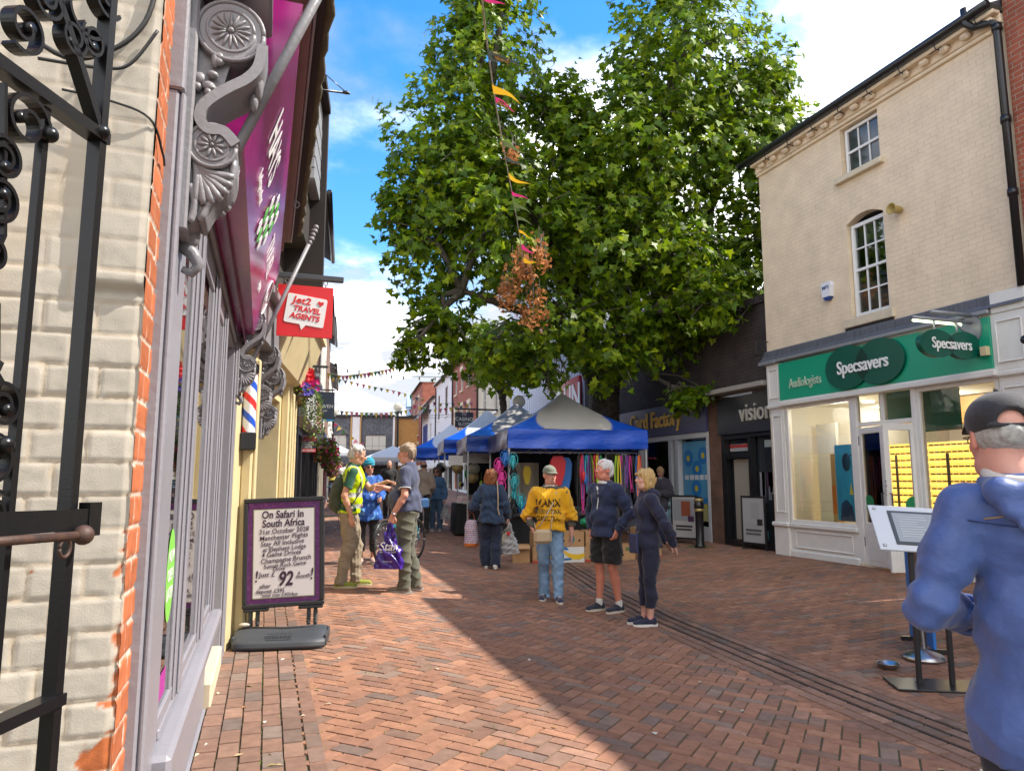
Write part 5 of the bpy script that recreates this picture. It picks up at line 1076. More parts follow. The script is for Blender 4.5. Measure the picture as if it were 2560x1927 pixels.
 poster_stand((9.18, 12.0, float(gz(9.1, 12))), R(-82), 'white poster board half hidden behind the white optician pilaster', blk, [(.34, .34, .34), (.36, .36, .36), (.32, .32, .32), (.03, .03, .03), (.1, .1, .1), (.12, .12, .12)])
 # pale blue panelled block further along
 f = Fr((9.45, 20.4), 84.2); f.u = -f.u; f.n = Vector((f.u.y, -f.u.x, 0)) * 1  # runs away from the lens
 f = Fr((10.55, 31.1), -95.8)
 t = thing('panelled_building', 'pale blue panelled modern building behind the market tents', 'building', tuple(f.p(5, .4)))
 mb = MB(); f.wall(mb, 0, 10.7, 3.0, 9.5, [(1 + 1.6 * k, 2.2 + 1.6 * k, 6.3, 7.8) for k in range(6)], depth=.1)
 f.box(mb, 0, 10.7, 3, 9.4, -5.9, -.2); pan = part('wall', mb, M('pale_blue_panel', (.50, .54, .66), .5, var=.04, vs=2), t, True)
 mb = MB(); 
 for k in range(36): f.box(mb, .3 * k, .3 * k + .02, 3, 6.2, -.001, .006)
 part('panel_seam', mb, M('seam_grey', (.25, .27, .33), .6), pan, True)
 for k in range(6): f.window(t, 1 + 1.6 * k, 2.2 + 1.6 * k, 6.3, 7.8, 2, 1, M('white_gloss'), dkglass, depth=.06)
 mb = MB(); f.box(mb, 0, 10.7, .3, 3.0, -.5, -.05); part('shop_front', mb, M('front_2'), t, True)
 mb = MB(); f.box(mb, -.1, 10.75, 9.4, 9.75, -6, .2); part('roof', mb, M('pale_concrete'), t, True)
 def board(x0, x1, z0, z1, col, txt, tcol, size, lab, zt=.5):
  t6 = thing('shop_sign', lab, 'sign', tuple(f.p((x0 + x1) / 2, z0, .1))); mb = MB(); f.box(mb, x0, x1, z0, z1, .0, .12, bev=.02); part('panel', mb, M('enamel_' + txt.strip(), col, .4), t6, True)
  mb = MB(); write(mb, txt, f.p((x0 + x1) / 2, z0 + (z1 - z0) * zt, .13), f.u, (0, 0, 1), size, ext=.01, bold=.02); part('lettering', mb, M('sign_face_white'), t6, True); return t6
 board(3.2, 6.2, 3.3, 4.2, (.02, .25, .6), 'CO', None, .95, 'blue sign with large white letters above the tents')
 t6 = board(8.1, 10.4, 3.1, 4.9, (.45, .03, .05), 'DUN', None, 1.2, 'red sign with white letters beside the plane tree trunk', .6)
 mb = MB(); write(mb, '& ROSE', f.p(9.3, 3.35, .13), f.u, (0, 0, 1), .34, ext=.01); part('lettering', mb, M('sign_face_white'), t6, True)
rear_shops()
# ------------------------------------------------------------------ far right row and the end of the street
def far_row():
 f = Fr((11.4, 39.4), 84.3); f.u = f.u; wht = M('white_gloss', (.75, .75, .73), .4); dkglass = M('dark_glass'); blk = M('black_gloss'); slate = M('slate')
 O = Vector((11.4, 39.4, 0)); W = Vector((.1, .995, 0)).normalized()
 def frame(s0, s1): # viewer looks towards +X, so the wall runs right to left with s; a = 0 at the far end
  p = O + W * s1; return Fr((p.x, p.y), math.degrees(math.atan2(-W.y, -W.x)))
 redb = brick_mat('terrace_red_brick', (.34, .085, .05), (.28, .07, .045), (.30, .2, .15)); stone = M('cream_stone_trim', (.62, .53, .39), .7)
 wr = M('white_render', (.64, .64, .67), .75, var=.06, vs=1.5); cr = M('cream_render', (.60, .53, .40), .75, var=.08, vs=1.5); orb = M('amber_brick_far', (.42, .22, .07), .8, var=.12, vs=3)
 def house(s0, s1, h, m, wins, lab, roofm=slate, rise=1.6, wm=wht, lint=False, g=.6, arch=(), extra=None):
  fr = frame(s0, s1); L = s1 - s0; t = thing('terrace_building', lab, 'building', tuple(fr.p(L / 2, g)))
  ops = [w for w in wins]; mb = MB(); fr.wall(mb, 0, L, 3.0, h, ops, depth=.14); fr.box(mb, 0, .05, .3, h, -7, -.005); fr.box(mb, L - .05, L, .3, h, -7, -.005); part('wall', mb, m, t, True)
  for k, w in enumerate(ops): fr.window(t, *w, 2, 2, wm, dkglass, depth=.08, sill=.12, sillm=stone if lint else wht)
  if lint:
   mb = MB()
   for w in ops: fr.box(mb, w[0] - .15, w[1] + .15, w[3], w[3] + .32, -.02, .05)
   for w in ops:
    if w in arch: fr.box(mb, w[0] - .2, w[0], w[2], w[3], -.02, .04); fr.box(mb, w[1], w[1] + .2, w[2], w[3], -.02, .04)
   part('lintel', mb, stone, t, True)
  mb = MB(); fr.wall(mb, 0, L, .3, 3.0, [(.4, L / 2 - .2, .9, 2.5), (L / 2 + .2, L - .4, .9, 2.5)], depth=.15, d=.02); fr.box(mb, .2, L - .2, 2.55, 2.95, .02, .12); part('shop_front', mb, M('white_gloss'), t, True)
  mb = MB(); fr.box(mb, .3, L - .3, .8, 2.5, -.3, -.2); part('pane', mb, dkglass, t, True)
  mb = MB(); mb.T = fr.T(); mb.add([(-.05, h, .22), (L + .05, h, .22), (L + .05, h + rise, -3.2), (-.05, h + rise, -3.2), (-.05, h, -7), (L + .05, h, -7)], [(0, 1, 2, 3), (3, 2, 5, 4), (0, 3, 4), (1, 5, 2)]); part('roof', mb, roofm, t, True)
  mb = MB(); mb.tube([fr.p(0, h, .25), fr.p(L, h, .25)], .07, 6); mb.tube([fr.p(0.1, h, .2), fr.p(.1, h - .3, .08), fr.p(.1, .5, .08)], .05, 6); part('gutter', mb, blk, t, True)
  return t, fr, L
 # nearest first
 house(-8.2, -.1, 8.9, cr, [(1.5, 2.4, 5, 6.8), (4.5, 5.4, 5, 6.8)], 'cream rendered building behind the second tent', rise=1.2)
 w = [(.9, 1.8, 7.4, 8.7), (3.4, 4.3, 7.4, 8.7), (6.2, 7.1, 7.4, 8.7), (.9, 1.8, 4.4, 6.2), (3.4, 4.3, 4.4, 6.3), (6.2, 7.1, 4.4, 6.2)]
 t, fr, L = house(.0, 9.8, 9.5, redb, w, 'red brick three storey building with cream stone window surrounds', lint=True, arch=w[3:])
 mb = MB(); mb.T = fr.T(); mb.add([(6, 3.6, 1.6), (10, 3.6, 1.6), (10, 4.7, .05), (6, 4.7, .05)], [(0, 1, 2, 3)]); part('porch_roof', mb, slate, t, True)
 house(9.9, 19.5, 9.45, wr, [(1.2, 2.3, 6.4, 8.4), (5.5, 6.9, 6.4, 8.6), (1.4, 2.4, 3.5, 5.4)], 'white rendered building with tall dark brown windows', wm=M('brown_frame', (.12, .05, .035), .5))
 t, fr, L = house(19.6, 30.6, 8.6, wr, [(2.2, 3.4, 4.2, 6.6), (6.5, 7.7, 4.2, 6.6)], 'white building with blue shutters and dark roof slope')
 mb = MB()
 for a in (.9, 2.3, 3.5): fr.box(mb, 2.2 + a - 1.6, 2.2 + a - .9, 4.2, 6.7, .02, .08, bev=.01)
 part('shutter', mb, M('shutter_blue', (.02, .035, .22), .5), t, True)
 mb = MB(); mb.T = fr.T(); mb.add([(.0, 7.2, 1.0), (6, 7.2, 1.0), (6, 8.5, .05), (0, 8.5, .05)], [(0, 1, 2, 3)]); part('lean_roof', mb, slate, t, True)
 w = [(1.8, 3.2, 8.6, 10.1), (7.0, 8.4, 8.6, 10.1), (1.8, 3.2, 6.2, 7.9), (7.0, 8.4, 6.2, 7.9), (1.8, 3.2, 3.6, 5.2), (7.0, 8.4, 3.6, 5.2)]
 house(30.7, 42.5, 11.3, redb, w, 'tall flat topped red brick building with white sills', rise=.15, lint=True, roofm=M('pale_concrete'))
 t, fr, L = house(42.6, 60.2, 8.9, wr, [(5, 6.5, 4, 6), (11, 12.5, 4, 6)], 'white building with a small pale blue dormer')
 mb = MB(); mb.T = fr.T(); mb.box(11, 13.5, 8.4, 10.4, -2, .1); mb.add([(10.8, 10.4, .2), (13.7, 10.4, .2), (12.25, 12.2, .2), (12.25, 12.2, -3), (10.8, 10.4, -3), (13.7, 10.4, -3)], [(0, 1, 2), (0, 2, 3, 4), (1, 5, 3, 2)]); part('dormer', mb, M('dormer_blue', (.30, .48, .68), .6), t, True)
 house(60.3, 104, 8.6, wr, [(4 + 6.5 * k, 6.5 + 6.5 * k, 5, 7) for k in range(6)], 'long low white terrace at the far end on the right')
 # small pub sign and casino sign
 def psign(s, z0, z1, x0, x1, rows, lab, tx=(.5, .5, .52)):
  c = O + W * s; n = Vector((-W.y, W.x, 0)); t = thing('projecting_sign', lab, 'sign', (c.x, c.y, z0)); mb = MB(); y = c.y
  mb.box(c.x - x1, c.x - x0, y - .05, y + .05, z0, z1, bev=.01); part('panel', mb, M('sign_navy_black', (.012, .014, .035), .45), t, True)
  mb = MB(); mb.box(c.x - x1, c.x, y - .03, y + .03, z1 + .12, z1 + .2); mb.tube([(c.x - x1 + .2, y, z1), (c.x - x1 + .2, y, z1 + .15)], .03, 6); mb.tube([(c.x - x0 - .2, y, z1), (c.x - x0 - .2, y, z1 + .15)], .03, 6)
  mb.tube([(c.x - x0, y, z0 - .5), (c.x, y, z0 - .5)], .03, 6); mb.tube([(c.x - x0, y, z0 - .5), (c.x, y, z0 - .9)], .03, 6); part('bracket', mb, blk, t, True)
  mb = MB()
  for s_, zz, sz in rows: write(mb, s_, (c.x - (x0 + x1) / 2, y - .06, z0 + (z1 - z0) * zz), (1, 0, 0), (0, 0, 1), sz, ext=.005)
  part('lettering', mb, M('sign_letter_dull', tx, .5), t, True)
 psign(-5.6, 4.1, 4.85, 1.3, 2.22, [('777', .84, .17), ('CASINO', .53, .25), ('SLOTS', .2, .22)], 'dark navy hanging casino sign above the tents')
 psign(44, 4.35, 6.3, 1.6, 3.3, [('THE', .75, .4), ('BAILEY', .5, .4), ('HEAD', .25, .4)], 'small black hanging sign with gold letters far down the street', (.5, .35, .12))
far_row()
def street_end():
 f = Fr((4.6, 78.0), -16); f = Fr((3.2, 77.2), -15.5); g = 1.1
 t = thing('slate_building', 'slate clad building with white piers closing the far end of the street', 'building', tuple(f.p(6, g)))
 sl = brick_mat('slate_hung', (.115, .125, .15), (.09, .10, .12), (.05, .05, .06), bw=.5, bh=.25, ms=.03); wht = M('white_gloss'); dkg = M('dark_glass'); L = 9.6
 wins = [(2.3 + 0, 4.7, 4.6, 6.2), (6.6, 8.8, 4.6, 6.2), (-1.2, .4, 4.6, 6.2)]
 mb = MB(); f.wall(mb, -3, L, 3.1, 8.15, wins, depth=.2); part('wall', mb, sl, t, True)
 for w in wins: f.window(t, *w, 3, 1, M('brown_frame', (.12, .05, .035), .5), M('pale_blind'), depth=.12)
 mb = MB()
 for a in (1.0, 5.3): f.box(mb, a, a + .75, 3.3, 8.1, -.1, .25); 
 f.box(mb, 9.5, 9.7, 1, 8.1, -.1, .2); part('pier', mb, M('white_render'), t, True)
 mb = MB()
 for a in (.85, 1.75, 5.1, 6.05): f.box(mb, a, a + .15, 1, 8.1, -.1, .2)
 f.box(mb, 1.0, 1.75, .9, 3.3, -.1, .2); part('timber_fin', mb, M('oak_lining'), t, True)
 mb = MB(); f.box(mb, -3, L, 8.1, 8.3, -6, .3); f.box(mb, -3, L, 3.0, 3.12, -2, .3); part('roof', mb, M('matt_black'), t, True)
 mb = MB(); f.box(mb, -3, L, .9, 3.0, -4, -2); part('undercroft', mb, M('dark_room'), t, True)
 mb = MB(); f.box(mb, -3, .9, 3.2, 4.3, .05, .25); part('teal_fascia', mb, M('teal_sign', (.02, .45, .48), .4), t, True)
 mb = MB(); write(mb, 'ELLA', f.p(-.4, 3.8, .28), f.u, (0, 0, 1), .9, ext=.01, bold=.03); part('lettering', mb, M('sign_face_white'), t, True)
 t2 = thing('portrait_banner', 'framed banner of a white robed figure on red on the far slate wall', 'banner', tuple(f.p(-.5, 5.4, .4)))
 mb = MB(); f.box(mb, -1.6, .55, 4.75, 7.2, .25, .38); part('frame', mb, M('dark_room'), t2, True)
 mb = MB(); f.box(mb, -1.4, .35, 4.95, 7.0, .385, .40, col=(.10, .05, .06)); f.box(mb, -.2, .35, 4.95, 6.6, .40, .405, col=(.30, .03, .06))
 mb.prism([(-.95, 4.95), (-.1, 4.95), (-.25, 5.6), (-.05, 5.85), (-.35, 6.35), (-.65, 6.35), (-1.1, 5.8), (-.85, 5.6)], f.p(0, 0, .405), f.u, (0, 0, 1), f.n, .01, col=(.55, .5, .52))
 n = 12; mb.prism([(-.5 + .13 * math.cos(k * 6.2832 / n), 6.5 + .17 * math.sin(k * 6.2832 / n)) for k in range(n)], f.p(0, 0, .405), f.u, (0, 0, 1), f.n, .012, col=(.5, .42, .4)); part('picture', mb, M('print_card'), t2, True)
 fa = Fr((12.5, 75.1), -15.5); t3 = thing('amber_building', 'amber brick wall right of the far slate building', 'building', tuple(fa.p(3, g)))
 mb = MB(); fa.box(mb, .0, 9, .9, 8.0, -5, -.2); part('wall', mb, M('amber_brick_far'), t3, True); mb = MB(); fa.box(mb, -.1, 9.1, 8.0, 8.25, -5.2, .0); part('roof', mb, M('matt_black'), t3, True)
 mb = MB(); fa.box(mb, .3, 2.2, 3.0, 5.0, .3, .5); part('white_board', mb, M('white_render'), t3, True)
 # street lamps with globes
 blk = M('black_gloss')
 def lamp(x, y, h, r, lab):
  g = float(gz(x, y)); t = thing('street_lamp', lab, 'street lamp', (x, y, g)); mb = MB(); mb.lathe([(.11, 0), (.11, .7), (.07, .8), (.05, h - .35), (.09, h - .3), (.1, h - .2)], (0, 0, 0), 12); part('post', mb, blk, t)
  mb = MB(); mb.ell((0, 0, h - .2 + r), r, 20, 14); part('globe', mb, M('globe_glass', (.72, .70, .62), .3, trans=.4), t)
 lamp(8.0, 19.6, 4.15, .235, 'globe street lamp showing over the front tent'); lamp(8.55, 24.2, 4.05, .235, 'globe street lamp showing over the second tent')
 lamp(6.35, 37.0, 4.6, .24, 'globe street lamp beside the tall red brick building'); lamp(3.2, 38.5, 4.3, .24, 'globe street lamp before the teal shop sign')
street_end()
# ------------------------------------------------------------------ market stalls
def market():
 blue = M('tent_blue', (.005, .075, .52), .3, var=.12, vs=3, bump=.012, bs=7, vscale=(1, 1, 2), spec=.6); dkb = M('tent_shaded_blue', (.035, .04, .12), .28, var=.2, vs=4, bump=.02, bs=6, spec=.7)
 greyf = M('tent_grey', (.50, .48, .45), .6, var=.06, vs=2, bump=.008, bs=6, trans=.2); whf = M('tent_white', (.66, .70, .76), .5, var=.04, vs=2, bump=.008, bs=6, trans=.25)
 alu = M('tent_leg', (.42, .43, .44), .4, metal=.4); blk = M('black_gloss'); cloth = M('black_cloth', (.012, .012, .014), .85, bump=.01, bs=14)
 def tent(L, rz, w, zt, rise, roof, lab, lens):
  g = float(gz(L[0] + 1, L[1] + 1)); t = thing('market_tent', lab, 'market tent', (L[0], L[1], g), R(rz), 'market tents in a row'); zt -= g; h = .40
  mb = MB(); c = w / 2; N_ = 16; ap = zt + rise
  for s_ in range(4):      # four roof slopes, blue at the corners
   Rm = Matrix.Translation((c, c, 0)) @ Matrix.Rotation(math.pi / 2 * s_, 4, 'Z')
   def P(u, v): # u -1..1 along the eave, v 0..1 to the apex
    k = c * (1 - v); sag = -.10 * math.sin(math.pi * v) * (1 - .35 * (1 - abs(u))) + .006 * math.sin(u * 11 + s_) * (1 - v); return (u * k, -k, zt + rise * v + sag)
   vs = [P(-1 + 2 * i / (2 * N_), j / N_) for i in range(2 * N_ + 1) for j in range(N_ + 1)]; f = []; mi = []
   for i in range(2 * N_):
    for j in range(N_):
     f.append((i * (N_ + 1) + j, (i + 1) * (N_ + 1) + j, (i + 1) * (N_ + 1) + j + 1, i * (N_ + 1) + j + 1)); u = abs(-1 + (2 * i + 1) / (2 * N_)); v = (j + .5) / N_
     mi.append(1 if (u > .50 and v < .52 * (u - .50) / .5 + .02) else 0)
   for m_ in (0, 1):
    ff = [q for q, z in zip(f, mi) if z == m_]
    if ff: mb.add(vs, ff, mi=m_, sm=True, T=Rm)
  part('roof', mb, [roof, blue], t)
  for s_ in range(4):
   mb = MB(); Rm = Matrix.Translation((c, c, 0)) @ Matrix.Rotation(math.pi / 2 * s_, 4, 'Z'); r2 = random.Random(s_)
   ph = r2.random() * 6
   def V(u, v): x = -c + w * u; return (x, -c - .012 - .018 * math.sin(u * 9 + ph) * v - .012 * math.sin(u * 23 + ph + 3 * v) * v - .01 * math.sin(v * 7 + u * 4), zt - h * v + .012 * math.sin(u * 3.1416) * (-1))
   mb.grid(48, 8, V, T=Rm); part('valance', mb, dkb if s_ == 3 else blue, t)  # left valance in a darker blue, its shade painted into the fabric colour
  for x, y in lens:
   mb = MB(); mb.box(x - .02, x + .02, y - .02, y + .02, 0, zt - .02, bev=.004); mb.box(x - .05, x + .05, y - .05, y + .05, 0, .012); part('leg', mb, alu, t)
  mb = MB()
  for a, b in (((.04, .04), (w - .04, .04)), ((.04, .04), (.04, w - .04)), ((w - .04, .04), (w - .04, w - .04)), ((.04, w - .04), (w - .04, w - .04))):
   A, B = Vector((*a, 0)), Vector((*b, 0))
   for k in range(4):
    p, q = A.lerp(B, k / 4), A.lerp(B, (k + 1) / 4); mb.tube([p + Vector((0, 0, zt - .12)), q + Vector((0, 0, zt - .42))], .012, 5); mb.tube([p + Vector((0, 0, zt - .42)), q + Vector((0, 0, zt - .12))], .012, 5)
  mb.tube([(c, c, zt - .1), (c, c, ap - .03)], .02, 6); part('truss', mb, alu, t)
  return t, g
 four = lambda w: ((.03, .03), (w - .03, .03), (.03, w - .03), (w - .03, w - .03))
 T1 = (4.68, 13.94); rz = -9.6
 tent(T1, rz, 3.02, 2.60, .95, greyf, 'blue market tent with pale grey peak selling dog leads, nearest in the row', four(3.02))
 tent((4.74, 17.35), rz, 3.0, 2.66, 1.0, greyf, 'second blue and grey market tent, with the jewellery table', four(3.0))
 tent((5.02, 21.0), rz, 3.0, 2.76, 1.05, whf, 'third market tent with pale blue white roof', four(3.0))
 tent((5.45, 27.6), rz, 3.0, 2.80, 1.05, whf, 'farthest market tent with white peak and blue front', four(3.0))
 Rm = Matrix.Translation((T1[0], T1[1], 0)) @ Matrix.Rotation(R(rz), 4, 'Z')
 W = lambda x, y, z=0: tuple(Rm @ Vector((x, y, z)))
 r2 = random.Random(21); dv = Vector(W(1, 0)) - Vector(W(0, 0)); dn = Vector(W(0, 1)) - Vector(W(0, 0))
 # tables under cloth
 def table(c, rz_, w, d, h, lab, over=.0):
  g = float(gz(c[0], c[1])); t = thing('stall_table', lab, 'table', (c[0], c[1], g), R(rz_)); mb = MB()
  mb.box(-w / 2, w / 2, -d / 2, d / 2, h - .03, h, bev=.008); part('top', mb, cloth, t)
  mb = MB()
  def ring(u, v):
   p = u * (2 * w + 2 * d)
   if p < w: x, y = -w / 2 + p, -d / 2
   elif p < w + d: x, y = w / 2, -d / 2 + p - w
   elif p < 2 * w + d: x, y = w / 2 - (p - w - d), d / 2
   else: x, y = -w / 2, d / 2 - (p - 2 * w - d)
   k = 1 + .04 * v + .025 * v * math.sin(u * 90); return (x * k, y * k, h - .005 - (h - .06) * v)
  mb.grid(120, 6, ring); part('cloth', mb, cloth, t)
  return t, g
 c = W(1.2, .75); table(c, rz, 2.2, .7, .72, 'black cloth covered stall table under the nearest tent')
 c = W(-.35, 4.15); table(c, rz, .85, 1.3, .80, 'black clothed jewellery table at the second tent')
 # banana boxes in front
 card = M('cardboard', (.42, .245, .115), .85, var=.1, vs=6); red = M('print_red', (.45, .06, .03), .7); yel = M('print_yellow', (.75, .48, .02), .7); wht = M('print_white', (.68, .68, .66), .7); blu = M('print_blue', (.02, .15, .42), .7); hole = M('matt_black'); tealp = M('print_teal', (.05, .18, .22), .7)
 def ban(mb, o, sc, fl=1):
  pts = [(-.5, .12), (-.35, -.06), (-.1, -.16), (.2, -.16), (.45, -.05), (.5, .02), (.42, .03), (.2, -.02), (-.1, .0), (-.3, .06), (-.44, .16)]
  mb.prism([(fl * a * sc, b * sc) for a, b in (pts if fl > 0 else pts[::-1])], o, (1, 0, 0), (0, 0, 1), (0, -1, 0), .002)
 def box(x, y, z, w, h, d, kind, lab, rz_):
  p = W(x, y, 0); g = float(gz(p[0], p[1])); t = thing('banana_box', lab, 'cardboard box', (p[0], p[1], g + z), R(rz_), 'cardboard boxes before the stall')
  mb = MB(); e = .008
  mb.box(-w / 2, w / 2, -d / 2, -d / 2 + e, 0, h, bev=.002); mb.box(-w / 2, w / 2, d / 2 - e, d / 2, 0, h, bev=.002); mb.box(-w / 2, -w / 2 + e, -d / 2 + e, d / 2 - e, 0, h); mb.box(w / 2 - e, w / 2, -d / 2 + e, d / 2 - e, 0, h); mb.box(-w / 2 + e, w / 2 - e, -d / 2 + e, d / 2 - e, 0, e)
  part('carton', mb, wht if kind == 'white' else card, t); yf = -d / 2 - .001; mb = MB(); hh = MB(); n = 14
  def disc(b, x_, z_, r, ry=None): b.add([(x_ + r * math.cos(k * 6.2832 / n), yf - .002, z_ + (ry or r) * math.sin(k * 6.2832 / n)) for k in range(n)], [tuple(range(n))])
  if kind == 'oval':
   b = MB(); disc(b, 0, h * .5, .055, .07); part('printed_seal', b, tealp, t); disc(hh, -.15, h * .4, .02); disc(hh, .15, h * .42, .02)
  if kind == 'white':
   b = MB(); ban(b, (.05, yf, h * .55), .44); ban(b, (.08, yf - .002, h * .42), .4); part('banana_print', b, yel, t)
   b = MB(); b.box(-.2, -.15, yf - .002, yf, h * .4, h * .6); b.prism([(-.2, .03), (.0, .05), (.0, .09), (-.2, .07)], (0, yf, 0), (1, 0, 0), (0, 0, 1), (0, -1, 0), .002); b.prism([(-.2, h), (-.1, h), (-.05, h * .82), (-.12, h * .8)], (0, yf, 0), (1, 0, 0), (0, 0, 1), (0, -1, 0), .0012); part('blue_print', b, blu, t); disc(hh, .02, h * .35, .015); disc(hh, .2, h * .38, .02)
  if kind == 'banana':
   b = MB(); ban(b, (.05, yf, h * .62), .30); ban(b, (.07, yf - .002, h * .48), .3); part('banana_print', b, yel, t)
   b = MB(); b.box(-w / 2, w / 2, yf - .001, yf, 0, .045); part('red_band', b, red, t); disc(hh, -.15, h * .36, .022); disc(hh, .17, h * .38, .022); hh.add([(-.07, yf - .002, h * .75), (.05, yf - .002, h * .75), (-.01, yf - .002, h * .58)], [(0, 1, 2)])
   b = MB(); write(b, 'BANANAS', (-.08, yf - .003, h * .3), (1, 0, 0), (0, 0, 1), .04, ext=.0005); part('lettering', b, hole, t)
  if kind == 'plain': disc(hh, 0, h * .35, .02); b = MB(); b.box(.05, .17, yf - .002, yf, h * .6, h * .85); part('label_print', b, M('print_green', (.12, .16, .05), .7), t)
  if hh.n: part('hand_hole', hh, hole, t)
  if kind == 'open':
   b = MB(); b.add([(-w / 2, -d / 2, h), (w / 2, -d / 2, h), (w / 2, -d / 2 - .09, h - .06), (-w / 2, -d / 2 - .09, h - .06)], [(0, 1, 2, 3)]); b.add([(-w / 2, -d / 2, h), (-w / 2, d / 2, h), (-w / 2 - .1, d / 2, h + .04), (-w / 2 - .1, -d / 2, h + .04)], [(0, 1, 2, 3)]); part('flap', b, card, t)
 hb = .285; y0 = -.95
 for i, (x, up, lo, la, lb) in enumerate(((.55, 'plain', 'banana', 'brown box above the banana print box at the left of the row', 'brown banana print box with red base at the left of the row'),
   (1.05, 'oval', 'white', 'brown box with a blue oval seal, on the white banana box', 'white box printed with a big yellow banana'),
   (1.56, 'plain', 'banana', 'brown box hidden behind the man in shorts, upper', 'brown banana print box behind the man in shorts, lower'),
   (2.06, None, 'plain', '', 'plain brown box showing between the couple'), (2.58, 'plain', 'banana', 'brown box topmost at the right end of the row', 'banana print box with red base at the right end of the row'))):
  box(x, y0 + .02 * (i % 2), 0, .5, hb, .38, lo, lb, rz + r2.uniform(-2, 2))
  if up: box(x + .01, y0 + .03, hb + .002, .485, hb, .37, up, la, rz + r2.uniform(-3, 3))
 box(.08, -1.05, 0, .32, .33, .3, 'open', 'small open cardboard carton with flaps at the left of the boxes', rz - 6)
 # green net cushion and dog beds on the table
 p = W(1.62, -.55, 0); mb = MB(); rr = np.random.default_rng(3)
 def bl(u, v):
  a = 6.2832 * u; b = math.pi * (v - .5); k = 1 + .08 * math.sin(9 * a) * math.cos(7 * b) + .05 * math.sin(23 * a + 5 * b); return (p[0] + .24 * k * math.cos(a) * math.cos(b), p[1] + .2 * k * math.sin(a) * math.cos(b), .71 + .11 * k * math.sin(b))
 mb.grid(60, 30, bl); single('net_cushion', mb, M('green_net', (.02, .28, .12), .7, var=.3, vs=40, bump=.01, bs=90), 'bright green crumpled net cushion in the boxes', 'cushion')
 fur = M('grey_plush', (.07, .07, .08), .95, var=.3, vs=25, bump=.01, bs=60); tbz = .73
 for k, (x, y, w, lab) in enumerate(((.42, .55, .55, 'dark grey plush dog bed by the left pole'), (1.0, .6, .6, 'dark grey plush dog bed in the middle of the stall table'), (1.55, .62, .5, 'grey plush dog bed at the right of the stall table'))):
  q = W(x, y); mb = MB(); mb.T = Matrix.Translation((q[0], q[1], tbz + .03)) @ Matrix.Rotation(R(rz), 4, 'Z'); mb.box(-w / 2, w / 2, -.22, .22, .0, .1, bev=.04); mb.tube([(-w / 2 + .05, -.2, .13), (-w / 2 + .05, .2, .15), (w / 2 - .05, .2, .15), (w / 2 - .05, -.2, .13)], .065, 10); single('dog_bed', mb, fur, lab, 'dog bed', 'plush dog beds on the stall')
  if k < 2: mb = MB(); mb.T = Matrix.Translation((q[0], q[1], tbz + .25)) @ Matrix.Rotation(R(rz), 4, 'Z'); mb.box(-w / 2, w / 2, -.2, .24, .0, .12, bev=.05); mb.box(-w / 2 + .03, w / 2 - .03, -.21, .2, -.03, .0, bev=.01, col=(1, 1, 1)); single('dog_bed', mb, fur, lab.replace('dog bed', 'dog bed stacked on top,'), 'dog bed', 'plush dog beds on the stall')
 # rail with leads
 g1 = float(gz(*W(1.5, 1.5)[:2]))
 t = thing('display_rail', 'grey metal display rail with hooks under the nearest tent', 'rail', W(1.5, .25, 2.1)); mb = MB()
 mb.tube([W(.1, .25, 2.12), W(2.95, .25, 2.12)], .014, 6); part('bar', mb, alu, t, True)
 for x in np.linspace(.5, 2.8, 12): mb = MB(); mb.tube([W(x, .25, 2.12), W(x, .15, 2.1), W(x, .1, 2.08), W(x, .1, 2.1)], .006, 5); part('hook', mb, alu, t, True)
 cols = dict(red=(.55, .02, .03), blue=(.03, .16, .5), teal=(.03, .35, .4), lime=(.35, .6, .03), yellow=(.7, .5, .02), orange=(.75, .18, .02), pink=(.65, .04, .28), purple=(.2, .05, .35), black=(.015, .015, .015), green=(.03, .3, .08))
 def lead(x, y, z1, L_, c, lab, w=.018):
  mb = MB(); a = r2.uniform(-.03, .03)
  for s_ in (-1, 1):
   pts = [W(x + s_ * .012 + s_ * .02 * math.sin(3.14 * k / 8) + a * k / 8, y + .01 * s_ + r2.uniform(-.006, .006), z1 - L_ * k / 8) for k in range(9)]; mb.strip(pts, w, .004, dv)
  mb.tube([W(x + a + .03 * math.cos(q), y, z1 - L_ - .03 + .035 * math.sin(q)) for q in np.linspace(0, 6.28, 12)], .007, 5)
  mb.tube([W(x, y, z1 + .03), W(x, y, z1)], .006, 5)
  single('dog_lead', mb, M('webbing_' + c, cols[c], .55), lab, 'dog lead', 'dog leads on the stall rail')
 spec = [(1.60, .55, 'red'), (1.65, .9, 'blue'), (1.70, .7, 'teal'), (1.76, 1.0, 'purple'), (1.82, .5, 'lime'), (1.88, .45, 'red'), (1.93, .55, 'yellow'), (1.98, .8, 'orange'), (2.03, .6, 'green'), (1.62, 1.15, 'pink'), (1.79, 1.3, 'black'), (2.0, 1.2, 'purple'), (1.52, 1.25, 'black'),
   (2.36, .75, 'lime'), (2.42, .95, 'yellow'), (2.48, .8, 'pink'), (2.53, 1.05, 'black'), (2.6, .6, 'purple'), (2.68, .7, 'pink'), (2.74, .9, 'black'), (2.86, 1.25, 'orange'), (2.90, 1.4, 'red'), (2.82, .95, 'blue')]
 seen = {}
 for x, L_, c in spec:
  k = seen[c] = seen.get(c, 0) + 1; side = 'left of the white haired man' if x < 2.2 else 'right of the couple'
  lab = {1: '%s dog lead hanging in the bunch %s', 2: 'second %s dog lead in the bunch %s', 3: 'third %s dog lead hanging %s'}.get(k, 'another %s dog lead hanging %s') % (c, side)
  lead(x, .12 + r2.uniform(-.06, .06), 2.06, L_, c, lab, w=.03 if c in ('orange',) else .022)
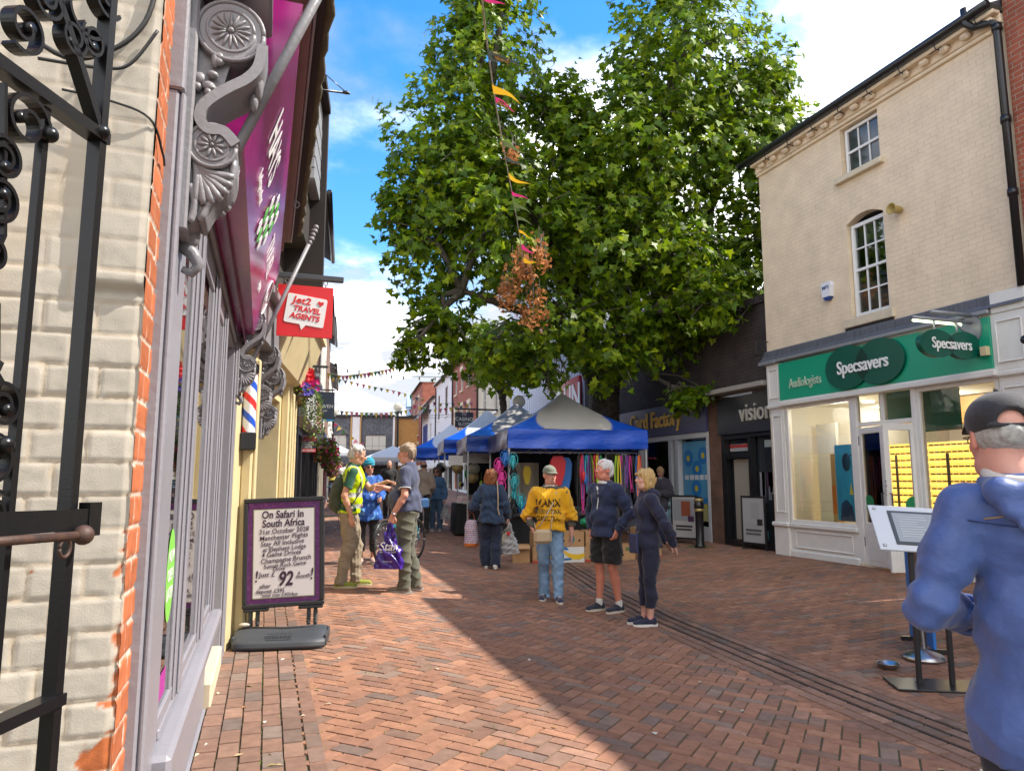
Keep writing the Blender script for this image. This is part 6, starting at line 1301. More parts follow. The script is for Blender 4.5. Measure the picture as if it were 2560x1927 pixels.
 for k, x in enumerate((1.62, 1.66, 1.94, 1.99)):
  mb = MB(); mb.ell(W(x, .06, 1.62 - .05 * k), (.05, .05, .12), 10, 8); single('squeaky_toy', mb, M('webbing_' + ('red', 'blue', 'lime', 'yellow')[k]), '%s padded toy hung among the leads' % ('red', 'blue', 'lime', 'yellow')[k], 'toy')
 # harness clusters on the left pole
 def harness(x, y, z, c, lab, s=1):
  mb = MB(); a = r2.uniform(-.5, .5); o = Vector(W(x, y, z))
  for k in range(3):
   rr_ = s * (.10 - .02 * k); ang = a + k * .7; u = dv * math.cos(ang) + dn * math.sin(ang); mb.strip([o + u * (rr_ * math.cos(q)) + Vector((0, 0, rr_ * 1.35 * math.sin(q) - .06 * k)) for q in np.linspace(0, 6.28, 18)], .03 * s, .012, (dv * -math.sin(ang) + dn * math.cos(ang)))
  mb.box(-.05 * s, .05 * s, -.025, .025, -.1 * s, .09 * s, bev=.02, T=Matrix.Translation(o) @ Matrix.Rotation(R(rz) + a, 4, 'Z'))
  single('dog_harness', mb, M('webbing_' + c), lab, 'dog harness', 'dog harnesses on the tent pole')
 hs = [(-.06, 2.02, 'blue'), (.10, 1.96, 'teal'), (-.18, 1.86, 'pink'), (.12, 1.74, 'black'), (-.13, 1.62, 'pink'), (.13, 1.54, 'teal'), (-.15, 1.42, 'pink'), (-.22, 1.38, 'blue'), (.14, 1.30, 'teal'), (.26, 1.14, 'teal'), (.12, 1.10, 'black'), (-.14, 1.1, 'yellow'), (.06, .92, 'black'), (.3, 1.02, 'blue')]
 seen = {}
 for x, z, c in hs:
  k = seen[c] = seen.get(c, 0) + 1; harness(x, -.04 + r2.uniform(-.04, .08), z, c, ('%s dog harness, %s of its colour down the left tent pole') % (c, ('highest', 'second', 'third', 'lowest')[k - 1]))
 # dog coats on hangers, a back sheet and a garment rail
 def coat(x, y, z, c, lab, w=.16, h=.5):
  mb = MB(); pts = [(-w * .6, 0), (w * .6, 0), (w, -.12), (w * .85, -h * .6), (w * .4, -h), (-w * .4, -h), (-w * .85, -h * .6), (-w, -.12)]
  mb.prism(pts, W(x, y, z), dv, (0, 0, 1), -dn, .05); single('dog_coat', mb, M('webbing_' + c), lab, 'dog coat')
 coat(1.13, .35, 2.05, 'red', 'red quilted dog coat hanging behind the man in yellow', .17, .62); coat(1.3, .45, 2.02, 'blue', 'dark blue dog coat hanging beside the red one', .16, .75); coat(.62, 1.2, 1.85, 'yellow', 'black and yellow harness coat on the cream back sheet', .09, .4)
 mb = MB(); mb.grid(20, 10, lambda u, v: (*W(.35 + .75 * u, 2.2 + .03 * math.sin(u * 14))[:2], .7 + 1.25 * v)); single('back_sheet', mb, M('cream_sheet', (.42, .38, .30), .8, bump=.01, bs=5), 'cream hanging sheet at the back of the nearest stall', 'sheet')
 mb = MB(); mb.grid(20, 10, lambda u, v: (*W(.05 + 2.9 * u, 2.95 + .03 * math.sin(u * 20))[:2], .1 + 2.1 * v)); single('back_sheet', mb, cloth, 'black back wall sheet of the nearest tent', 'sheet')
 for k in range(9):
  mb = MB(); x = 1.55 + .16 * k + r2.uniform(-.03, .03); coat(x, 1.7 + r2.uniform(-.2, .2), 2.0, r2.choice(['black', 'black', 'purple', 'pink', 'blue']), '%s dark dog coat from the left on the rail deep in the nearest stall' % ('first', 'second', 'third', 'fourth', 'fifth', 'sixth', 'seventh', 'eighth', 'ninth')[k], .07, r2.uniform(.5, .9))
 # second stall: banner seen from behind, hats, cards and jewellery stands
 t = thing('banner', 'pale banner seen from behind with its lettering reversed', 'banner', W(.6, 4.6, 2)); mb = MB(); mb.grid(20, 2, lambda u, v: (*W(-.55 + 2.0 * u, 4.0 + .01 * math.sin(u * 20))[:2], 1.98 + .26 * v)); part('sheet', mb, M('banner_grey', (.42, .40, .39), .7), t, True)
 mb = MB(); write(mb, 'TomJune Designs', W(.5, 3.985, 2.11), -dv, (0, 0, 1), .16, ext=.001); part('lettering', mb, M('faded_print', (.2, .19, .19), .7), t, True)
 mb = MB(); mb.grid(6, 2, lambda u, v: (*W(-.95 + .36 * u, 3.6)[:2], 1.92 + .24 * v)); single('paper_notice', mb, M('sign_face_white'), 'white paper notice hanging under the second tent', 'notice')
 straw = M('straw', (.52, .38, .16), .8, bump=.003, bs=80); rose = M('hat_white', (.62, .60, .45), .8)
 for k, (x, y, z, m_, lab) in enumerate(((-.65, 4.4, 1.86, straw, 'straw hat hanging under the second tent'), (-.2, 4.5, 1.84, rose, 'cream hat beside the straw hat'), (-.22, 4.6, 1.6, straw, 'lower straw hat over the jewellery'), (-.95, 6.5, 1.9, M('hat_black', (.02, .02, .02), .8), 'black hat hanging under the third tent'))):
  q = W(x, y, z); mb = MB(); mb.lathe([(.15, 0), (.155, .01), (.08, .03), (.075, .1), (.0, .12)], (0, 0, 0), 18, T=axes(q, dv, (0, 0, 1), -dn)); single('hat', mb, m_, lab, 'hat')
 for k in range(5):
  x, y = -.65 + .14 * k, 3.75 + .1 * (k % 3); q = W(x, y, 0); g = float(gz(q[0], q[1])) + .8; mb = MB(); mb.T = Matrix.Translation((q[0], q[1], g)) @ Matrix.Rotation(R(rz + r2.uniform(-20, 20)), 4, 'Z') @ Matrix.Rotation(R(-18), 4, 'X'); h = r2.uniform(.16, .26); mb.box(-.07, .07, 0, .01, 0, h, col=r2.choice([(.3, .26, .22), (.12, .1, .1), (.5, .48, .45)])); mb.box(-.05, .05, -.003, 0, .03, h - .03, col=r2.choice([(.5, .42, .4), (.2, .12, .1), (.6, .3, .35)]))
  single('framed_card', mb, M('print_card'), ('brown framed card at the left of', 'dark framed card on', 'pale framed card in the middle of', 'tall framed card on', 'framed card at the right of')[k] + ' the jewellery table', 'card')
 for k in range(3):
  q = W(-.5 + .2 * k, 3.55, 0); g = float(gz(q[0], q[1])) + .8; mb = MB(); mb.T = Matrix.Translation((q[0], q[1], g)) @ Matrix.Rotation(R(rz), 4, 'Z'); mb.box(-.09, .09, -.06, .06, 0, .09, col=(.5, .47, .46), bev=.005)
  for i in range(14): mb.ell((r2.uniform(-.08, .08), r2.uniform(-.05, .05), .1), (.016, .016, .014), 6, 4, col=r2.choice([(.7, .25, .3), (.7, .5, .5), (.6, .05, .1)]))
  single('trinket_tray', mb, M('print_card'), ('left', 'middle', 'right')[k] + ' tray of pink trinkets on the jewellery table', 'tray')
 for k in range(16):
  x, y = r2.uniform(-.6, 1.2), r2.uniform(4.4, 6.0); q = W(x, y, r2.uniform(1.2, 1.9)); c = r2.choice(list(cols)); mb = MB(); mb.ell(q, (.05, .05, r2.uniform(.05, .14)), 8, 6); mb.tube([(q[0], q[1], q[2]), (q[0], q[1], q[2] + .3)], .004, 4); o = single('stall_trinket', mb, M('webbing_' + c), '%s trinket hanging under the second tent' % c, 'trinket', 'trinkets under the second tent')
 mb = MB(); mb.grid(20, 10, lambda u, v: (*W(-.2 + 2.9 * u, 6.1 + .03 * math.sin(u * 20))[:2], .1 + 2.1 * v)); single('back_sheet', mb, cloth, 'black back sheet of the second tent', 'sheet')
market()
# ------------------------------------------------------------------ figures: smooth blended volumes meshed as one skin
def _rc(P, a, b, r1, r2, sc=(1, 1, 1)):
 a = np.array(a) / sc; b = np.array(b) / sc; p = [P[i] / sc[i] for i in range(3)]; d = b - a; L = max(float(d @ d), 1e-9)
 t = np.clip(((p[0] - a[0]) * d[0] + (p[1] - a[1]) * d[1] + (p[2] - a[2]) * d[2]) / L, 0, 1)
 q = np.sqrt((p[0] - a[0] - t * d[0]) ** 2 + (p[1] - a[1] - t * d[1]) ** 2 + (p[2] - a[2] - t * d[2]) ** 2)
 return (q - (r1 + (r2 - r1) * t)) * min(sc)
def _el(P, c, r, rot=None):
 p = [P[i] - c[i] for i in range(3)]
 if rot is not None:
  m = np.array(rot.to_3x3().inverted()); p = [m[i, 0] * p[0] + m[i, 1] * p[1] + m[i, 2] * p[2] for i in range(3)]
 k0 = np.sqrt(sum((p[i] / r[i]) ** 2 for i in range(3))); k1 = np.sqrt(sum((p[i] / r[i] ** 2) ** 2 for i in range(3))) + 1e-9
 return k0 * (k0 - 1) / k1
class Vol:
 """list of round cones and ellipsoids blended together, then meshed"""
 def __init__(s): s.L = []
 def rc(s, a, b, r1, r2=None, k=.02, op='+', sc=(1, 1, 1)): s.L.append(('rc', (tuple(a), tuple(b), r1, r1 if r2 is None else r2, tuple(sc)), k, op)); return s
 def chain(s, pts, rs, k=.02, sc=(1, 1, 1)):
  for i in range(len(pts) - 1): s.rc(pts[i], pts[i + 1], rs[i], rs[i + 1], k, sc=sc)
  return s
 def el(s, c, r, k=.02, op='+', rot=None): s.L.append(('el', (tuple(c), tuple(r), rot), k, op)); return s
 def bb(s, q):
  if q[0] == 'rc':
   a, b, r1, r2, sc = q[1]; m = max(r1, r2) * np.array(sc) ; return np.minimum(a, b) - m, np.maximum(a, b) + m
  c, r, rot = q[1]; m = np.array(r) if rot is None else np.full(3, max(r)); return np.array(c) - m, np.array(c) + m
 def mesh(s, h, clip=None, disp=None):
  lo = np.min([s.bb(q)[0] for q in s.L if q[3] == '+'], 0) - 3 * h; hi = np.max([s.bb(q)[1] for q in s.L if q[3] == '+'], 0) + 3 * h
  n = np.ceil((hi - lo) / h).astype(int) + 1; D = np.full(n, .25, dtype=np.float32); ax = [lo[i] + h * np.arange(n[i]) for i in range(3)]
  for q in s.L:
   k = q[2]; a, b = s.bb(q); m = k + 2.5 * h + .02
   i0 = np.clip(((a - m - lo) / h).astype(int), 0, n - 1); i1 = np.clip(np.ceil((b + m - lo) / h).astype(int) + 1, 1, n)
   if np.any(i1 <= i0): continue
   sl = tuple(slice(i0[i], i1[i]) for i in range(3)); P = [ax[0][sl[0]][:, None, None], ax[1][sl[1]][None, :, None], ax[2][sl[2]][None, None, :]]
   d = (_rc if q[0] == 'rc' else _el)(P, *q[1]); o = D[sl]
   if q[3] == '+':
    hh = np.clip(.5 + .5 * (o - d) / k, 0, 1); D[sl] = o * (1 - hh) + d * hh - k * hh * (1 - hh)
   else:
    hh = np.clip(.5 - .5 * (o + d) / k, 0, 1); D[sl] = o * (1 - hh) - d * hh + k * hh * (1 - hh)
  if clip: 
   P = [ax[0][:, None, None], ax[1][None, :, None], ax[2][None, None, :]]; D = np.maximum(D, clip(P))
  if disp:
   P = [ax[0][:, None, None], ax[1][None, :, None], ax[2][None, None, :]]; D = D + disp(P)
  return snets(D, lo, h)
def snets(D, lo, h):
 I = D < 0; c = np.zeros(tuple(x - 1 for x in D.shape), dtype=np.int8)
 for dx in (0, 1):
  for dy in (0, 1):
   for dz in (0, 1): c += I[dx:D.shape[0] - 1 + dx, dy:D.shape[1] - 1 + dy, dz:D.shape[2] - 1 + dz]
 act = (c > 0) & (c < 8); ii = np.argwhere(act); idx = np.full(act.shape, -1, dtype=np.int64); idx[act] = np.arange(len(ii))
 acc = np.zeros((len(ii), 3)); cnt = np.zeros(len(ii)); E = np.array([(a, b, cc) for a in (0, 1) for b in (0, 1) for cc in (0, 1)])
 val = {tuple(e): D[ii[:, 0] + e[0], ii[:, 1] + e[1], ii[:, 2] + e[2]] for e in E}
 for e in E:
  for a in range(3):
   if e[a]: continue
   f = e.copy(); f[a] = 1; v0, v1 = val[tuple(e)], val[tuple(f)]; m = (v0 < 0) != (v1 < 0); t = np.where(m, v0 / np.where(m, v0 - v1, 1), 0)
   p = np.tile(e.astype(float), (len(ii), 1)); p[:, a] = t; acc[m] += p[m]; cnt[m] += 1
 V = lo + h * (ii + acc / np.maximum(cnt, 1)[:, None]); F = []
 for a in range(3):
  b, cc = (a + 1) % 3, (a + 2) % 3; s0 = [slice(None)] * 3; s1 = [slice(None)] * 3; s0[a] = slice(0, -1); s1[a] = slice(1, None)
  x = I[tuple(s0)] != I[tuple(s1)]; g = np.argwhere(x); ok = (g[:, b] > 0) & (g[:, cc] > 0) & (g[:, b] < D.shape[b] - 1) & (g[:, cc] < D.shape[cc] - 1); g = g[ok]
  sgn = I[g[:, 0], g[:, 1], g[:, 2]]
  def at(db, dc): q = g.copy(); q[:, b] += db; q[:, cc] += dc; return idx[q[:, 0], q[:, 1], q[:, 2]]
  q = np.stack([at(-1, -1), at(0, -1), at(0, 0), at(-1, 0)], -1); q[~sgn] = q[~sgn][:, ::-1]; F.append(q)
 return V, np.concatenate(F)
def vpart(name, vol, h, mat, par, disp=None, colfn=None, clip=None, label=None, mb=None, smooth=1):
 V, F = vol.mesh(h, clip, disp)
 for _ in range(smooth):      # light relaxation takes the stair-stepping out
  s = np.zeros_like(V); n = np.zeros(len(V))
  for a, b in ((0, 1), (1, 2), (2, 3), (3, 0)):
   np.add.at(s, F[:, a], V[F[:, b]]); np.add.at(s, F[:, b], V[F[:, a]]); np.add.at(n, F[:, a], 1); np.add.at(n, F[:, b], 1)
  V = V * .5 + .5 * s / np.maximum(n, 1)[:, None]
 mb = mb or MB(); col = None
 if colfn: col = colfn(V[F].mean(1))
 mb.add(V, F.tolist(), sm=True, col=col); return part(name, mb, mat, par, label=label)
def folds(amp, seed, sc=(1, 1, 1), f=9):
 r = np.random.default_rng(seed); K = [(r.normal(0, 1, 3) * np.array(sc) * f * (1.6 ** i), r.uniform(0, 6.28), amp / (1.35 ** i)) for i in range(5)]
 def fn(P):
  o = 0; w = .5 * np.sin(P[2] * 13 + P[0] * 5) + .4 * np.sin(P[0] * 17 + P[1] * 11)
  for i, (k, p, a) in enumerate(K):
   q = np.sin(k[0] * P[0] + k[1] * P[1] + k[2] * P[2] + p + w); o = o + a * (q if i % 2 else 1.3 * (1.6 * np.sqrt(np.abs(q)) - 1.1))
  return o
 return fn
v3 = lambda *a: np.array(a, dtype=float)
class Person:
 """local frame: x to the figure's right... +y is where the figure faces, z up, feet at z = 0"""
 def __init__(s, label, x, y, face, H=1.75, build=1.0, belly=0., pose={}, skin=(.56, .30, .21), group=None, lean=0, female=False, res=.008, z=None):
  s.g = float(gz(x, y)) if z is None else z; s.t = thing('person', label, 'person', (x, y, s.g), R(-face)); s.H = H; k = s.k = H / 1.75; s.b = build; s.res = res; s.f = female; s.skin = skin
  # +x is the figure's right when looking along +y
  J = dict(pel=v3(0, 0, .96), hipR=v3(.085, 0, .92), hipL=v3(-.085, 0, .92), kneeR=v3(.10, .02, .50), kneeL=v3(-.10, .02, .50), ankR=v3(.10, -.03, .085), ankL=v3(-.10, -.03, .085), toeR=v3(.03, 1, 0), toeL=v3(-.03, 1, 0),
     wai=v3(0, 0, 1.08), che=v3(0, .01, 1.28), nec=v3(0, -.01, 1.47), hd=v3(0, .025, 1.625), shR=v3(.178 if not female else .158, 0, 1.405), shL=v3(-.178 if not female else -.158, 0, 1.405), elR=v3(.235, -.03, 1.13), elL=v3(-.235, -.03, 1.13), wrR=v3(.245, .05, .88), wrL=v3(-.245, .05, .88),
     look=v3(0, 1, 0), hR=v3(0, .1, -1), hL=v3(0, .1, -1), pR=v3(-1, 0, 0), pL=v3(1, 0, 0), curl=.6)
  J.update({q: v3(*v) if hasattr(v, '__len__') else v for q, v in pose.items()}); s.J = J; s.belly = belly
  for q in list(J):
   if q not in ('toeR', 'toeL', 'look', 'hR', 'hL', 'pR', 'pL', 'curl'): J[q] = J[q] * k
  if lean:
   for q in ('wai', 'che', 'nec', 'hd', 'shR', 'shL'): J[q] = J[q] + v3(0, lean * (J[q][2] - .9 * k), 0)
  y_ = Vector(J['look']).normalized(); up = Vector((0, 0, 1)); x_ = y_.cross(up).normalized(); z_ = x_.cross(y_)
  s.HM = Matrix(((x_.x, y_.x, z_.x, J['hd'][0]), (x_.y, y_.y, z_.y, J['hd'][1]), (x_.z, y_.z, z_.z, J['hd'][2]), (0, 0, 0, 1)))
 def hp(s, x, y, z): return tuple(s.HM @ Vector((x * s.k, y * s.k, z * s.k)))
 def body(s, sleeves='long', legs='long', mouth=(.42, .13, .11), brow=(.30, .22, .16), old=True, lids=0):
  J, k, b = s.J, s.k, s.b; v = Vol(); hp = s.hp; hr = s.HM.copy(); hr.translation = (0, 0, 0); hr = hr.to_3x3().to_4x4()
  E = lambda c, r, kk=.012, op='+': v.el(hp(*c), tuple(q * k for q in r), kk, op, rot=hr)
  # head
  E((0, -.012, .03), (.074, .093, .092)); E((0, .02, -.03), (.060, .075, .085), .02); v.rc(hp(-.022, .055, -.092), hp(.022, .055, -.092), .022 * k, k=.025); v.rc(hp(-.03, .02, -.085), hp(.03, .02, -.085), .035 * k, k=.03)
  v.rc(hp(-.045, .062, -.02), hp(-.03, .07, -.055), .018 * k, .012 * k, k=.02); v.rc(hp(.045, .062, -.02), hp(.03, .07, -.055), .018 * k, .012 * k, k=.02)
  v.rc(hp(-.032, .076, .027), hp(.032, .076, .027), .010 * k, k=.014)
  E((-.031, .091, .008), (.017, .014, .011), .012, '-'); E((.031, .091, .008), (.017, .014, .011), .012, '-')
  E((-.031, .078, .007), (.013, .012, .011), .006); E((.031, .078, .007), (.013, .012, .011), .006)
  v.rc(hp(0, .088, .012), hp(0, .108, -.028), .009 * k, .013 * k, k=.012); E((-.013, .094, -.032), (.010, .012, .009), .008); E((.013, .094, -.032), (.010, .012, .009), .008)
  v.rc(hp(-.02, .082, -.060), hp(.02, .082, -.060), .009 * k, k=.01); v.rc(hp(-.02, .083, -.072), hp(.02, .083, -.072), .0095 * k, k=.01); v.rc(hp(-.02, .093, -.066), hp(.02, .093, -.066), .003 * k, k=.005, op='-')
  for q in (-1, 1): E((q * .076, -.01, -.003), (.012, .022, .034), .008); E((q * .083, -.004, .0), (.008, .011, .018), .006, '-')
  v.rc(J['nec'] - v3(0, 0, .03), hp(0, -.02, -.07), .058 * k * (.93 if s.f else 1.05), .055 * k * (.88 if s.f else 1), k=.03)
  v.chain([J['nec'] - v3(0, 0, .06) * k, J['che'], J['wai'], J['pel']], [.05 * k, .10 * k, .09 * k, .10 * k], .05, sc=(1.15, .85, 1))
  v.rc(J['shR'], J['shL'], .05 * k, k=.05)
  for q, sx in (('R', 1), ('L', -1)):
   sh, el, wr = J['sh' + q], J['el' + q], J['wr' + q]; mid = sh * .6 + el * .4
   v.chain([sh, mid, el], [.048 * k * b, .046 * k * b, .037 * k * b], .02); fm = el * .7 + wr * .3; v.chain([el, fm, wr], [.037 * k * b, .039 * k * b, .025 * k * b], .015)
   s.hand(v, q)
   hi, kn, an = J['hip' + q], J['knee' + q], J['ank' + q]; v.chain([hi, hi * .5 + kn * .5, kn], [.082 * k * b, .07 * k * b, .05 * k * b], .03)
   back = v3(0, -.018, 0) * k; v.chain([kn, kn * .68 + an * .32 + back, an], [.047 * k * b, .052 * k * b, .032 * k * b], .02); v.rc(an, an + v3(0, .02, -.045), .032 * k, .035 * k, k=.02)
  sk = np.array(s.skin); inv = np.array(s.HM.inverted())
  def col(C):
   p = (C @ inv[:3, :3].T + inv[:3, 3]) / s.k; c = np.tile(sk, (len(C), 1)); head = (p[:, 2] > -.13) & (p[:, 2] < .16) & (np.abs(p[:, 0]) < .12)
   def blot(cx, cz, rx, rz, cc, a, fy=.05): 
    w = np.clip(1.4 - ((np.abs(p[:, 0]) - cx) / rx) ** 2 - ((p[:, 2] - cz) / rz) ** 2, 0, 1) * a * head * (p[:, 1] > fy); c[:] = c * (1 - w[:, None]) + np.array(cc) * w[:, None]
   blot(.042, -.03, .022, .02, sk * v3(1.12, .72, .68), .6); blot(0, -.028, .016, .016, sk * v3(1.12, .72, .68), .55); blot(0, -.066, .024, .009, mouth, .8, .07); blot(0, -.066, .026, .0025, v3(.12, .03, .03), .9, .07)
   blot(.031, .03, .018, .005, brow, .75, .06); blot(.031, .007, .014, .008, sk * .45, .6, .06); blot(.08, 0, .02, .03, sk * v3(1.1, .7, .65), .5, -.1)
   return c
  vpart('body', v, min(s.res, .006), M('skin', rough=.5, attr=True, var=.06, vs=40, bump=.0006, bs=300), s.t, colfn=col)
  mb = MB()
  for q in (-1, 1): mb.ell(hp(q * .031, .0835, .007), .0098 * k, 12, 8)
  part('eye_white', mb, M('eye_white', (.62, .58, .54), .2), s.t); mb = MB()
  for q in (-1, 1): mb.ell(hp(q * .031, .0905, .007), .0048 * k, 10, 6)
  part('iris', mb, M('iris', (.05, .06, .07), .15), s.t)
 def hand(s, v, q):
  J, k = s.J, s.k; w = Vector(J['wr' + q]); d = Vector(J['h' + q]).normalized(); n = Vector(J['p' + q]); n = (n - d * n.dot(d)).normalized(); x = d.cross(n).normalized(); sg = 1 if q == 'R' else -1
  c = J.get('curl' + q, J['curl'])
  P = lambda a, b, e: w + (d * a + x * b + n * e) * k     # along, across (towards little finger), palm side
  for b_ in (-.026, -.009, .009, .025): v.rc(P(.012, b_ * .6, 0), P(.078, b_, .002), .0125 * k, .0105 * k, k=.012)
  for i, (b_, L_) in enumerate(((-.028, .072), (-.009, .08), (.0095, .074), (.027, .058))):
   b_ *= sg * 1; a0 = P(.082, b_, .002); u1 = d * math.cos(c * .8) + n * math.sin(c * .8); u2 = d * math.cos(c * 1.9) + n * math.sin(c * 1.9); u3 = d * math.cos(c * 2.7) + n * math.sin(c * 2.7)
   p1 = a0 + u1 * L_ * .45 * k; p2 = p1 + u2 * L_ * .32 * k; p3 = p2 + u3 * L_ * .22 * k; v.chain([tuple(a0), tuple(p1), tuple(p2), tuple(p3)], [.0098 * k, .0088 * k, .0082 * k, .0068 * k], .003)
  t0 = P(.02, -.024 * sg, .006); t1 = P(.052, -.047 * sg, .018); t2 = P(.078, -.05 * sg, .03); t3 = P(.1, -.043 * sg, .036); v.chain([tuple(t0), tuple(t1), tuple(t2), tuple(t3)], [.014 * k, .0125 * k, .010 * k, .008 * k], .008)
 def top(s, mat, sleeve='long', sfrac=.68, hem=.90, loose=0., name='top', fold=.005, seed=1, bust=0, colfn=None, flare=0, collar=None, cuff=.0, neck=.075):
  J, k, b = s.J, s.k, s.b; L_ = loose; v = Vol(); che, wai, pel, nec = J['che'], J['wai'], J['pel'], J['nec']
  v.rc(J['shR'] * .92 + che * .08, J['shL'] * .92 + che * .08, (.056 + L_ * .4) * k * b, k=.05); v.rc(nec + v3(0, 0, -.01), J['shR'], .05 * k, .045 * k, k=.05); v.rc(nec + v3(0, 0, -.01), J['shL'], .05 * k, .045 * k, k=.05); v.el(che + v3(0, 0, .02), ((.165 + L_) * k * b, (.118 + L_) * k * b, .17 * k), .06); v.el(wai + v3(0, .012 + s.belly * .5, 0), ((.15 + L_ + s.belly * .45) * k * b, (.112 + L_ + s.belly) * k * b, .17 * k), .06)
  hz = hem * k
  if hem < .83: v.rc(wai, v3(pel[0], pel[1], hz + .02), (.155 + L_) * k * b, (.175 + L_ + flare) * k * b, k=.05, sc=(1, .8, 1))
  low = v3(pel[0] * .9, pel[1] + .0, hz + .06); v.rc(wai, low, .11 * k, .11 * k, k=.05); v.el(v3(pel[0], pel[1] + s.belly * .3, max(hz + .02, .80 * k)), ((.178 + L_ + flare) * k * b, (.135 + L_ + flare + s.belly * .4) * k * b, .16 * k), .05)
  v.rc(nec + v3(0, -.01, .01), che + v3(0, -.02, .05), (.07) * k, .11 * k, k=.06)
  if bust:
   for q in (-1, 1): v.el(che + v3(q * .075 * k, .085 * k, -.01), (.075 * k * bust, .065 * k * bust, .075 * k * bust), .04)
  for q in 'RL':
   sh, el, wr = J['sh' + q], J['el' + q], J['wr' + q]
   if sleeve == 'short': e = sh * (1 - sfrac) + el * sfrac if sfrac <= 1 else el * (2 - sfrac) + wr * (sfrac - 1); v.chain([sh, el * .97 + sh * .03, e] if sfrac > 1 else [sh, e], ([(.06 + L_ * .5) * k * b] * 3)[:3 if sfrac > 1 else 2], .04)
   elif sleeve == 'none': v.rc(sh * .9 + che * .1, sh * .94 + che * .06 - v3(0, 0, .03), (.05 + L_ * .5) * k * b, k=.04)
   else:
    e = wr - (wr - el) * (.06 + cuff); v.chain([sh, sh * .5 + el * .5, el], [(.058 + L_ * .5) * k * b, (.058 + L_ * .7) * k * b, (.053 + L_ * .75) * k * b], .04); v.chain([el, el * .45 + e * .55, e], [(.054 + L_ * .75) * k * b, (.048 + L_ * .7) * k * b, (.036 + L_ * .35) * k * b], .02)
  v.rc(nec + v3(0, .01, .05), nec + v3(0, .035, .16), neck * .8 * k, neck * 1.3 * k, k=.012, op='-')
  fo = folds(fold, seed, (1, 1, .55)); el_ = [(J['el' + q], J['sh' + q]) for q in 'RL']
  big = .006 + fold * .35
  def disp(P):
   o = fo(P)
   for e, u in el_:
    a = e - u; a = a / np.linalg.norm(a); w = np.exp(-((P[0] - e[0]) ** 2 + (P[1] - e[1]) ** 2 + (P[2] - e[2]) ** 2) / .014); o = o + w * big * np.sin(((P[0] - e[0]) * a[0] + (P[1] - e[1]) * a[1] + (P[2] - e[2]) * a[2]) * 85 + 1.5 * np.sin(P[1] * 30 + P[2] * 14))
   w = np.exp(-((P[2] - 1.0 * k) / .16) ** 2); return o + w * fold * .8 * np.sin(P[2] * 46 + P[0] * 22 * np.sign(P[0] + 1e-6) + 2 * np.sin(P[0] * 13))
  clip = lambda P: (hz - P[2]) + 0 * P[0] + .012 * np.sin(P[0] * 20 + P[1] * 16) + 0 * P[1]
  if sleeve == 'short':
   ends = [(J['sh' + q] * (1 - sfrac) + J['el' + q] * sfrac, (J['el' + q] - J['sh' + q]) / np.linalg.norm(J['el' + q] - J['sh' + q])) if sfrac <= 1 else (J['el' + q] * (2 - sfrac) + J['wr' + q] * (sfrac - 1), (J['wr' + q] - J['el' + q]) / np.linalg.norm(J['wr' + q] - J['el' + q])) for q in 'RL']; base = clip
   def clip(P):
    o = base(P)
    for (e, d), sx in zip(ends, (1, -1)):
     far = ((P[0] - e[0]) ** 2 + (P[1] - e[1]) ** 2 + (P[2] - e[2]) ** 2) < .13 ** 2; pl = (P[0] - e[0]) * d[0] + (P[1] - e[1]) * d[1] + (P[2] - e[2]) * d[2]; o = np.where(far, np.maximum(o, pl), o)
    return o
  o = vpart(name, v, s.res, mat, s.t, disp=disp, clip=clip, colfn=colfn); s.topobj = o; return o
 def trousers(s, mat, kind='long', loose=.0, seed=5, fold=.005, waist=1.04, colfn=None, name='trousers'):
  J, k, b = s.J, s.k, s.b; v = Vol(); pel = J['pel']; v.el(pel + v3(0, s.belly * .25, .0), ((.150 + loose * .5) * k * b, (.115 + loose * .5 + s.belly * .35) * k * b, .13 * k), .04); v.el(pel + v3(0, -.045, -.04) * k, (.14 * k * b, .09 * k * b, .10 * k), .04)
  zmin = None; ends = []
  for q in 'RL':
   hi, kn, an = J['hip' + q], J['knee' + q], J['ank' + q]
   if kind == 'shorts': e = hi * .12 + kn * .88; v.chain([hi, hi * .5 + kn * .5, e], [(.098 + loose * .5) * k * b, (.098 + loose) * k * b, (.094 + loose) * k * b], .03); ends.append((e, (kn - hi) / np.linalg.norm(kn - hi)))
   else:
    e = an + v3(0, .0, -.045) * k if kind == 'long' else kn * .28 + an * .72; v.chain([hi, hi * .5 + kn * .5, kn], [(.095 + loose * .5) * k * b, (.082 + loose) * k * b, (.062 + loose) * k * b], .03); v.chain([kn, kn * .6 + an * .4 + v3(0, -.012, 0), e], [(.063 + loose) * k * b, (.063 + loose) * k * b, (.056 + loose) * k * b], .02); ends.append((e, (an - kn) / np.linalg.norm(an - kn)))
  fo = folds(fold, seed, (.8, .8, 1), 10)
  def clip(P):
   o = P[2] - waist * k + 0 * P[0] + 0 * P[1]
   for e, d in ends:
    near = ((P[0] - e[0]) ** 2 + (P[1] - e[1]) ** 2 + (P[2] - e[2]) ** 2) < .14 ** 2; o = np.where(near, np.maximum(o, (P[0] - e[0]) * d[0] + (P[1] - e[1]) * d[1] + (P[2] - e[2]) * d[2]), o)
   return o
  knees = [J['kneeR'], J['kneeL'], J['ankR'], J['ankL']]
  def disp(P):
   o = fo(P)
   for j, kk in enumerate(knees):
    w = np.exp(-((P[0] - kk[0]) ** 2 + (P[1] - kk[1]) ** 2 + (P[2] - kk[2] - (.06 if j > 1 else 0)) ** 2) / .012); o = o + w * .0035 * np.sin(P[2] * 80 + 40 * P[0] * np.sin(P[2] * 9 + j) + 25 * P[1] + j)
   return o
  return vpart(name, v, s.res, mat, s.t, disp=disp, clip=clip, colfn=colfn)
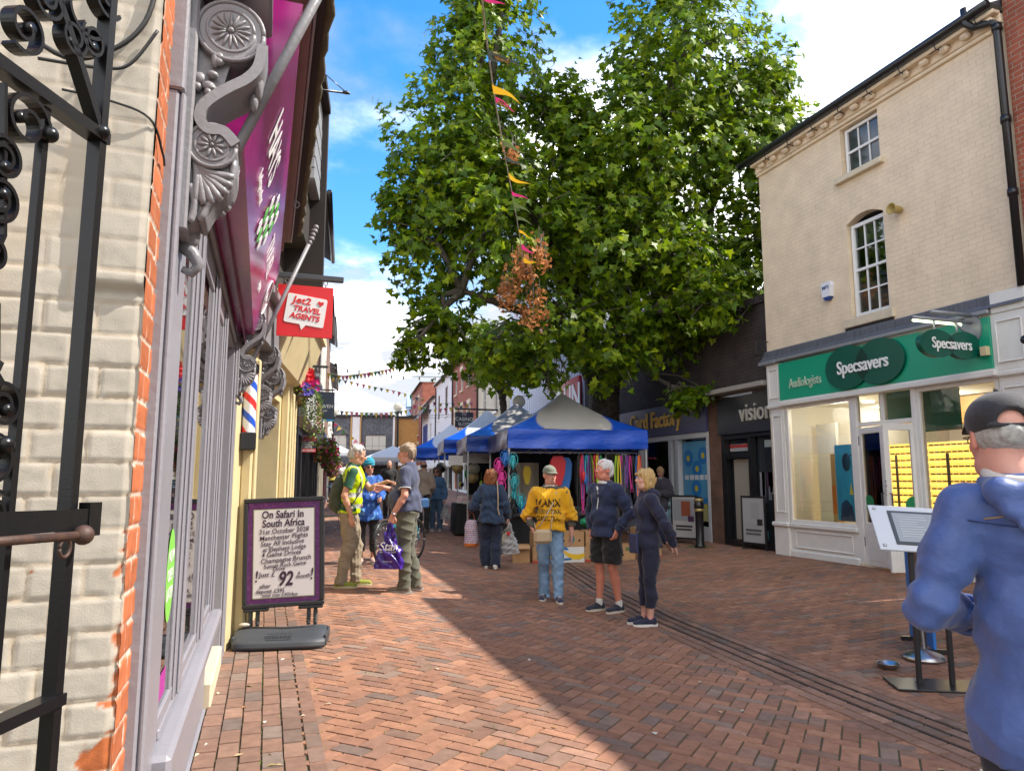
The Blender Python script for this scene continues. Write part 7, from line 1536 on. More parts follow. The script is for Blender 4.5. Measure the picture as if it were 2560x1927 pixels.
 def shoes(s, mat, sole, lace=None, size=1, socks=None):
  J, k = s.J, s.k * size
  for q in 'RL':
   a = J['ank' + q]; t = v3(*J['toe' + q]); t = t / np.linalg.norm(t); sd_ = v3(t[1], -t[0], 0); g = v3(a[0], a[1], a[2] - .085 * s.k); v = Vol(); lift = max(g[2], 0)
   v.rc(g + t * -.035 * k + v3(0, 0, .045), g + t * .04 * k + v3(0, 0, .05), .042 * k, .043 * k, k=.02); v.rc(g + t * .04 * k + v3(0, 0, .045), g + t * .165 * k + v3(0, 0, .032), .043 * k, .036 * k, k=.02, sc=(1, 1, .85)); v.rc(g + t * -.03 * k + v3(0, 0, .05), g + t * -.02 * k + v3(0, 0, .085), .036 * k, .036 * k, k=.02)
   zc = g[2] + .022; o = vpart('shoe', v, .006, mat, s.t, clip=lambda P: np.maximum(zc - P[2], P[2] - (g[2] + .095)) + 0 * P[0] + 0 * P[1]); 
   mb = MB(); n = 28; ring = []
   for i in range(n):
    u = 6.2832 * i / n; L_ = .125 * k if math.cos(u) > 0 else .09 * k; W_ = (.046 + .004 * math.cos(u)) * k; ring.append(g + t * (.065 * k + (L_ + .012) * math.cos(u) if math.cos(u) > 0 else .065 * k + (.155 * k) * math.cos(u)) + sd_ * (W_ * math.sin(u)))
   mb.add([p + v3(0, 0, z) for z in (.0, .012, .027) for p in ring], [tuple(range(n))[::-1], tuple(range(2 * n, 3 * n))] + [(j * n + i, j * n + (i + 1) % n, (j + 1) * n + (i + 1) % n, (j + 1) * n + i) for j in (0, 1) for i in range(n)]); part('sole', mb, sole, o)
   if lace:
    mb = MB()
    for j in range(4): c = g + t * (.05 + .022 * j) * k + v3(0, 0, .092 - .009 * j); mb.tube([c - sd_ * .022 + v3(0, 0, -.006), c + v3(0, 0, .002), c + sd_ * .022 + v3(0, 0, -.006)], .0045, 5)
    part('lace', mb, lace, o)
   if socks:
    v = Vol(); v.rc(a + v3(0, 0, -.03), a + v3(0, .0, .035), .042 * k, .040 * k, k=.01); vpart('sock', v, .007, socks, s.t)
 def hair(s, mat, style='short', seed=3, colfn=None):
  k = s.k; v = Vol(); hp = s.hp; hr = s.HM.copy(); hr.translation = (0, 0, 0)
  E = lambda c, r, kk=.015, op='+': v.el(hp(*c), tuple(q * k for q in r), kk, op, rot=hr)
  if style == 'short': E((0, -.018, .042), (.082, .098, .090)); E((0, -.06, .0), (.072, .06, .08), .02); E((0, .085, -.02), (.09, .055, .072), .012, '-'); E((0, .02, -.10), (.10, .1, .075), .012, '-')
  if style == 'bald': E((0, -.018, .005), (.0785, .096, .06)); E((0, .06, .0), (.1, .075, .2), .01, '-'); E((0, .02, .10), (.085, .12, .055), .015, '-'); E((0, .0, -.11), (.1, .1, .07), .01, '-')
  if style == 'bob': E((0, -.015, .040), (.092, .104, .094)); v.rc(hp(-.072, -.015, .02), hp(-.072, .0, -.085), .036 * k, .034 * k, k=.03); v.rc(hp(.072, -.015, .02), hp(.072, .0, -.085), .036 * k, .034 * k, k=.03); E((0, -.06, -.045), (.088, .06, .095), .03); E((0, .10, -.045), (.052, .07, .085), .012, '-'); v.rc(hp(-.05, .07, .062), hp(.05, .075, .055), .024 * k, k=.02)
  if style == 'long': E((0, -.02, .035), (.105, .115, .10)); E((0, -.05, -.07), (.118, .085, .15), .05); E((0, .11, -.06), (.058, .075, .12), .015, '-')
  na = .25 if style == 'bald' else 1
  r = np.random.default_rng(seed); K = [(r.normal(0, 1, 3) * f, r.uniform(0, 6.28), a * na) for f, a in ((40, .006), (60, .0055), (95, .005), (170, .0035))]
  def disp(P):
   o = 0
   for kk, p, a in K: o = o + a * np.sin(kk[0] * P[0] + kk[1] * P[1] + kk[2] * P[2] * .35 + p + 1.2 * np.sin(P[2] * 30 + P[0] * 20))
   return o
  return vpart('hair', v, .006, mat, s.t, disp=disp, colfn=colfn, smooth=0)
 def glasses(s, mat, dark=None):
  mb = MB(); hp = s.hp; n = 16
  for q in (-1, 1): mb.tube([hp(q * .032 + .022 * math.cos(a), .098, .004 + .016 * math.sin(a)) for a in np.linspace(0, 6.2832, n)], .0022, 5); mb.tube([hp(q * .054, .096, .008), hp(q * .079, .06, .008), hp(q * .08, -.01, .006)], .002, 5)
  mb.tube([hp(-.01, .10, .006), hp(.01, .10, .006)], .002, 5); o = part('glasses', mb, mat, s.t)
  if dark:
   mb = MB()
   for q in (-1, 1): mb.ell(hp(q * .034, .096, .002), (.026 * s.k, .008 * s.k, .021 * s.k), 14, 8)
   part('lens', mb, dark, o)
 def cap(s, mat, peak=True, name='cap', back_gap=False):
  k = s.k; hp = s.hp; v = Vol(); hr = s.HM.copy(); hr.translation = (0, 0, 0); v.el(hp(0, -.012, .052), (.089 * k, .107 * k, .088 * k), .01, rot=hr); n = s.HM.to_3x3() @ Vector((0, .12, 1)); n.normalize(); o_ = Vector(hp(0, 0, .030))
  gap = None
  if back_gap: v.el(hp(0, -.115, .035), (.042 * k, .05 * k, .04 * k), .004, op='-', rot=hr); v.rc(hp(-.055, -.10, .022), hp(.055, -.10, .022), .012 * k, k=.006) ; 
  o = vpart(name, v, .005, mat, s.t, clip=lambda P: -((P[0] - o_.x) * n.x + (P[1] - o_.y) * n.y + (P[2] - o_.z) * n.z) - (.02 if back_gap else 0))
  mb = MB()
  mb.ell(hp(0, -.012, .142), .008 * k, 8, 6)
  if peak:
   m = 14; rows = []
   for i in range(m + 1):
    a = math.pi * (.12 + .76 * i / m); rows.append((hp(.082 * math.cos(a), .075 * math.sin(a) + .012, .048), hp(.082 * math.cos(a) * 1.0, .075 * math.sin(a) + .012 + .062 * math.sin(a) ** .6, .030 - .008 * abs(math.cos(a)))))
   vv = [p for r in rows for p in r] + [tuple(np.array(p) + v3(0, 0, .006)) for r in rows for p in r]; q = 2 * (m + 1)
   mb.add(vv, [(2 * i, 2 * i + 1, 2 * i + 3, 2 * i + 2) for i in range(m)] + [(q + 2 * i, q + 2 * i + 2, q + 2 * i + 3, q + 2 * i + 1) for i in range(m)] + [(2 * i + 1, q + 2 * i + 1, q + 2 * i + 3, 2 * i + 3) for i in range(m)], sm=True)
  part('peak', mb, mat, o); return o
 def ring(s, name, c, r, mat, par=None, tube=.012, n=24, axis=(0, 0, 1), sc=(1, 1)):
  z = Vector(axis).normalized(); x = z.orthogonal().normalized(); y = z.cross(x); c = Vector(c); mb = MB(); mb.tube([c + x * (r * sc[0] * math.cos(6.2832 * i / n)) + y * (r * sc[1] * math.sin(6.2832 * i / n)) for i in range(n + 1)], tube, 8, cap=False); return part(name, mb, mat, par or s.t)
 def stick(s, target, pts2, o, x, y, d, dist=1.0, off=.004):
  """project flat points onto a garment along direction d"""
  me = target.data; bv = BVHTree.FromPolygons([q.co for q in me.vertices], [list(p.vertices) for p in me.polygons]); out = []
  o, x, y, d = map(Vector, (o, x, y, d)); d.normalize()
  for a, b in pts2:
   p = o + x * a + y * b; h = bv.ray_cast(p, d, dist); out.append((h[0] - d * off) if h[0] is not None else p + d * dist * .5)
  return out
 def print_text(s, target, txt, o, x, y, d, size, mat, par, **kw):
  vv, f = text_geo(txt, size, 0, **kw); mb = MB()
  if len(vv): mb.add(s.stick(target, [(q[0], q[1]) for q in vv], o, x, y, d), f)
  return part('lettering', mb, mat, par)
 def strap(s, target, pts, w, mat, par, name='strap', d=(0, -1, 0), off=.008):
  P = s.stick(target, [(p[0], p[2]) for p in pts], (0, .6 if d[1] < 0 else -.6, 0), (1, 0, 0), (0, 0, 1), d, 1.2, off); mb = MB(); mb.strip([tuple(q) for q in P], w, .005, (1, 0, .3)); return part(name, mb, mat, par)
def W_(p, q): return (Matrix.Translation(p.t.location) @ Matrix.Rotation(p.t.rotation_euler.z, 4, 'Z')) @ Vector(q)
def carrier_bag(name, label, cat, top, w, h, d, mat, rz=0, neck=.3, seed=1, handle=.12, extra=None, hmat=None):
 t = thing(name, label, cat, (top[0], top[1], top[2] - h - handle), rz); r = np.random.default_rng(seed); K = [(r.normal(0, 1, 2) * f, r.uniform(0, 6.28), a) for f, a in ((5, .018), (9, .012), (17, .007), (30, .004))]
 mb = MB()
 def fn(u, v):
  a = 6.2832 * u; n = sum(am * math.sin(k[0] * 2 * math.cos(a) + k[1] * v * 2 + ph + math.sin(a) * 3) for k, ph, am in K); s = neck + (1 - neck) * sst(np.array(1.18 * (1 - v))) ; s = float(s) * (.93 + .07 * math.sin(3.1416 * min(1, (1 - v) * 1.2)))
  ca, sa = math.cos(a), math.sin(a); e = .55; x = math.copysign(abs(ca) ** e, ca) * (w / 2) * s; y = math.copysign(abs(sa) ** e, sa) * (d / 2) * (s + .1); return (x + n * ca, y + n * sa, h * v + n * .4 * (v > .05))
 mb.grid(72, 40, fn); mb.box(-w * .42, w * .42, -d * .35, d * .35, .0, .012); b = part('sack', mb, mat, t)
 mb = MB(); mb.tube([(-w * neck * .3, 0, h - .01), (-w * .07, 0, h + handle * .7), (0, 0, h + handle)], [.025, .016, .012], 8); mb.tube([(w * neck * .3, 0, h - .01), (w * .07, 0, h + handle * .7), (0, 0, h + handle)], [.025, .016, .012], 8); part('handle', mb, hmat or mat, t)
 return t
def people():
 rub = M('sole_white', (.66, .66, .64), .6); drk = M('sole_dark', (.03, .03, .03), .7); clo = lambda n, c, **k: M(n, c, k.pop('rough', .85), var=k.pop('var', .1), vs=k.pop('vs', 9), bump=k.pop('bump', .0015), bs=k.pop('bs', 160), sheen=.2, **k)
 blk = M('black_gloss'); hairw = M('hair_white', (.52, .51, .50), .6, var=.2, vs=70); hairg = M('hair_grey', (.36, .35, .33), .6, var=.3, vs=70); hairb = M('hair_greybrown', (.28, .21, .15), .6, var=.3, vs=70)
 lens = M('dark_lens', (.02, .008, .008), .08)
 # man in the high visibility vest
 P = Person('grey haired man in yellow high visibility vest and green polo shirt pointing with his arm', 1.02, 9.5, 103, 1.80, pose=dict(elR=(.235, -.03, 1.12), wrR=(.20, .06, .865), hR=(-.1, .15, -1), elL=(-.20, .24, 1.20), wrL=(-.10, .47, 1.29), hL=(.12, 1, -.12), pL=(0, -.2, -1), curlL=.55, curl=.5, kneeR=(.10, .03, .5), ankR=(.1, -.06, .085), ankL=(-.1, .10, .085), kneeL=(-.1, .10, .5), look=(.0, 1, -.2)), lean=.10, skin=(.55, .29, .19), res=.0085)
 P.body(); P.top(clo('green_polo', (.008, .075, .038)), 'short', name='shirt', hem=.93, loose=.006, neck=.07, seed=2)
 def vest(C):
  z = C[:, 2] / P.k; x = np.abs(C[:, 0]) / P.k; y = C[:, 1] - .1 * (C[:, 2] - .9); c = np.tile(v3(.52, .72, .0), (len(C), 1)); s_ = ((np.abs(z - .985) < .027) | (np.abs(z - 1.125) < .027) | ((np.abs(x - .095) < .026) & (z > 1.12))); c[s_] = v3(.36, .36, .35); return c
 P.top(M('hi_vis', rough=.6, attr=True, bump=.001, bs=200, emit=.0), 'none', hem=.90, loose=.026, flare=-.022, name='vest', fold=.005, seed=8, colfn=vest, neck=.11)
 P.trousers(clo('khaki', (.26, .21, .145)), loose=.011, fold=.007, seed=3); P.shoes(clo('lime_shoe', (.24, .26, .03)), M('sole_cream', (.5, .48, .3), .6), blk); P.hair(hairw); P.glasses(blk)
 P.ring('collar', P.J['nec'] + v3(0, .015, .015), .066, M('green_polo'), tube=.016, axis=(0, -.25, 1))
 bp = thing('backpack', 'dark green backpack worn by the man in the yellow vest', 'backpack', tuple(P.t.location), P.t.rotation_euler.z); v = Vol(); v.el((0, -.12, 1.19), (.15, .10, .24), .03).el((0, -.185, 1.10), (.12, .07, .15), .03).el((0, -.12, 1.03), (.15, .10, .12), .03); vpart('pack', v, .01, clo('pack_green', (.035, .05, .03)), bp, disp=folds(.006, 4))
 mb = MB()
 for q in (-1, 1): mb.strip([(q * .11, -.06, 1.40), (q * .115, .05, 1.475), (q * .12, .155, 1.38), (q * .13, .17, 1.22), (q * .16, .08, 1.06), (q * .13, -.06, 1.0)], .04, .012, (1, 0, 0)); mb.strip([(q * .1, -.1, .98), (q * .11, -.12, .72)], .02, .004, (1, 0, 0))
 part('strap', mb, clo('pack_strap', (.03, .035, .03)), bp)
 # man in the navy polo with the purple bag
 P2 = P = Person('stout man in navy polo shirt and olive trousers holding a purple carrier bag', 1.70, 9.02, -66, 1.83, build=1.06, belly=.07, pose=dict(elL=(-.255, -.02, 1.13), wrL=(-.255, .12, .90), hL=(.1, .25, -1), pL=(1, 0, .1), curlL=1.1, elR=(.22, .14, 1.15), wrR=(.10, .33, 1.22), hR=(-.2, 1, .0), pR=(-1, 0, -.3), ankL=(-.11, -.0, .085), ankR=(.1, -.1, .085), look=(0, 1, -.02)), skin=(.62, .30, .22), res=.0085)
 P.body(); P.top(clo('navy_polo', (.05, .06, .115), var=.12), 'short', hem=.93, loose=.012, name='shirt', seed=12, sfrac=.72, fold=.006); P.trousers(clo('olive', (.085, .085, .06)), loose=.012, seed=6, fold=.007, waist=1.02); P.shoes(clo('tan_shoe', (.17, .13, .10), var=.4, vs=30), M('sole_grey', (.32, .30, .27), .7), M('lace_tan', (.4, .35, .28), .8)); P.hair(hairb, seed=9); P.glasses(M('gold_wire', (.4, .3, .15), .3, metal=1))
 el, sh = P.J['elL'], P.J['shL']; e = sh * .28 + el * .72; P.ring('sleeve_trim', e, .072 * P.k, rub, axis=el - sh, tube=.006); P.ring('collar', P.J['nec'] + v3(0, .01, .01), .07, M('collar_pale', (.5, .45, .46), .8), tube=.012, axis=(0, -.25, 1)); w = P.J['wrL'] * .9 + el * .1; P.ring('watch', w, .033, M('steel', (.5, .5, .5), .35, metal=1), axis=P.J['wrL'] - el, tube=.009)
 mb = MB(); mb.strip([(.07, .06, 1.54), (.05, .16, 1.40), (.02, .225, 1.25), (0, .25, 1.12)], .012, .004, (1, 0, 0)); mb.box(-.03, .03, .245, .25, 1.03, 1.12); part('lanyard', mb, M('lanyard_dark', (.25, .22, .25), .6), P.t)
 h = W_(P, P.J['wrL'] + v3(.01, .03, -.085)); pur = M('purple_poly', (.05, .015, .25), .25, var=.25, vs=12, spec=.6, trans=.15)
 b = carrier_bag('carrier_bag', 'purple plastic carrier bag with white script held by the man in navy', 'bag', h, .33, .43, .16, pur, rz=R(-24), neck=.28, seed=5)
 def onbag(txt, z, size, shear=.25, x=0):
  vv, f = text_geo(txt, size, 0, shear=shear, bold=.01); me = b.children[0].data; bv = BVHTree.FromPolygons([q.co for q in me.vertices], [list(p.vertices) for p in me.polygons]); mb = MB(); o = []
  for q in vv:
   hit = bv.ray_cast(Vector((q[0] + x, -.5, q[1] + z)), Vector((0, 1, 0)), 1); o.append((q[0] + x, (hit[0].y if hit[0] else -.08) - .006, q[1] + z))
  mb.add(o, f); part('lettering', mb, M('white_vinyl'), b)
 onbag('Star', .265, .14); onbag('PERFECT BY POST', .20, .025, 0); onbag('www shop online', .09, .016, 0)
 # woman with turquoise turban and her bicycle
 P = Person('woman in turquoise turban, sunglasses and blue patterned top standing behind a bicycle', 1.60, 12.0, 186, 1.68, female=True, pose=dict(elL=(-.22, .05, 1.14), wrL=(-.20, .27, 1.10), hL=(0, 1, -.3), elR=(.22, .05, 1.14), wrR=(.16, .26, 1.02), hR=(0, 1, -.3), curl=.9, look=(-.2, 1, -.06)), skin=(.56, .29, .20), res=.01)
 def pat(C):
  n = fbm(C[:, 0] + C[:, 1], C[:, 2], 26, 3); n2 = fbm(C[:, 0] - C[:, 1], C[:, 2], 40, 8); c = np.tile(v3(.02, .09, .36), (len(C), 1)); c[n > .35] = v3(.10, .28, .60); c[n2 > .62] = v3(.42, .38, .5); c[n < -.6] = v3(.01, .03, .18); return c
 P.body(); P.top(M('blue_print', rough=.8, attr=True), 'long', hem=.72, loose=.035, flare=.03, name='tunic', fold=.009, seed=4, colfn=pat, neck=.1); P.trousers(clo('dark_trousers', (.012, .012, .015)), 'crop', loose=.005); P.shoes(clo('pink_shoe', (.45, .30, .26)), rub); P.glasses(blk, lens)
 v = Vol(); hr = P.HM.copy(); hr.translation = (0, 0, 0); v.el(P.hp(0, -.02, .06), (.098, .112, .092), .02, rot=hr).el(P.hp(0, -.03, .10), (.088, .10, .07), .02, rot=hr); v.el(P.hp(0, .05, -.055), (.10, .12, .095), .01, '-', rot=hr); vpart('turban', v, .007, clo('turquoise_wrap', (.01, .26, .38)), P.t, disp=lambda Q: .005 * np.sin(Q[2] * 150 + 25 * Q[0]))
 bicycle()
 # two walkers beside the stalls
 P = Person('bald man in beige shirt and black trousers walking away past the stalls', 3.72, 17.7, 14, 1.77, pose=dict(elR=(.24, .0, 1.13), wrR=(.2, .17, .98), ankL=(-.09, .12, .085), ankR=(.09, -.15, .10), kneeL=(-.09, .08, .5), look=(.1, 1, 0)), skin=(.42, .20, .14), res=.012)
 P.body(); P.top(clo('beige_shirt', (.33, .27, .22)), 'long', hem=.92, loose=.02, name='shirt', seed=31); P.trousers(clo('black_trousers', (.010, .010, .011)), loose=.012); P.shoes(clo('brown_shoe', (.12, .08, .06)), drk); P.hair(M('hair_dark', (.06, .04, .03), .7), 'bald')
 P = Person('woman in blue denim jacket and jeans beside the bald man', 4.2, 18.35, 196, 1.64, female=True, pose=dict(look=(.2, 1, 0)), skin=(.48, .25, .18), res=.012)
 P.body(); P.top(clo('denim_light', (.06, .14, .28)), 'long', hem=.86, loose=.03, name='jacket', seed=33); P.trousers(clo('jeans_mid', (.05, .10, .18)), loose=.02); P.shoes(clo('cream_shoe', (.4, .34, .28)), rub); P.hair(M('hair_brown', (.10, .05, .03), .6, var=.3, vs=60), 'long'); P.glasses(blk, lens)
 h = W_(P, P.J['wrL'] + v3(0, 0, -.09)); carrier_bag('carrier_bag', 'pale plastic bag carried by the woman in the denim jacket', 'bag', h, .26, .3, .12, M('white_poly', (.55, .55, .56), .35, trans=.3), neck=.3, seed=9)
 # woman in dark denim shirt, seen from behind
 P = Person('auburn haired woman in dark denim shirt seen from behind carrying shopping bags', 3.66, 11.8, 24, 1.67, female=True, build=1.0, pose=dict(elL=(-.29, -.02, 1.10), wrL=(-.40, .17, 1.03), hL=(-.5, 1, 0), pL=(.5, 0, -1), elR=(.25, .0, 1.11), wrR=(.30, .12, .89), hR=(.1, .2, -1), curlR=1.1, ankL=(-.08, -.02, .085), ankR=(.10, -.14, .10), look=(.1, 1, .02)), skin=(.58, .32, .24), res=.0085)
 P.body(); P.top(clo('denim_dark', (.016, .038, .085), var=.3, vs=14, bump=.002), 'long', hem=.80, loose=.045, flare=.015, name='shirt', fold=.010, seed=41, cuff=.0); P.trousers(clo('jeans_dark', (.009, .016, .042)), loose=.038, fold=.009, seed=42); P.shoes(rub, rub); P.hair(M('hair_auburn', (.22, .075, .025), .5, var=.4, vs=60), 'long', seed=6)
 mb = MB(); mb.strip([(.10, -.02, 1.475), (.125, -.13, 1.40), (.14, -.165, 1.2), (.14, -.17, 1.0), (.16, -.16, .9)], .016, .006, (1, 0, 0)); part('shoulder_strap', mb, M('cream_leather', (.50, .38, .24), .5, var=.06), P.t)
 def harle(C):
  u = np.arctan2(C[:, 1], C[:, 0]) * 11 / 3.1416; w = C[:, 2] / .036; a = np.floor(u + w * .5); q = np.floor(w); m = (a + 2 * q).astype(int) % 4; fu = (u + w * .5) % 1; fw = w % 1; c = np.tile(v3(.66, .60, .64), (len(C), 1)); d = (np.abs(fu - .5) < .34) & (np.abs(fw - .5) < .34); pal = np.array([(.55, .12, .08), (.05, .06, .28), (.30, .12, .35), (.08, .09, .2)]); c[d] = pal[m[d]]; c[C[:, 2] < .06] = v3(.65, .17, .03); return c
 h = W_(P, P.J['wrL'] * .75 + P.J['elL'] * .25 + v3(0, .0, -.05)); t = thing('shopping_bag', 'tall bag with small coloured diamond pattern and orange base on her left arm', 'bag', (h[0], h[1], h[2] - .60), R(-20)); v = Vol(); v.rc((0, 0, .09), (0, 0, .38), .135, .10, k=.02, sc=(1, .7, 1)); vpart('sack', v, .009, M('harlequin', rough=.35, attr=True), t, colfn=harle, disp=folds(.006, 7), clip=lambda Q: np.maximum(Q[2] - .45, -Q[2]) + 0 * Q[0] + 0 * Q[1])
 mb = MB()
 for y in (-.03, .03): mb.strip([(-.06, y, .43), (-.04, y * .6, .54), (0, 0, .59), (.04, y * .6, .54), (.06, y, .43)], .02, .005, (0, 1, 0))
 part('handle', mb, M('orange_strap', (.6, .16, .03), .5), t)
 h = W_(P, P.J['wrR'] + v3(.02, .02, -.09)); wb = carrier_bag('carrier_bag', 'white plastic carrier bag with a red dot in her right hand', 'bag', h, .31, .40, .18, M('white_poly', (.55, .55, .56), .35, trans=.3), rz=R(-18), neck=.25, seed=13)
 mb = MB(); mb.ell((-.02, -.075, .34), (.032, .012, .032), 14, 8); part('red_dot', mb, M('sign_red'), wb); mb = MB(); mb.box(-.10, .10, -.05, .05, .03, .22); part('parcel', mb, M('pink_card', (.45, .30, .30), .7), wb)
 t = thing('glove_bundle', 'pair of cream work gloves hanging from her hand by the white bag', 'gloves', tuple(h + Vector((-.1, 0, -.2)))); v = Vol()
 for x in (-.05, .03): v.rc((x, 0, 0), (x + .01, 0, -.14), .035, .04, k=.02); [v.rc((x - .02 + .014 * i, 0, -.15), (x - .03 + .02 * i, 0, -.22), .012, .011, k=.006) for i in range(4)]
 v.rc((-.05, 0, .0), (.09, 0, .16), .008, k=.01); v.rc((.03, 0, .0), (.09, 0, .16), .008, k=.01)
 vpart('glove', v, .007, clo('glove_cream', (.45, .40, .30)), t)
 # man in the yellow sweatshirt
 P = Person('old man in yellow printed sweatshirt, jeans and grey cap walking towards the lens', 3.5, 8.7, 200, 1.70, build=1.0, belly=.03, pose=dict(elR=(.30, -.06, 1.10), wrR=(.235, .10, .93), hR=(-.3, .45, -1), pR=(-1, .2, -.2), curlR=.9, elL=(-.28, -.03, 1.10), wrL=(-.285, .03, .84), hL=(.05, .1, -1), curlL=.45, pelX=0, ankR=(.09, -.06, .085), kneeR=(.09, .01, .5), ankL=(-.10, .14, .085), kneeL=(-.09, .10, .49), look=(-.42, 1, -.02), toeL=(-.12, 1, 0), toeR=(.2, 1, 0)), lean=.05, skin=(.58, .30, .22), res=.0075)
 P.body(); P.top(clo('fleece_olive', (.075, .075, .058)), 'long', hem=.95, loose=.004, name='undershirt', seed=50); P.top(clo('yellow_sweat', (.78, .40, .005), var=.05, bump=.001), 'short', sfrac=1.25, hem=.90, loose=.038, name='sweatshirt', fold=.008, seed=51, neck=.085)
 jc = lambda C: np.clip(np.tile(v3(.19, .31, .47), (len(C), 1)) * (1 + .45 * fbm(C[:, 0] * 1.0, C[:, 2], 9, 3)[:, None]), .03, 1)
 P.trousers(M('jeans_pale', rough=.9, attr=True, bump=.001, bs=150), loose=.018, fold=.009, seed=52, colfn=jc); P.shoes(clo('canvas_navy', (.025, .03, .07)), rub, M('lace_white', (.7, .7, .7), .8)); P.hair(hairw, 'bald'); P.cap(clo('cap_sage', (.16, .175, .13)))
 mb = MB(); mb.box(-.2, .2, -.01, .01, 0, .03); P.ring('collar', P.J['nec'] + v3(0, .02, .005), .066, rub, tube=.013, axis=(0, -.3, 1))
 ink = M('print_brown', (.07, .04, .01), .8); d = (0, -1, 0)
 for s_, z, sz, sx in (('MANX', 1.225, .135, .80), ('INTERNATIONAL', 1.12, .088, .50), ('CLASSIC TRIAL', 1.035, .088, .52)): P.print_text(P.topobj, s_, (.03, 1, z), (-1, 0, 0), (0, 0, 1), d, sz, ink, P.topobj, bold=.03, sx=sx)
 cl = M('cream_leather'); P.strap(P.topobj, [(-.09, 0, 1.46), (-.08, 0, 1.36), (-.03, 0, 1.22), (.04, 0, 1.10), (.10, 0, 1.0), (.15, 0, .93)], .018, cl, P.t, d=(0, -1, 0))
 hb = W_(P, v3(.10, .24, .83)); t = thing('shoulder_bag', 'small cream leather bag on the hip of the man in yellow', 'bag', tuple(hb), P.t.rotation_euler.z + R(8)); mb = MB(); mb.box(-.115, .115, -.035, .035, -.10, .075, bev=.034); part('pouch', mb, cl, t); mb = MB(); mb.tube([(-.10, -.0, .06), (-.11, 0, .12), (-.14, -.04, .3)], .008, 6); mb.tube([(.09, 0, .06), (.1, -.03, .16)], .008, 6); mb.tube([(-.10 + .014 * math.cos(a), .0, .07 + .014 * math.sin(a)) for a in np.linspace(0, 6.28, 12)], .003, 5); part('strap', mb, cl, t)
 # white haired man in navy half zip and shorts
 P = Person('white haired man in navy half zip top and black shorts with hands in pockets', 3.90, 7.88, 247, 1.79, build=1.0, belly=.03, pose=dict(elR=(.30, -.08, 1.12), wrR=(.20, .05, .93), hR=(-.2, .25, -1), elL=(-.30, -.08, 1.12), wrL=(-.20, .05, .93), hL=(.2, .25, -1), ankR=(.11, .02, .085), ankL=(-.12, -.06, .085), toeR=(.15, 1, 0), toeL=(.1, 1, 0), look=(.30, 1, .14)), skin=(.60, .23, .15), res=.0075)
 P.body(); P.top(clo('navy_zip', (.012, .022, .065), var=.08), 'long', hem=.86, loose=.02, name='half_zip', fold=.007, seed=60, cuff=.0); P.trousers(clo('black_shorts', (.006, .006, .008)), 'shorts', loose=.018, seed=61); P.shoes(clo('navy_shoe', (.018, .022, .04)), M('sole_cream_white', (.60, .56, .48), .6), blk, socks=rub); P.hair(M('hair_snow', (.62, .61, .60), .55, var=.15, vs=70))
 n = P.J['nec']; P.ring('tee_neck', n + v3(0, .035, -.01), .062, rub, tube=.022, axis=(0, -.4, 1)); mb = MB()
 for q in (-1, 1): mb.add([tuple(n + v3(q * .075, -.03, .05)), tuple(n + v3(q * .085, .03, .035)), tuple(n + v3(q * .05, .125, -.05)), tuple(n + v3(q * .012, .142, -.10)), tuple(n + v3(q * .02, .12, -.05)), tuple(n + v3(q * .055, .06, .0))], [(0, 1, 5), (1, 2, 4, 5), (2, 3, 4)])
 part('collar', mb, rub, P.t); P.strap(P.topobj, [(0, 0, 1.40), (0, 0, 1.30), (.003, 0, 1.2)], .010, rub, P.topobj, name='zip', d=(0, -1, 0), off=.004)
 mb = MB(); P.topobj; q = P.J['elL'] * .7 + P.J['shL'] * .3; 
 for k_ in range(3): mb.add([tuple(q + v3(-.083, -.012 + .014 * k_, -.012)), tuple(q + v3(-.083, -.002 + .014 * k_, -.012)), tuple(q + v3(-.084, -.0 + .012 * k_ - .01, .004 + .006 * k_))], [(0, 1, 2)])
 part('emblem', mb, rub, P.topobj); mb = MB(); mb.tube([(-.165, .075, .93), (-.175, .03, .80)], .004, 6); part('pocket_trim', mb, rub, P.t)
 # blonde woman in navy
 P = Person('blonde woman in navy hoodie and cropped trousers with hands clasped behind her', 3.98, 7.02, 283, 1.67, female=True, build=1.02, pose=dict(elL=(-.25, -.13, 1.12), wrL=(-.14, -.25, .89), hL=(.35, -.55, -.8), pL=(.3, 1, 0), curlL=.3, elR=(.25, -.13, 1.12), wrR=(.12, -.25, .90), hR=(-.3, -.5, -.8), pR=(-.3, 1, 0), curlR=.4, ankL=(-.07, .02, .085), ankR=(.07, .05, .085), look=(-.15, 1, .14)), skin=(.58, .33, .25), res=.0075)
 nav = clo('navy_hoodie', (.010, .012, .040), var=.08); P.body(brow=(.35, .25, .15)); P.top(nav, 'long', hem=.86, loose=.012, name='hoodie', fold=.006, seed=70, bust=.75); P.trousers(clo('navy_cropped', (.009, .011, .034)), 'crop', loose=.006, seed=71, fold=.006); P.shoes(clo('navy_knit', (.012, .016, .045)), rub, blk); P.hair(M('hair_blonde', (.50, .33, .13), .5, var=.25, vs=60), 'bob', seed=5)
 v = Vol(); v.rc((-.07, -.075, 1.385), (.07, -.075, 1.385), .05, k=.02).rc((-.085, .0, 1.42), (-.06, -.07, 1.40), .032, .04, k=.03).rc((.085, 0, 1.42), (.06, -.07, 1.40), .032, .04, k=.03); vpart('hood', v, .008, nav, P.t)
 mb = MB()
 for q in 'RL': a = P.J['ank' + q]; mb.tube([a + v3(.034 * math.cos(u), .034 * math.sin(u) - .005, .01) for u in np.linspace(0, 6.2832, 18)], .005, 5)
 part('shoe_lining', mb, M('pink_lining', (.7, .10, .2), .7), P.t)
 mb = MB(); mb.tube([P.J['wrL'] + v3(.027 * math.cos(u), .027 * math.sin(u), .03) for u in np.linspace(0, 6.2832, 14)], .008, 6); part('cuff', mb, rub, P.t)
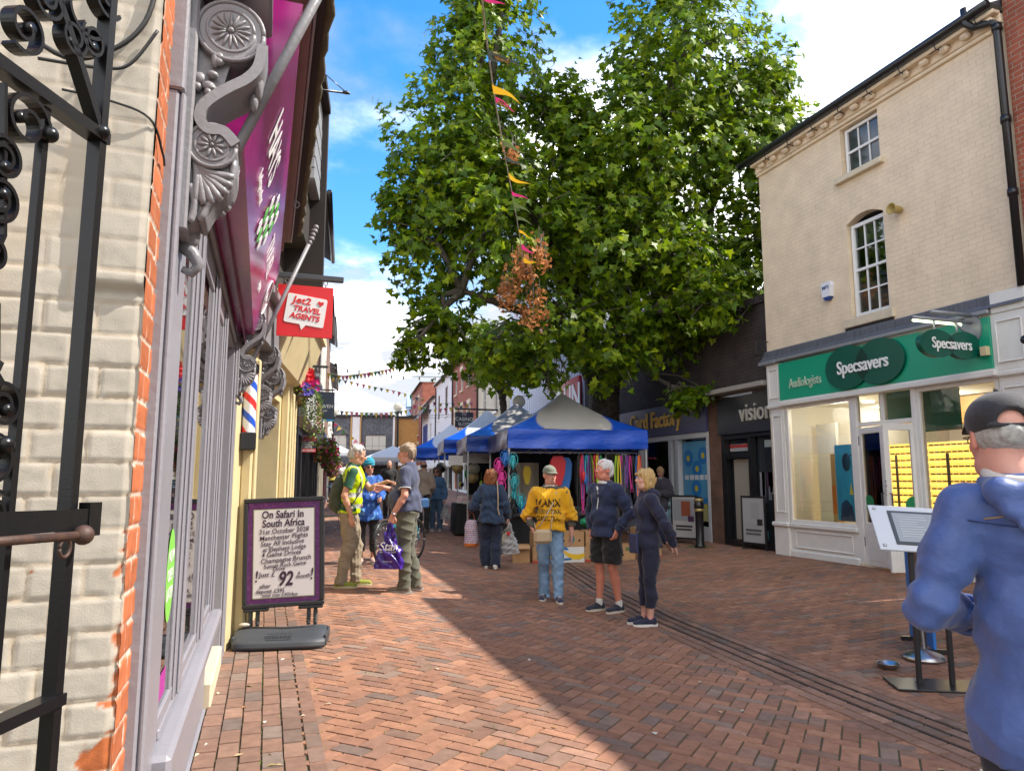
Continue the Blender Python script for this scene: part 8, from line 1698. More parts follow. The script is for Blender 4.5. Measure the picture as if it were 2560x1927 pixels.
 hb = W_(P, v3(-.10, .19, .87)); t = thing('phone_bag', 'small navy crossbody phone bag hanging in front of the blonde woman', 'bag', tuple(hb), P.t.rotation_euler.z + R(40)); lb = M('navy_leather', (.022, .030, .085), .45, bump=.001, bs=200); mb = MB(); mb.box(-.055, .055, -.02, .02, -.1, .1, bev=.01); part('pouch', mb, lb, t); mb = MB(); mb.box(-.056, .056, -.026, .0, .0, .102, bev=.008); part('flap', mb, lb, t)
 mb = MB(); mb.strip([(-.05, 0, .1), (-.045, .0, .25), (-.0, .06, .55)], .01, .004, (1, 0, 0)); mb.strip([(.05, 0, .1), (.08, .04, .16), (.14, .1, .22)], .01, .004, (0, 0, 1)); part('strap', mb, lb, t); mb = MB(); mb.ell((-.05, 0, .12), .008); mb.ell((.06, .01, .12), .008); part('clasp', mb, M('gold_wire'), t)
 # big figure at the right edge
 P = Person('man in blue rain jacket and black baseball cap seen from behind at the right edge', 2.06, 1.45, 45, 1.70, build=.95, pose=dict(nec=(-.03, -.005, 1.47), hd=(-.065, .03, 1.615), elL=(-.29, -.06, 1.12), wrL=(-.16, .20, 1.06), hL=(.5, 1, -.1), elR=(.34, -.04, 1.12), wrR=(.22, .2, 1.05), hR=(-.5, 1, -.1), look=(-.22, 1, -.06)), skin=(.62, .31, .24), res=.008)
 P.body(); jb = M('blue_shell', (.055, .10, .285), .5, var=.12, vs=16, bump=.02, bs=7, spec=.4, sheen=.2); P.top(jb, 'long', hem=.70, loose=.021, flare=.016, name='jacket', fold=.0042, seed=81, cuff=.0, neck=.085)
 v = Vol(); v.rc((-.10, -.105, 1.41), (.10, -.105, 1.41), .030, k=.03).rc((-.115, -.0, 1.44), (-.09, -.10, 1.42), .024, .03, k=.03).rc((.115, -.0, 1.44), (.09, -.10, 1.42), .024, .03, k=.03).rc((-.08, -.13, 1.36), (.08, -.13, 1.36), .022, k=.04).rc((-.05, -.14, 1.32), (.05, -.14, 1.32), .014, k=.04); vpart('hood', v, .007, jb, P.t, disp=folds(.0025, 12))
 P.ring('shirt_collar', P.J['nec'] + v3(0, -.005, .035), .078, M('shirt_pale', (.55, .52, .47), .8), tube=.018, axis=(0, -.3, 1)); P.trousers(clo('dark_blue_jeans', (.01, .014, .03)), loose=.01, waist=.80); P.shoes(blk, drk); P.hair(hairg, 'bald'); P.cap(clo('cap_black', (.022, .022, .026), var=.3, vs=20), back_gap=True); P.glasses(M('gold_wire'))
 P.ring('cuff', P.J['wrL'] * .9 + P.J['elL'] * .1, .052, jb, axis=P.J['wrL'] - P.J['elL'], tube=.012); P.strap(P.topobj, [(0, 0, 1.31), (.004, 0, 1.1), (0, 0, .9), (.004, 0, .74)], .005, M('seam_navy', (.03, .05, .16), .6), P.topobj, name='back_seam', d=(0, 1, 0), off=.002); P.strap(P.topobj, [(-.17, 0, 1.335), (-.06, 0, 1.32), (.06, 0, 1.32), (.17, 0, 1.335)], .007, M('seam_navy', (.035, .06, .25), .6), P.topobj, name='back_seam', d=(0, 1, 0), off=.002)
 P.strap(P.topobj, [(-.13, 0, 1.34), (-.10, 0, 1.345), (-.04, 0, 1.362), (.01, 0, 1.368)], .009, M('tan_print', (.30, .22, .16), .7), P.topobj, name='emblem', d=(0, 1, 0), off=.004)
 # woman by the card shop
 P = Person('woman with short fair hair in dark grey coat looking down by the card shop', 8.62, 14.55, 232, 1.66, female=True, pose=dict(elR=(.24, .02, 1.12), wrR=(.10, .22, 1.12), hR=(-.6, .6, 0), elL=(-.24, .02, 1.12), wrL=(-.08, .24, 1.12), hL=(.6, .6, 0), look=(-.2, 1, -.55)), skin=(.36, .17, .12), res=.011)
 P.body(); P.top(clo('grey_coat', (.035, .032, .045)), 'long', hem=.60, loose=.05, flare=.03, name='coat', seed=90); P.trousers(M('black_trousers'), loose=.02); P.shoes(blk, drk); P.hair(M('hair_fair', (.30, .19, .09), .6, var=.3, vs=60), 'short'); P.ring('scarf', P.J['nec'] + v3(0, .02, 0), .066, M('scarf_grey', (.25, .28, .3), .8), tube=.02, axis=(0, -.3, 1))
 carrier_bag('carrier_bag', 'pale blue carrier bag on the arm of the woman by the card shop', 'bag', tuple(W_(P, v3(-.26, .05, 1.0))), .30, .42, .14, M('pale_blue_poly', (.28, .45, .55), .4, trans=.2), rz=R(-40), neck=.3, seed=17)
 # small figures far up the street
 def far(label, x, y, f, top, bot, hr, fem=False, H=1.7):
  P = Person(label, x, y, f, H, female=fem, res=.02, skin=(.5, .28, .2)); P.body(); P.top(clo(label[:14] + ' top', top), 'long', loose=.03, hem=.85, name='jacket'); P.trousers(clo(label[:14] + ' bottom', bot), loose=.02); P.shoes(blk, drk); P.hair(M('hair_dark') if not fem else M('hair_brown'), hr)
 far('man in black suit standing under the far awning', 3.55, 22.0, 190, (.012, .012, .014), (.012, .012, .014), 'bald', H=1.74); far('second dark suited man beside him under the far awning', 4.15, 22.6, 200, (.015, .015, .018), (.015, .015, .018), 'short')
 far('woman in yellow top walking between the far tables', 2.95, 34.9, 170, (.6, .5, .1), (.04, .04, .06), 'long', True); far('person in white top beside the far cafe tables', 3.45, 36.2, 200, (.6, .58, .55), (.1, .1, .12), 'long', True); far('person in white near the dark far undercroft', 6.2, 60, 180, (.55, .5, .5), (.1, .1, .1), 'short')
def bicycle():
 a = Vector((1.80, 11.42, 0)); g = float(gz(1.8, 11.4)); d = Vector((.62, .78, 0)).normalized(); t = thing('bicycle', 'pale blue electric bicycle held by the woman in the turban', 'bicycle', (a.x, a.y, g), math.atan2(d.y, d.x))
 blk = M('black_gloss'); cy = M('cyan_paint', (.05, .34, .46), .3); tyre = M('tyre', (.012, .012, .012), .8); st = M('steel')
 def wheel(x):
  mb = MB(); mb.tube([(x + .33 * math.cos(u), 0, .345 + .33 * math.sin(u)) for u in np.linspace(0, 6.2832, 40)], .019, 8); w = part('wheel', mb, tyre, t); mb = MB(); mb.tube([(x + .305 * math.cos(u), 0, .345 + .305 * math.sin(u)) for u in np.linspace(0, 6.2832, 40)], .010, 6); part('rim', mb, blk, w)
  mb = MB()
  for k in range(18): u = k * 6.2832 / 18; mb.tube([(x, .025 * (-1) ** k, .345), (x + .3 * math.cos(u), 0, .345 + .3 * math.sin(u))], .0015, 4)
  mb.tube([(x, -.05, .345), (x, .05, .345)], .022, 10); part('spoke', mb, st, w)
 wheel(0); wheel(1.05); bb, seat, head, hb = (.42, 0, .29), (.27, 0, .80), (.86, 0, .86), (.90, 0, .74)
 mb = MB(); mb.tube([bb, seat], .018, 10); mb.tube([bb, hb], .034, 10); mb.tube([(.33, 0, .62), head], .02, 10); mb.tube([hb, head], .024, 10)
 for y in (-.06, .06): mb.tube([bb, (0, y, .345)], .011, 8); mb.tube([(.31, 0, .68), (0, y, .345)], .009, 8); mb.tube([hb, (.93, y, .66), (1.05, y, .345)], .014, 8)
 part('frame', mb, cy, t); mb = MB(); mb.box(-.17, .17, -.035, .035, -.04, .05, bev=.02, T=Matrix.Translation((.66, 0, .56)) @ Matrix.Rotation(R(-43), 4, 'Y')); part('battery', mb, blk, t)
 mb = MB(); mb.tube([seat, (.235, 0, .92)], .014, 8); part('seat_post', mb, st, t); v = Vol(); v.rc((.13, 0, .95), (.33, 0, .95), .055, .02, k=.02, sc=(1, 1.2, .6)); vpart('saddle', v, .008, blk, t)
 mb = MB(); mb.tube([head, (.84, 0, 1.02)], .014, 8); mb.tube([(.70, -.30, 1.08), (.80, -.2, 1.06), (.84, 0, 1.03), (.80, .2, 1.06), (.70, .30, 1.08)], .011, 8); mb.tube([(.70, -.30, 1.08), (.64, -.31, 1.08)], .016, 8); mb.tube([(.70, .30, 1.08), (.64, .31, 1.08)], .016, 8); part('handlebar', mb, blk, t)
 mb = MB(); mb.tube([(.42, -.07, .29), (.42, .07, .29)], .06, 14); mb.tube([(.42, -.08, .29), (.46, -.08, .13)], .01, 6); mb.box(.42, .52, -.15, -.08, .12, .14); mb.tube([(.42, .08, .29), (.38, .08, .45)], .01, 6); mb.box(.33, .43, .08, .15, .44, .46); part('crank', mb, blk, t)
 mb = MB(); mb.tube([(.37 * math.cos(u), 0, .345 + .37 * math.sin(u)) for u in np.linspace(.5, 3.0, 16)], .02, 6); part('mudguard', mb, blk, t)
 mb = MB(); mb.box(.95, 1.25, -.16, .16, .86, 1.04, bev=.03); part('front_basket', mb, M('basket_blue', (.02, .07, .18), .6), t)
people()
# ------------------------------------------------------------------ plane trees
def plane_tree(label, base, trunk_r, stems, lobes, nleaf, seed, leaf=.18, dead=None):
 g = float(gz(base[0], base[1])); t = thing('plane_tree', label, 'tree', (base[0], base[1], g)); r2 = random.Random(seed); rg = np.random.default_rng(seed)
 bark = M('plane_bark', (.045, .033, .025), .9, col2=(.10, .085, .06), vs=7, bump=.03, bs=14); limb = M('pale_limb', (.14, .125, .10), .85, col2=(.07, .06, .05), vs=8, bump=.008, bs=25)
 B = Vector((base[0], base[1], g)); v = Vol(); top = Vector((base[0] + .1, base[1], 3.6))
 v.rc(B, top, trunk_r * 1.12, trunk_r * .95, k=.1)
 for k in range(9): a = r2.uniform(0, 6.28); z = r2.uniform(.3, 3.5); q = B.lerp(top, z / 3.6) + Vector((math.cos(a), math.sin(a), 0)) * trunk_r * .9; v.el(q, (trunk_r * .35, trunk_r * .35, trunk_r * .3), .12)
 ends = []
 for pts, rad in stems: v.chain([tuple(top - Vector((0, 0, .3)))] + [tuple(p) for p in pts], list(np.linspace(rad, rad * .45, len(pts) + 1)), .12)
 for q in v.L: pass
 V, F = v.mesh(.05 if trunk_r > .3 else .035, disp=lambda P: .02 * np.sin(P[0] * 23 + 4 * np.sin(P[2] * 9)) * np.sin(P[1] * 21 + P[2] * 13)); mb = MB(); mb.add(V, F.tolist(), sm=True); part('trunk', mb, bark, t, True)
 # limbs from the stems to every lobe, then twigs
 nodes = [Vector(p) for pts, _ in stems for p in pts]; mb = MB(); tw = MB(); P_, N_ = [], []; area = np.array([(a * c) for *_, a, c in lobes]); area = area / area.sum()
 for (cx, cy, cz, ra, rc_), w in zip(lobes, area):
  c = Vector((cx, cy, cz)); n = min(nodes, key=lambda q: (q - c).length + max(0, q.z - c.z) * 1.5); rb = ra * .95
  mid = n.lerp(c, .5) + Vector((r2.uniform(-.3, .3), r2.uniform(-.3, .3), .35)); mb.tube([n, n.lerp(mid, .5), mid, c], [.10, .085, .06, .035], 7)
  for k in range(7):
   d = Vector(rg.normal(0, 1, 3)).normalized(); e = c + Vector((d.x * ra, d.y * rb, d.z * rc_)) * .8; s = mid.lerp(c, r2.random()); m = s.lerp(e, .5) + Vector((0, 0, .15)); mb.tube([s, m, e], [.035, .022, .010], 5, cap=False)
  nt = int(nleaf * w / 11)
  for k in range(nt):
   d = Vector(rg.normal(0, 1, 3)).normalized(); rr = r2.random() ** .33 * (1.0 + .10 * math.sin(5 * d.x + cx) * math.sin(6 * d.z + cz)) ; rr = rr if r2.random() < .8 else rr * 1.12
   e = c + Vector((d.x * ra, d.y * rb, d.z * rc_)) * rr; o = (d + Vector((0, 0, -.25)) + Vector(rg.normal(0, .5, 3))).normalized(); L_ = r2.uniform(.3, .75)
   if rr > .72: tw.tube([e - o * L_, e], [.008, .004], 3, cap=False, sm=False)
   for q in range(11): P_.append(e - o * L_ * r2.random() + Vector(rg.normal(0, .075, 3))); N_.append(d * .75 + Vector((.1, -.25, .5)) + Vector(rg.normal(0, .5, 3)))
 part('limb', mb, limb, t, True); part('twig', tw, limb, t, True)
 shp = np.array([(0, -.12), (.16, -.10), (.50, -.22), (.36, .06), (.56, .30), (.26, .30), (.20, .46), (0, .86), (-.20, .46), (-.26, .30), (-.56, .30), (-.36, .06), (-.50, -.22), (-.16, -.10)]) * 1.0
 def leaves(name, P_, N_, size, pal, mat, curl=.25):
  P = np.array(P_); N = np.array(N_); n = len(P); N /= np.linalg.norm(N, axis=1, keepdims=True); a = rg.normal(0, 1, (n, 3)) + np.array([0, 0, -.9]); T = a - (a * N).sum(1, keepdims=True) * N; T /= np.linalg.norm(T, axis=1, keepdims=True); X = np.cross(T, N); s = size * rg.uniform(.6, 1.25, (n, 1)); m = len(shp)
  V = np.zeros((n, m + 1, 3)); cu = curl * rg.uniform(-.4, 1.2, (n, 1))
  V[:, m] = P + T * s * .12
  for i, (x, y) in enumerate(shp): V[:, i] = P + X * s * x + T * s * y - N * s * cu * (x * x + .5 * y * y)
  base = (np.arange(n) * (m + 1))[:, None, None]; F = (base + np.array([(m, i, (i + 1) % m) for i in range(m)])[None]).reshape(-1, 3); c = np.array(pal)[rg.integers(0, len(pal), n)] * rg.uniform(.75, 1.25, (n, 1)); C = np.repeat(c, m, 0)
  me = bpy.data.meshes.new(name); V = V.reshape(-1, 3) - np.array(B); me.vertices.add(len(V)); me.vertices.foreach_set('co', V.ravel()); me.loops.add(F.size); me.loops.foreach_set('vertex_index', F.ravel().astype(np.int32)); me.polygons.add(len(F)); me.polygons.foreach_set('loop_start', np.arange(0, F.size, 3, dtype=np.int32)); me.update(calc_edges=True); me.validate()
  at = me.attributes.new('Col', 'FLOAT_COLOR', 'FACE'); cc = np.ones((len(F), 4), dtype=np.float32); cc[:, :3] = C; at.data.foreach_set('color', cc.ravel()); me.materials.append(mat); o = bpy.data.objects.new(name, me); COL.objects.link(o); o.parent = t; PW[o.name] = PW[t.name]; return o
 leaves('crown', P_, N_, leaf, [(.15, .25, .007), (.19, .29, .008), (.10, .185, .009), (.27, .35, .010), (.07, .135, .010)], M('plane_leaf', rough=.42, attr=True, trans=.5, spec=.3))
 if dead:
  Pd, Nd = [], []; db = MB()
  for (cx, cy, cz, ra, rc_, m) in dead:
   c = Vector((cx, cy, cz))
   for k in range(m):
    d = Vector(rg.normal(0, 1, 3)).normalized(); e = c + Vector((d.x * ra, d.y * ra, d.z * rc_)) * r2.random() ** .5; db.tube([e + Vector((0, 0, .35)), e], [.006, .003], 3, cap=False)
    for q in range(10): Pd.append(e + Vector(rg.normal(0, .06, 3)) + Vector((0, 0, r2.uniform(-.12, .12)))); Nd.append(rg.normal(0, 1, 3))
   db.tube([c + Vector((.5, 1.2, .9)), c + Vector((.1, .3, .5)), c + Vector((0, 0, -rc_ * .6))], [.03, .02, .008], 5)
  part('dead_twig', db, limb, t, True); o = leaves('dead_leaves', Pd, Nd, .095, [(.5, .21, .075), (.58, .26, .09), (.4, .16, .055)], M('dead_leaf', rough=.8, attr=True, trans=.3), 1.2); o['label'] = 'hanging spray of brown dead leaves'
def trees():
 lob = [(4.55, 15.21, 11.28, 1.66, 2.1), (3.79, 15.24, 9.07, 1.83, 1.93), (3.37, 15.67, 7.05, 1.4, 1.83), (4.72, 14.64, 7.3, 1.77, 2.08), (3.65, 15.35, 4.82, .99, 1.09), (4.8, 14.51, 4.21, 1.2, .85), (9.31, 14.04, 11.79, 2.22, 2.28), (8.31, 14.22, 9.08, 2.21, 2.44), (10.6, 13.91, 9.53, 1.94, 2.17), (7.45, 14.33, 6.62, 1.83, 1.93), (10.4, 14.39, 6.59, 1.6, 1.94), (6.31, 14.43, 4.92, 1.56, 1.2), (8.57, 14.28, 5.0, 1.61, 1.0), (10.31, 13.9, 4.9, .86, .8), (6.74, 14.76, 9.08, 1.22, 1.88), (4.77, 14.81, 13.58, 1.22, 1.33), (9.4, 13.59, 14.73, 1.71, 1.71), (2.72, 15.77, 7.9, .81, .97), (2.79, 15.19, 4.31, .45, .5), (3.98, 15.26, 12.27, .66, .78), (11.28, 13.44, 11.22, 1.03, 1.25), (8.9, 13.5, 3.3, .9, .38), (10.25, 13.6, 5.2, 1.2, 1.4), (9.0, 13.6, 5.2, 1.2, .8), (8.7, 12.3, 5.2, .75, .8), (8.4, 12.8, 6.3, .9, .9), (9.6, 15.2, 6.4, 1.3, 1.3), (7.3, 13.9, 4.0, .9, .6), (11.6, 13.3, 9.3, 1.2, 1.5), (11.3, 13.4, 7.2, 1.1, 1.4), (6.3, 14.9, 10.4, 1.0, 1.2), (6.9, 14.6, 7.4, 1.2, 1.5), (5.6, 14.3, 3.75, .8, .4), (6.8, 17.2, 8.2, 2.0, 2.6), (9.3, 17.4, 9.5, 2.2, 2.8), (5.2, 17.6, 10.0, 1.8, 2.2)]
 plane_tree('huge London plane tree with two green crown lobes behind the market tents', (8.3, 17.0), .43, [([(8.0, 16.6, 4.6), (7.0, 15.8, 6.0), (5.6, 15.2, 8.0), (4.6, 15.2, 10.5)], .26), ([(8.3, 16.4, 4.8), (8.4, 15.6, 6.5), (8.6, 14.8, 9.0), (9.2, 14.2, 11.8)], .28), ([(8.8, 16.6, 4.8), (9.8, 15.3, 6.6), (10.6, 14.4, 9.2)], .22), ([(7.2, 16.0, 4.7), (5.6, 15.0, 5.3), (4.0, 15.2, 5.8)], .15)], lob, 60000, 5,
  dead=[(4.71, 13.06, 5.75, .42, .4, 20), (4.42, 13.21, 5.15, .22, .42, 16), (4.95, 13.1, 4.95, .3, .36, 14), (5.05, 12.9, 6.05, .22, .25, 9), (4.43, 12.9, 8.0, .16, .14, 5)])
 plane_tree('smaller knobbly plane tree behind the second tent', (8.1, 24.7), .24, [([(8.05, 24.6, 4.6), (7.9, 24.4, 6.0)], .16)], [(7.9, 24.3, 6.3, 1.7, 1.3), (7.3, 24.0, 5.3, .9, .7), (8.6, 24.2, 5.4, .9, .7)], 3200, 8, leaf=.17)
trees()
# ------------------------------------------------------------------ bunting, street furniture and small things
def bunting():
 cols = [(.30, .04, .09), (.42, .31, .06), (.05, .14, .05), (.07, .075, .09), (.42, .28, .05), (.33, .12, .15)]; st = M('cord', (.40, .36, .30), .9)
 def line(label, pts, n, size, sag, seed, blow=(.9, .25, -.35), r=.006, first=0, flags=None, cr=.006):
  P = [Vector(p) for p in pts]; seg = [0]; 
  for a, b in zip(P, P[1:]): seg.append(seg[-1] + (b - a).length)
  def at(s):
   s = min(max(s, 0), seg[-1] - 1e-4); i = max(j for j in range(len(seg) - 1) if seg[j] <= s); f = (s - seg[i]) / (seg[i + 1] - seg[i]); return P[i].lerp(P[i + 1], f)
  t = thing('bunting', label, 'bunting', tuple(P[0]), group='bunting strung across the street'); mb = MB(); mb.tube([at(seg[-1] * k / 60) for k in range(61)], cr, 5); part('string', mb, st, t, True); r2 = random.Random(seed)
  for k in range(n):
   s = seg[-1] * (first + (1 - first) * (k + .3) / n) if flags is None else flags[k][0]; sz = size if flags is None else flags[k][2]; c = cols[k % len(cols)] if flags is None else flags[k][1]; a = at(s); b = at(s + sz * .72); u = (b - a); d = Vector(blow) + Vector((r2.uniform(-.2, .2), r2.uniform(-.2, .2), r2.uniform(-.25, .1))); d = (d - u.normalized() * d.dot(u.normalized())).normalized(); nn = u.cross(d).normalized(); mb = MB(); q = 5; vv = []; fa = []
   for i in range(q + 1):
    f = i / q; w = (1 - f); o = nn * (.06 * sz * math.sin(f * 5 + k)); vv += [a + u * (.5 - .5 * w) + d * (sz * f) + o, a + u * (.5 + .5 * w) + d * (sz * f) + o]
   fa = [(2 * i, 2 * i + 1, 2 * i + 3, 2 * i + 2) for i in range(q)]; mb.add(vv, fa, sm=True); o = part('flag', mb, M('flag_%d_%d_%d' % tuple(int(x * 99) for x in c), c, .8, trans=.35), t, True)
   if flags is not None and len(flags[k]) > 3:
    m2 = MB(); ce = a + u * .5 + d * sz * .27 - nn * .012; ce2 = ce + nn * .024
    for cc in (ce, ce2):
     for z in range(9): ang = z * .698; e = cc + (u.normalized() * math.cos(ang) + d * math.sin(ang)) * sz * .15; m2.tube([cc, e], .006, 4)
     m2.tube([cc, cc + d * sz * .34], .007, 4); m2.tube([cc + d * sz * .34 - u.normalized() * .05, cc + d * sz * .34 + u.normalized() * .05], .007, 4)
    part('emblem', m2, M('flag_gold', flags[k][3], .7), o, True)
 main = [(1.25, 4.41, 5.09), (1.42, 4.86, 5.23), (1.65, 5.51, 5.36), (2.0, 6.44, 5.51), (2.39, 7.45, 5.68), (2.87, 8.65, 5.83), (3.49, 10.13, 5.93), (4.18, 11.8, 6.01), (4.86, 13.33, 5.66), (5.17, 14.01, 5.36)]
 Y_, K_, G_, P_ = (.62, .36, .02), (.045, .06, .05), (.10, .13, .05), (.5, .03, .16)
 fl = [(.35, P_, .2), (1.35, K_, .33, (.5, .36, .12)), (2.15, Y_, .33), (2.5, P_, .26, (.7, .55, .6)), (3.9, G_, .34), (4.5, K_, .26), (5.1, Y_, .34), (5.8, P_, .28), (6.3, G_, .34), (7.0, G_, .32), (7.8, Y_, .3), (8.4, P_, .3), (8.9, Y_, .3), (9.4, K_, .34), (9.9, G_, .32)]
 line('long bunting string running from overhead down into the plane tree', main, len(fl), .3, 0, 1, blow=(.95, -.2, -.30), flags=fl, cr=.007)
 line('dense string of bright bunting flags hanging left of the tree', [(1.76, 26.57, 5.46), (2.47, 26.35, 5.31), (3.27, 26.06, 5.41), (4.06, 25.77, 5.56), (5.01, 25.39, 5.93)], 27, .21, 0, 2, blow=(.12, 0, -1))
 line('bunting string sloping down to the white buildings on the right', [(1.97, 28.61, 5.6), (3.36, 28.18, 5.29), (4.76, 27.74, 4.99), (6.33, 27.27, 4.52), (7.36, 26.91, 4.59)], 24, .20, 0, 3, blow=(.8, 0, -.5))
 line('bunting string level with the far rooftops', [(2.89, 41.11, 5.48), (4.38, 40.62, 5.32), (6.11, 40.04, 5.27), (7.58, 39.51, 5.48)], 18, .30, 0, 4, blow=(.25, 0, -1))
 line('bunting string before the red brick building', [(6.43, 33.55, 5.15), (7.28, 33.3, 4.87), (8.53, 32.85, 5.02), (9.15, 32.6, 5.24)], 12, .25, 0, 5, blow=(.3, 0, -1))
 line('bunting string before the far slate building', [(5.12, 61.54, 6.43), (7.04, 61.1, 4.88), (7.83, 61.01, 3.53)], 9, .5, 0, 6, blow=(.5, 0, -.8))
 mb = MB(); A, B, C_ = Vector((1.8, 27, 5.75)), Vector((5.07, 29.64, 5.89)), Vector((9.3, 28.2, 5.75)); pts = [A.lerp(B, k / 20) for k in range(20)] + [B.lerp(C_, k / 20) for k in range(21)]; mb.tube(pts, .012, 5)
 t = thing('light_string', 'cable of small festoon lamps crossing above the street', 'light string', tuple(A)); part('cable', mb, M('black_cable'), t, True); mb = MB()
 for p in pts[::3]: mb.tube([p, p - Vector((0, 0, .14))], .025, 6)
 part('bulb', mb, M('black_cable'), t, True)
 mb = MB()
 for a, b in (((.6, 30, 4.6), (9.8, 32, 4.7)), ((.9, 36, 4.9), (10.6, 36.5, 5.0)), ((3.5, 60, 4.6), (13, 58, 4.6))): mb = MB(); mb.tube([Vector(a).lerp(Vector(b), k / 12) - Vector((0, 0, .3 * math.sin(3.1416 * k / 12))) for k in range(13)], .012, 4); single('overhead_cable', mb, M('black_cable'), 'thin dark cable across the street %s' % {30: 'nearest the hanging basket', 36: 'before the brick building', 60: 'farthest away'}[a[1]], 'cable')
 mb = MB(); mb.tube([(-.2, 7, 5.44), (.64, 7, 5.47)], .012, 6); mb.tube([(.3, 7, 5.7), (.6, 7, 5.48)], .005, 5); mb.ell((.6, 7, 5.475), (.04, .02, .02), 8, 6); single('bunting_hook', mb, M('black_gloss'), 'thin black wall arm sticking out high over the magenta fascia', 'bracket')
bunting()
def furniture():
 blk = M('black_gloss'); st = M('steel_brushed', (.45, .45, .46), .28, metal=1, bump=.0003, bs=200); wht = M('white_gloss'); G = lambda x, y: float(gz(x, y))
 x, y = 8.62, 13.05; t = thing('bollard', 'black bollard with gold bands before the dark shops', 'bollard', (x, y, G(x, y))); mb = MB(); mb.lathe([(.12, 0), (.10, .05), (.085, .08), (.085, .80), (.10, .82), (.10, .9), (.085, .92), (.095, .97), (.075, 1.03), (.0, 1.05)], n=20); part('post', mb, blk, t)
 for z in (.74, .95): mb = MB(); mb.lathe([(.089, z), (.1, z + .01), (.1, z + .05), (.089, z + .06)], n=20); part('band', mb, M('gold_paint', (.42, .32, .12), .4, metal=.5), t)
 mb = MB(); r2 = random.Random(4)
 for k in range(160): a = r2.uniform(0, 6.28); r = r2.uniform(.12, .3); mb.add([(x + r * math.cos(a) + dx, y + r * math.sin(a) + dy, G(x, y) + dz) for dx, dy, dz in ((-.006, 0, 0), (.006, 0, 0), (r2.uniform(-.02, .02), r2.uniform(-.02, .02), r2.uniform(.01, .04)))], [(0, 1, 2)])
 struct('weed_ring', mb, M('weed', (.07, .11, .02), .9), 'stuff', 'low weeds round the bollard foot')
 # menu stand
 c = Vector((4.80, 4.30, G(4.8, 4.3))); t = thing('menu_stand', 'black menu stand with clear tilted display panel', 'menu stand', tuple(c), R(-28)); mb = MB(); mb.box(-.27, .36, -.17, .17, .0, .014, bev=.004); part('base', mb, blk, t)
 for x_ in (-.06, .17): mb = MB(); mb.box(x_ - .017, x_ + .017, -.017, .017, .014, 1.02, bev=.003); part('post', mb, blk, t)
 T = Matrix.Translation((.02, .02, 1.16)) @ Matrix.Rotation(R(3), 4, 'Y') @ Matrix.Rotation(R(-42), 4, 'X'); mb = MB(); mb.T = T; mb.box(-.33, .33, -.008, .008, -.22, .22, bev=.004); part('panel', mb, M('clear_acrylic', (.55, .58, .62), .12, spec=.8), t); mb = MB(); mb.T = T; mb.box(-.20, .24, -.017, -.009, -.165, .165, bev=.003); part('screen_frame', mb, M('frame_dark', (.05, .06, .07), .4), t); mb = MB(); mb.T = T; mb.box(-.175, .215, -.0195, -.0175, -.14, .14); part('menu_sheet', mb, M('menu_grey', (.30, .33, .36), .25), t)
 mb = MB(); mb.T = T
 for k in range(9): mb.box(-.14, -.14 + .1 + .16 * r2.random(), -.0215, -.0198, .1 - .024 * k, .106 - .024 * k)
 part('menu_lines', mb, M('menu_pale', (.5, .52, .54), .4), t); mb = MB(); mb.T = T
 for a, b in ((-.29, .18), (.29, .18), (-.29, -.18), (.29, -.18)): mb.ell((a, -.012, b), (.014, .008, .014), 10, 6)
 part('stud', mb, st, t)
 c = (5.40, 4.86, G(5.40, 4.86)); t = thing('queue_post', 'polished steel post with round domed base behind the menu stand', 'post', c); mb = MB(); mb.lathe([(.17, 0), (.17, .02), (.14, .045), (.05, .075), (.032, .09)], n=28); part('base', mb, st, t); mb = MB(); mb.lathe([(.03, .08), (.03, .98), (.04, 1.0), (.0, 1.04)], n=16); part('post', mb, st, t)
 c = (4.92, 4.78, G(4.92, 4.78)); mb = MB(); mb.lathe([(.065, 0), (.088, .045), (.09, .05), (.08, .045), (.06, .012), (0, .01)], c, 26); single('dog_bowl', mb, st, 'small steel dog bowl on the paving by the menu stand', 'bowl')
 c = (5.72, 5.15, G(5.7, 5.1)); t = thing('blue_board', 'bright blue board standing behind the steel post', 'sign', c, R(60)); mb = MB(); mb.box(-.3, .3, -.012, .012, .04, .95, bev=.004); part('panel', mb, M('board_blue', (.02, .16, .5), .45), t); mb = MB(); mb.box(-.28, -.24, -.1, .1, 0, .04); mb.box(.24, .28, -.1, .1, 0, .04); part('foot', mb, blk, t)
 mb = MB(); mb.tube([(9.1, 6.06, 3.3), (8.75, 6.06, 3.28)], .015, 8); mb.ell((8.72, 6.05, 3.25), (.06, .06, .06)); single('dome_camera', mb, blk, 'black round camera on an arm at the right edge', 'camera')
 # boards and tubs up the left side
 def aboard(x, y, w, h, col, lab, arch, rows, rz=-12):
  t = thing('pavement_board', lab, 'sign', (x, y, G(x, y)), R(rz)); n = 14; prof = [(-w / 2, 0), (w / 2, 0)] + ([(w / 2 * math.cos(3.1416 * k / n), h - w / 2 + w / 2 * math.sin(3.1416 * k / n)) for k in range(n + 1)] if arch else [(w / 2, h), (-w / 2, h)]); mb = MB(); mb.prism(prof, (0, .02, 0), (1, 0, 0), (0, 0, 1), (0, -1, 0), .04); part('frame', mb, rows[0], t)
  mb = MB(); mb.prism([(a * .86, .05 + b * .93) for a, b in prof], (0, -.021, 0), (1, 0, 0), (0, 0, 1), (0, -1, 0), .004); part('face', mb, M(col[0], col[1], .5), t); mb = MB()
  for s_, z, sz in rows[1]: write(mb, s_, (0, -.027, h * z), (1, 0, 0), (0, 0, 1), sz, ext=.001)
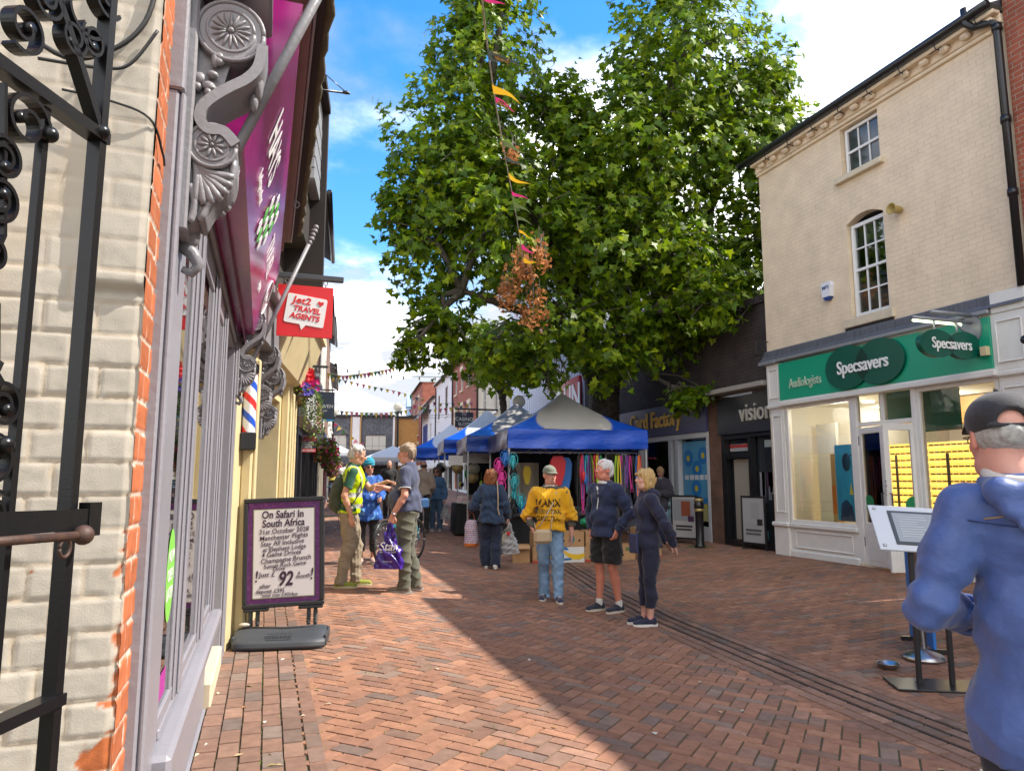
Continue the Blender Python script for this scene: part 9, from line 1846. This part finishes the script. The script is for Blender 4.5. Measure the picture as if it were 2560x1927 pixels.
  part('lettering', mb, rows[2], t); mb = MB(); mb.box(-w / 2, w / 2, .25, .27, 0, .03); mb.strip([(-w / 2 + .02, .02, h * .8), (-w / 2 + .02, .26, .02)], .03, .02, (1, 0, 0)); mb.strip([(w / 2 - .02, .02, h * .8), (w / 2 - .02, .26, .02)], .03, .02, (1, 0, 0)); part('back_leg', mb, rows[0], t)
 aboard(1.52, 25.9, .56, 1.36, ('board_white', (.6, .6, .64)), 'white arch topped pavement board with black frame', True, (blk, [('sandwiches', .86, .07), ('& coffee', .80, .06)], M('print_red', (.45, .06, .03), .7)))
 aboard(1.12, 20.7, .42, 1.06, ('board_orange', (.55, .16, .03)), 'orange phone repair pavement board in front of the white arched one', False, (wht, [('CH MOBILES', .9, .055), ('LCD', .66, .06), ('Repairs', .58, .05), ('Best', .3, .05), ('Prices', .22, .05)], wht))
 aboard(2.2, 31.5, .40, 1.3, ('board_burgundy', (.28, .02, .05)), 'burgundy arch topped pavement board near the tables', True, (M('front_2'), [('TAVERN', .84, .07), ('menu', .4, .1)], wht))
 t = thing('sale_stand', 'pale green stand with a red tub outside the phone shop', 'stand', (.52, 13.4, G(.52, 13.4)), R(-12)); mb = MB(); mb.box(-.35, .3, -.25, .25, .9, 1.02, bev=.01); part('tray', mb, M('pale_green', (.42, .52, .46), .5), t); mb = MB(); mb.box(-.3, .25, -.2, .2, 0, .9, bev=.01); part('cabinet', mb, M('white_render'), t)
 mb = MB(); mb.lathe([(.09, 0), (.12, .22), (.13, .24), (.11, .22), (.08, .03), (0, .02)], (.46, 13.4, G(.52, 13.4) + 1.02), 18); single('red_tub', mb, M('tub_red', (.55, .01, .015), .35), 'red plastic tub on the pale green stand', 'tub')
 # cafe tables, chairs, parasols
 ct = M('cafe_blue', (.10, .22, .30), .5); k = 0
 lab = ['blue cafe table nearest the burgundy board', 'blue cafe table farther along', 'blue cafe table by the street lamp']
 for i, (x, y) in enumerate(((2.5, 29.5), (2.9, 32.2), (3.3, 36.0))):
  t = thing('cafe_table', lab[i], 'table', (x, y, G(x, y))); mb = MB(); mb.lathe([(0, .70), (.34, .70), (.34, .73), (0, .73)], n=18); part('top', mb, ct, t); mb = MB(); mb.lathe([(.2, 0), (.2, .02), (.03, .05), (.03, .7)], n=12); part('pedestal', mb, blk, t)
  for j, dx in enumerate((-.6, .6)):
   t = thing('cafe_chair', 'blue cafe chair on the %s of the %s' % (('left', 'right')[j], lab[i][5:]), 'chair', (x + dx, y, G(x + dx, y)), R(90 if dx > 0 else -90), 'blue cafe chairs'); mb = MB(); mb.box(-.2, .2, -.2, .2, .43, .46, bev=.01); part('seat', mb, ct, t); mb = MB(); mb.box(-.2, .2, -.21, -.18, .55, .85, bev=.01); part('backrest', mb, ct, t)
   for a in (-.18, .18):
    for b in (-.18, .18): mb = MB(); mb.tube([(a, b, 0), (a, b, .43 if b > 0 else .85)], .012, 6); part('leg', mb, ct, t)
 def parasol(x, y, h, w, mat, lab):
  t = thing('parasol', lab, 'parasol', (x, y, G(x, y))); mb = MB(); mb.tube([(0, 0, 0), (0, 0, h)], .03, 8); part('pole', mb, wht, t); mb = MB(); n = 4; v = [(w * math.cos(.785 + k * 1.5708), w * math.sin(.785 + k * 1.5708), h - .55) for k in range(n)]; mb.add([(0, 0, h)] + v + [(a, b, c - .15) for a, b, c in v], [(0, 1 + k, 1 + (k + 1) % n) for k in range(n)] + [(1 + k, 5 + k, 5 + (k + 1) % n, 1 + (k + 1) % n) for k in range(n)]); part('canopy', mb, mat, t)
 parasol(3.3, 39.5, 2.75, 1.5, M('tent_white'), 'white cafe parasol in front of the far lamp post'); parasol(5.3, 32.0, 2.45, 1.8, M('tent_white'), 'pale awning canopy behind the woman in the turban'); parasol(6.1, 36.5, 2.5, 1.8, M('tent_white'), 'second pale awning canopy behind the man in navy')
 # planters and baskets far left
 for i, (x, y, z) in enumerate(((1.22, 16.6, 2.28), (1.75, 21.5, 2.2), (2.2, 26.5, 2.15), (2.6, 31.0, 2.0))):
  t = thing('hanging_basket', ('flower basket hanging behind the phone repair sign', 'flower basket hanging past the teal board', 'flower basket hanging by the burgundy sign', 'small flower basket above the far tables')[i], 'flower basket', (x, y, z)); mb = MB(); mb.lathe([(.05, -.2), (.17, -.05), (.2, 0)], n=14); mb.tube([(0, 0, 0), (-.1, 0, .7), (-.8, 0, .72)], .012, 5); part('basket', mb, M('coir', (.30, .20, .08), .95), t); mb = MB(); r2 = random.Random(20 + i)
  for k in range(420):
   a = r2.uniform(0, 6.28); q = .27 * math.sqrt(r2.random()); zz = r2.uniform(-.35, .2) * (1.1 - q); s = r2.uniform(.02, .045); c = r2.choice([(.08, .16, .03), (.15, .22, .04), (.05, .10, .02), (.10, .18, .03), (.18, .24, .05), (.6, .05, .2), (.65, .25, .05), (.5, .2, .3)]); T = Matrix.Translation((q * math.cos(a), q * math.sin(a), zz)) @ Euler((r2.uniform(-1.5, 1.5), r2.uniform(-1.5, 1.5), a)).to_matrix().to_4x4(); mb.add([(-s, -s, 0), (s, -s, 0), (s, s, .2 * s), (-s, s, 0)], [(0, 1, 2, 3)], T=T, col=c)
  part('flowers', mb, M('basket_leaf', rough=.6, attr=True, trans=.25), t)
furniture()
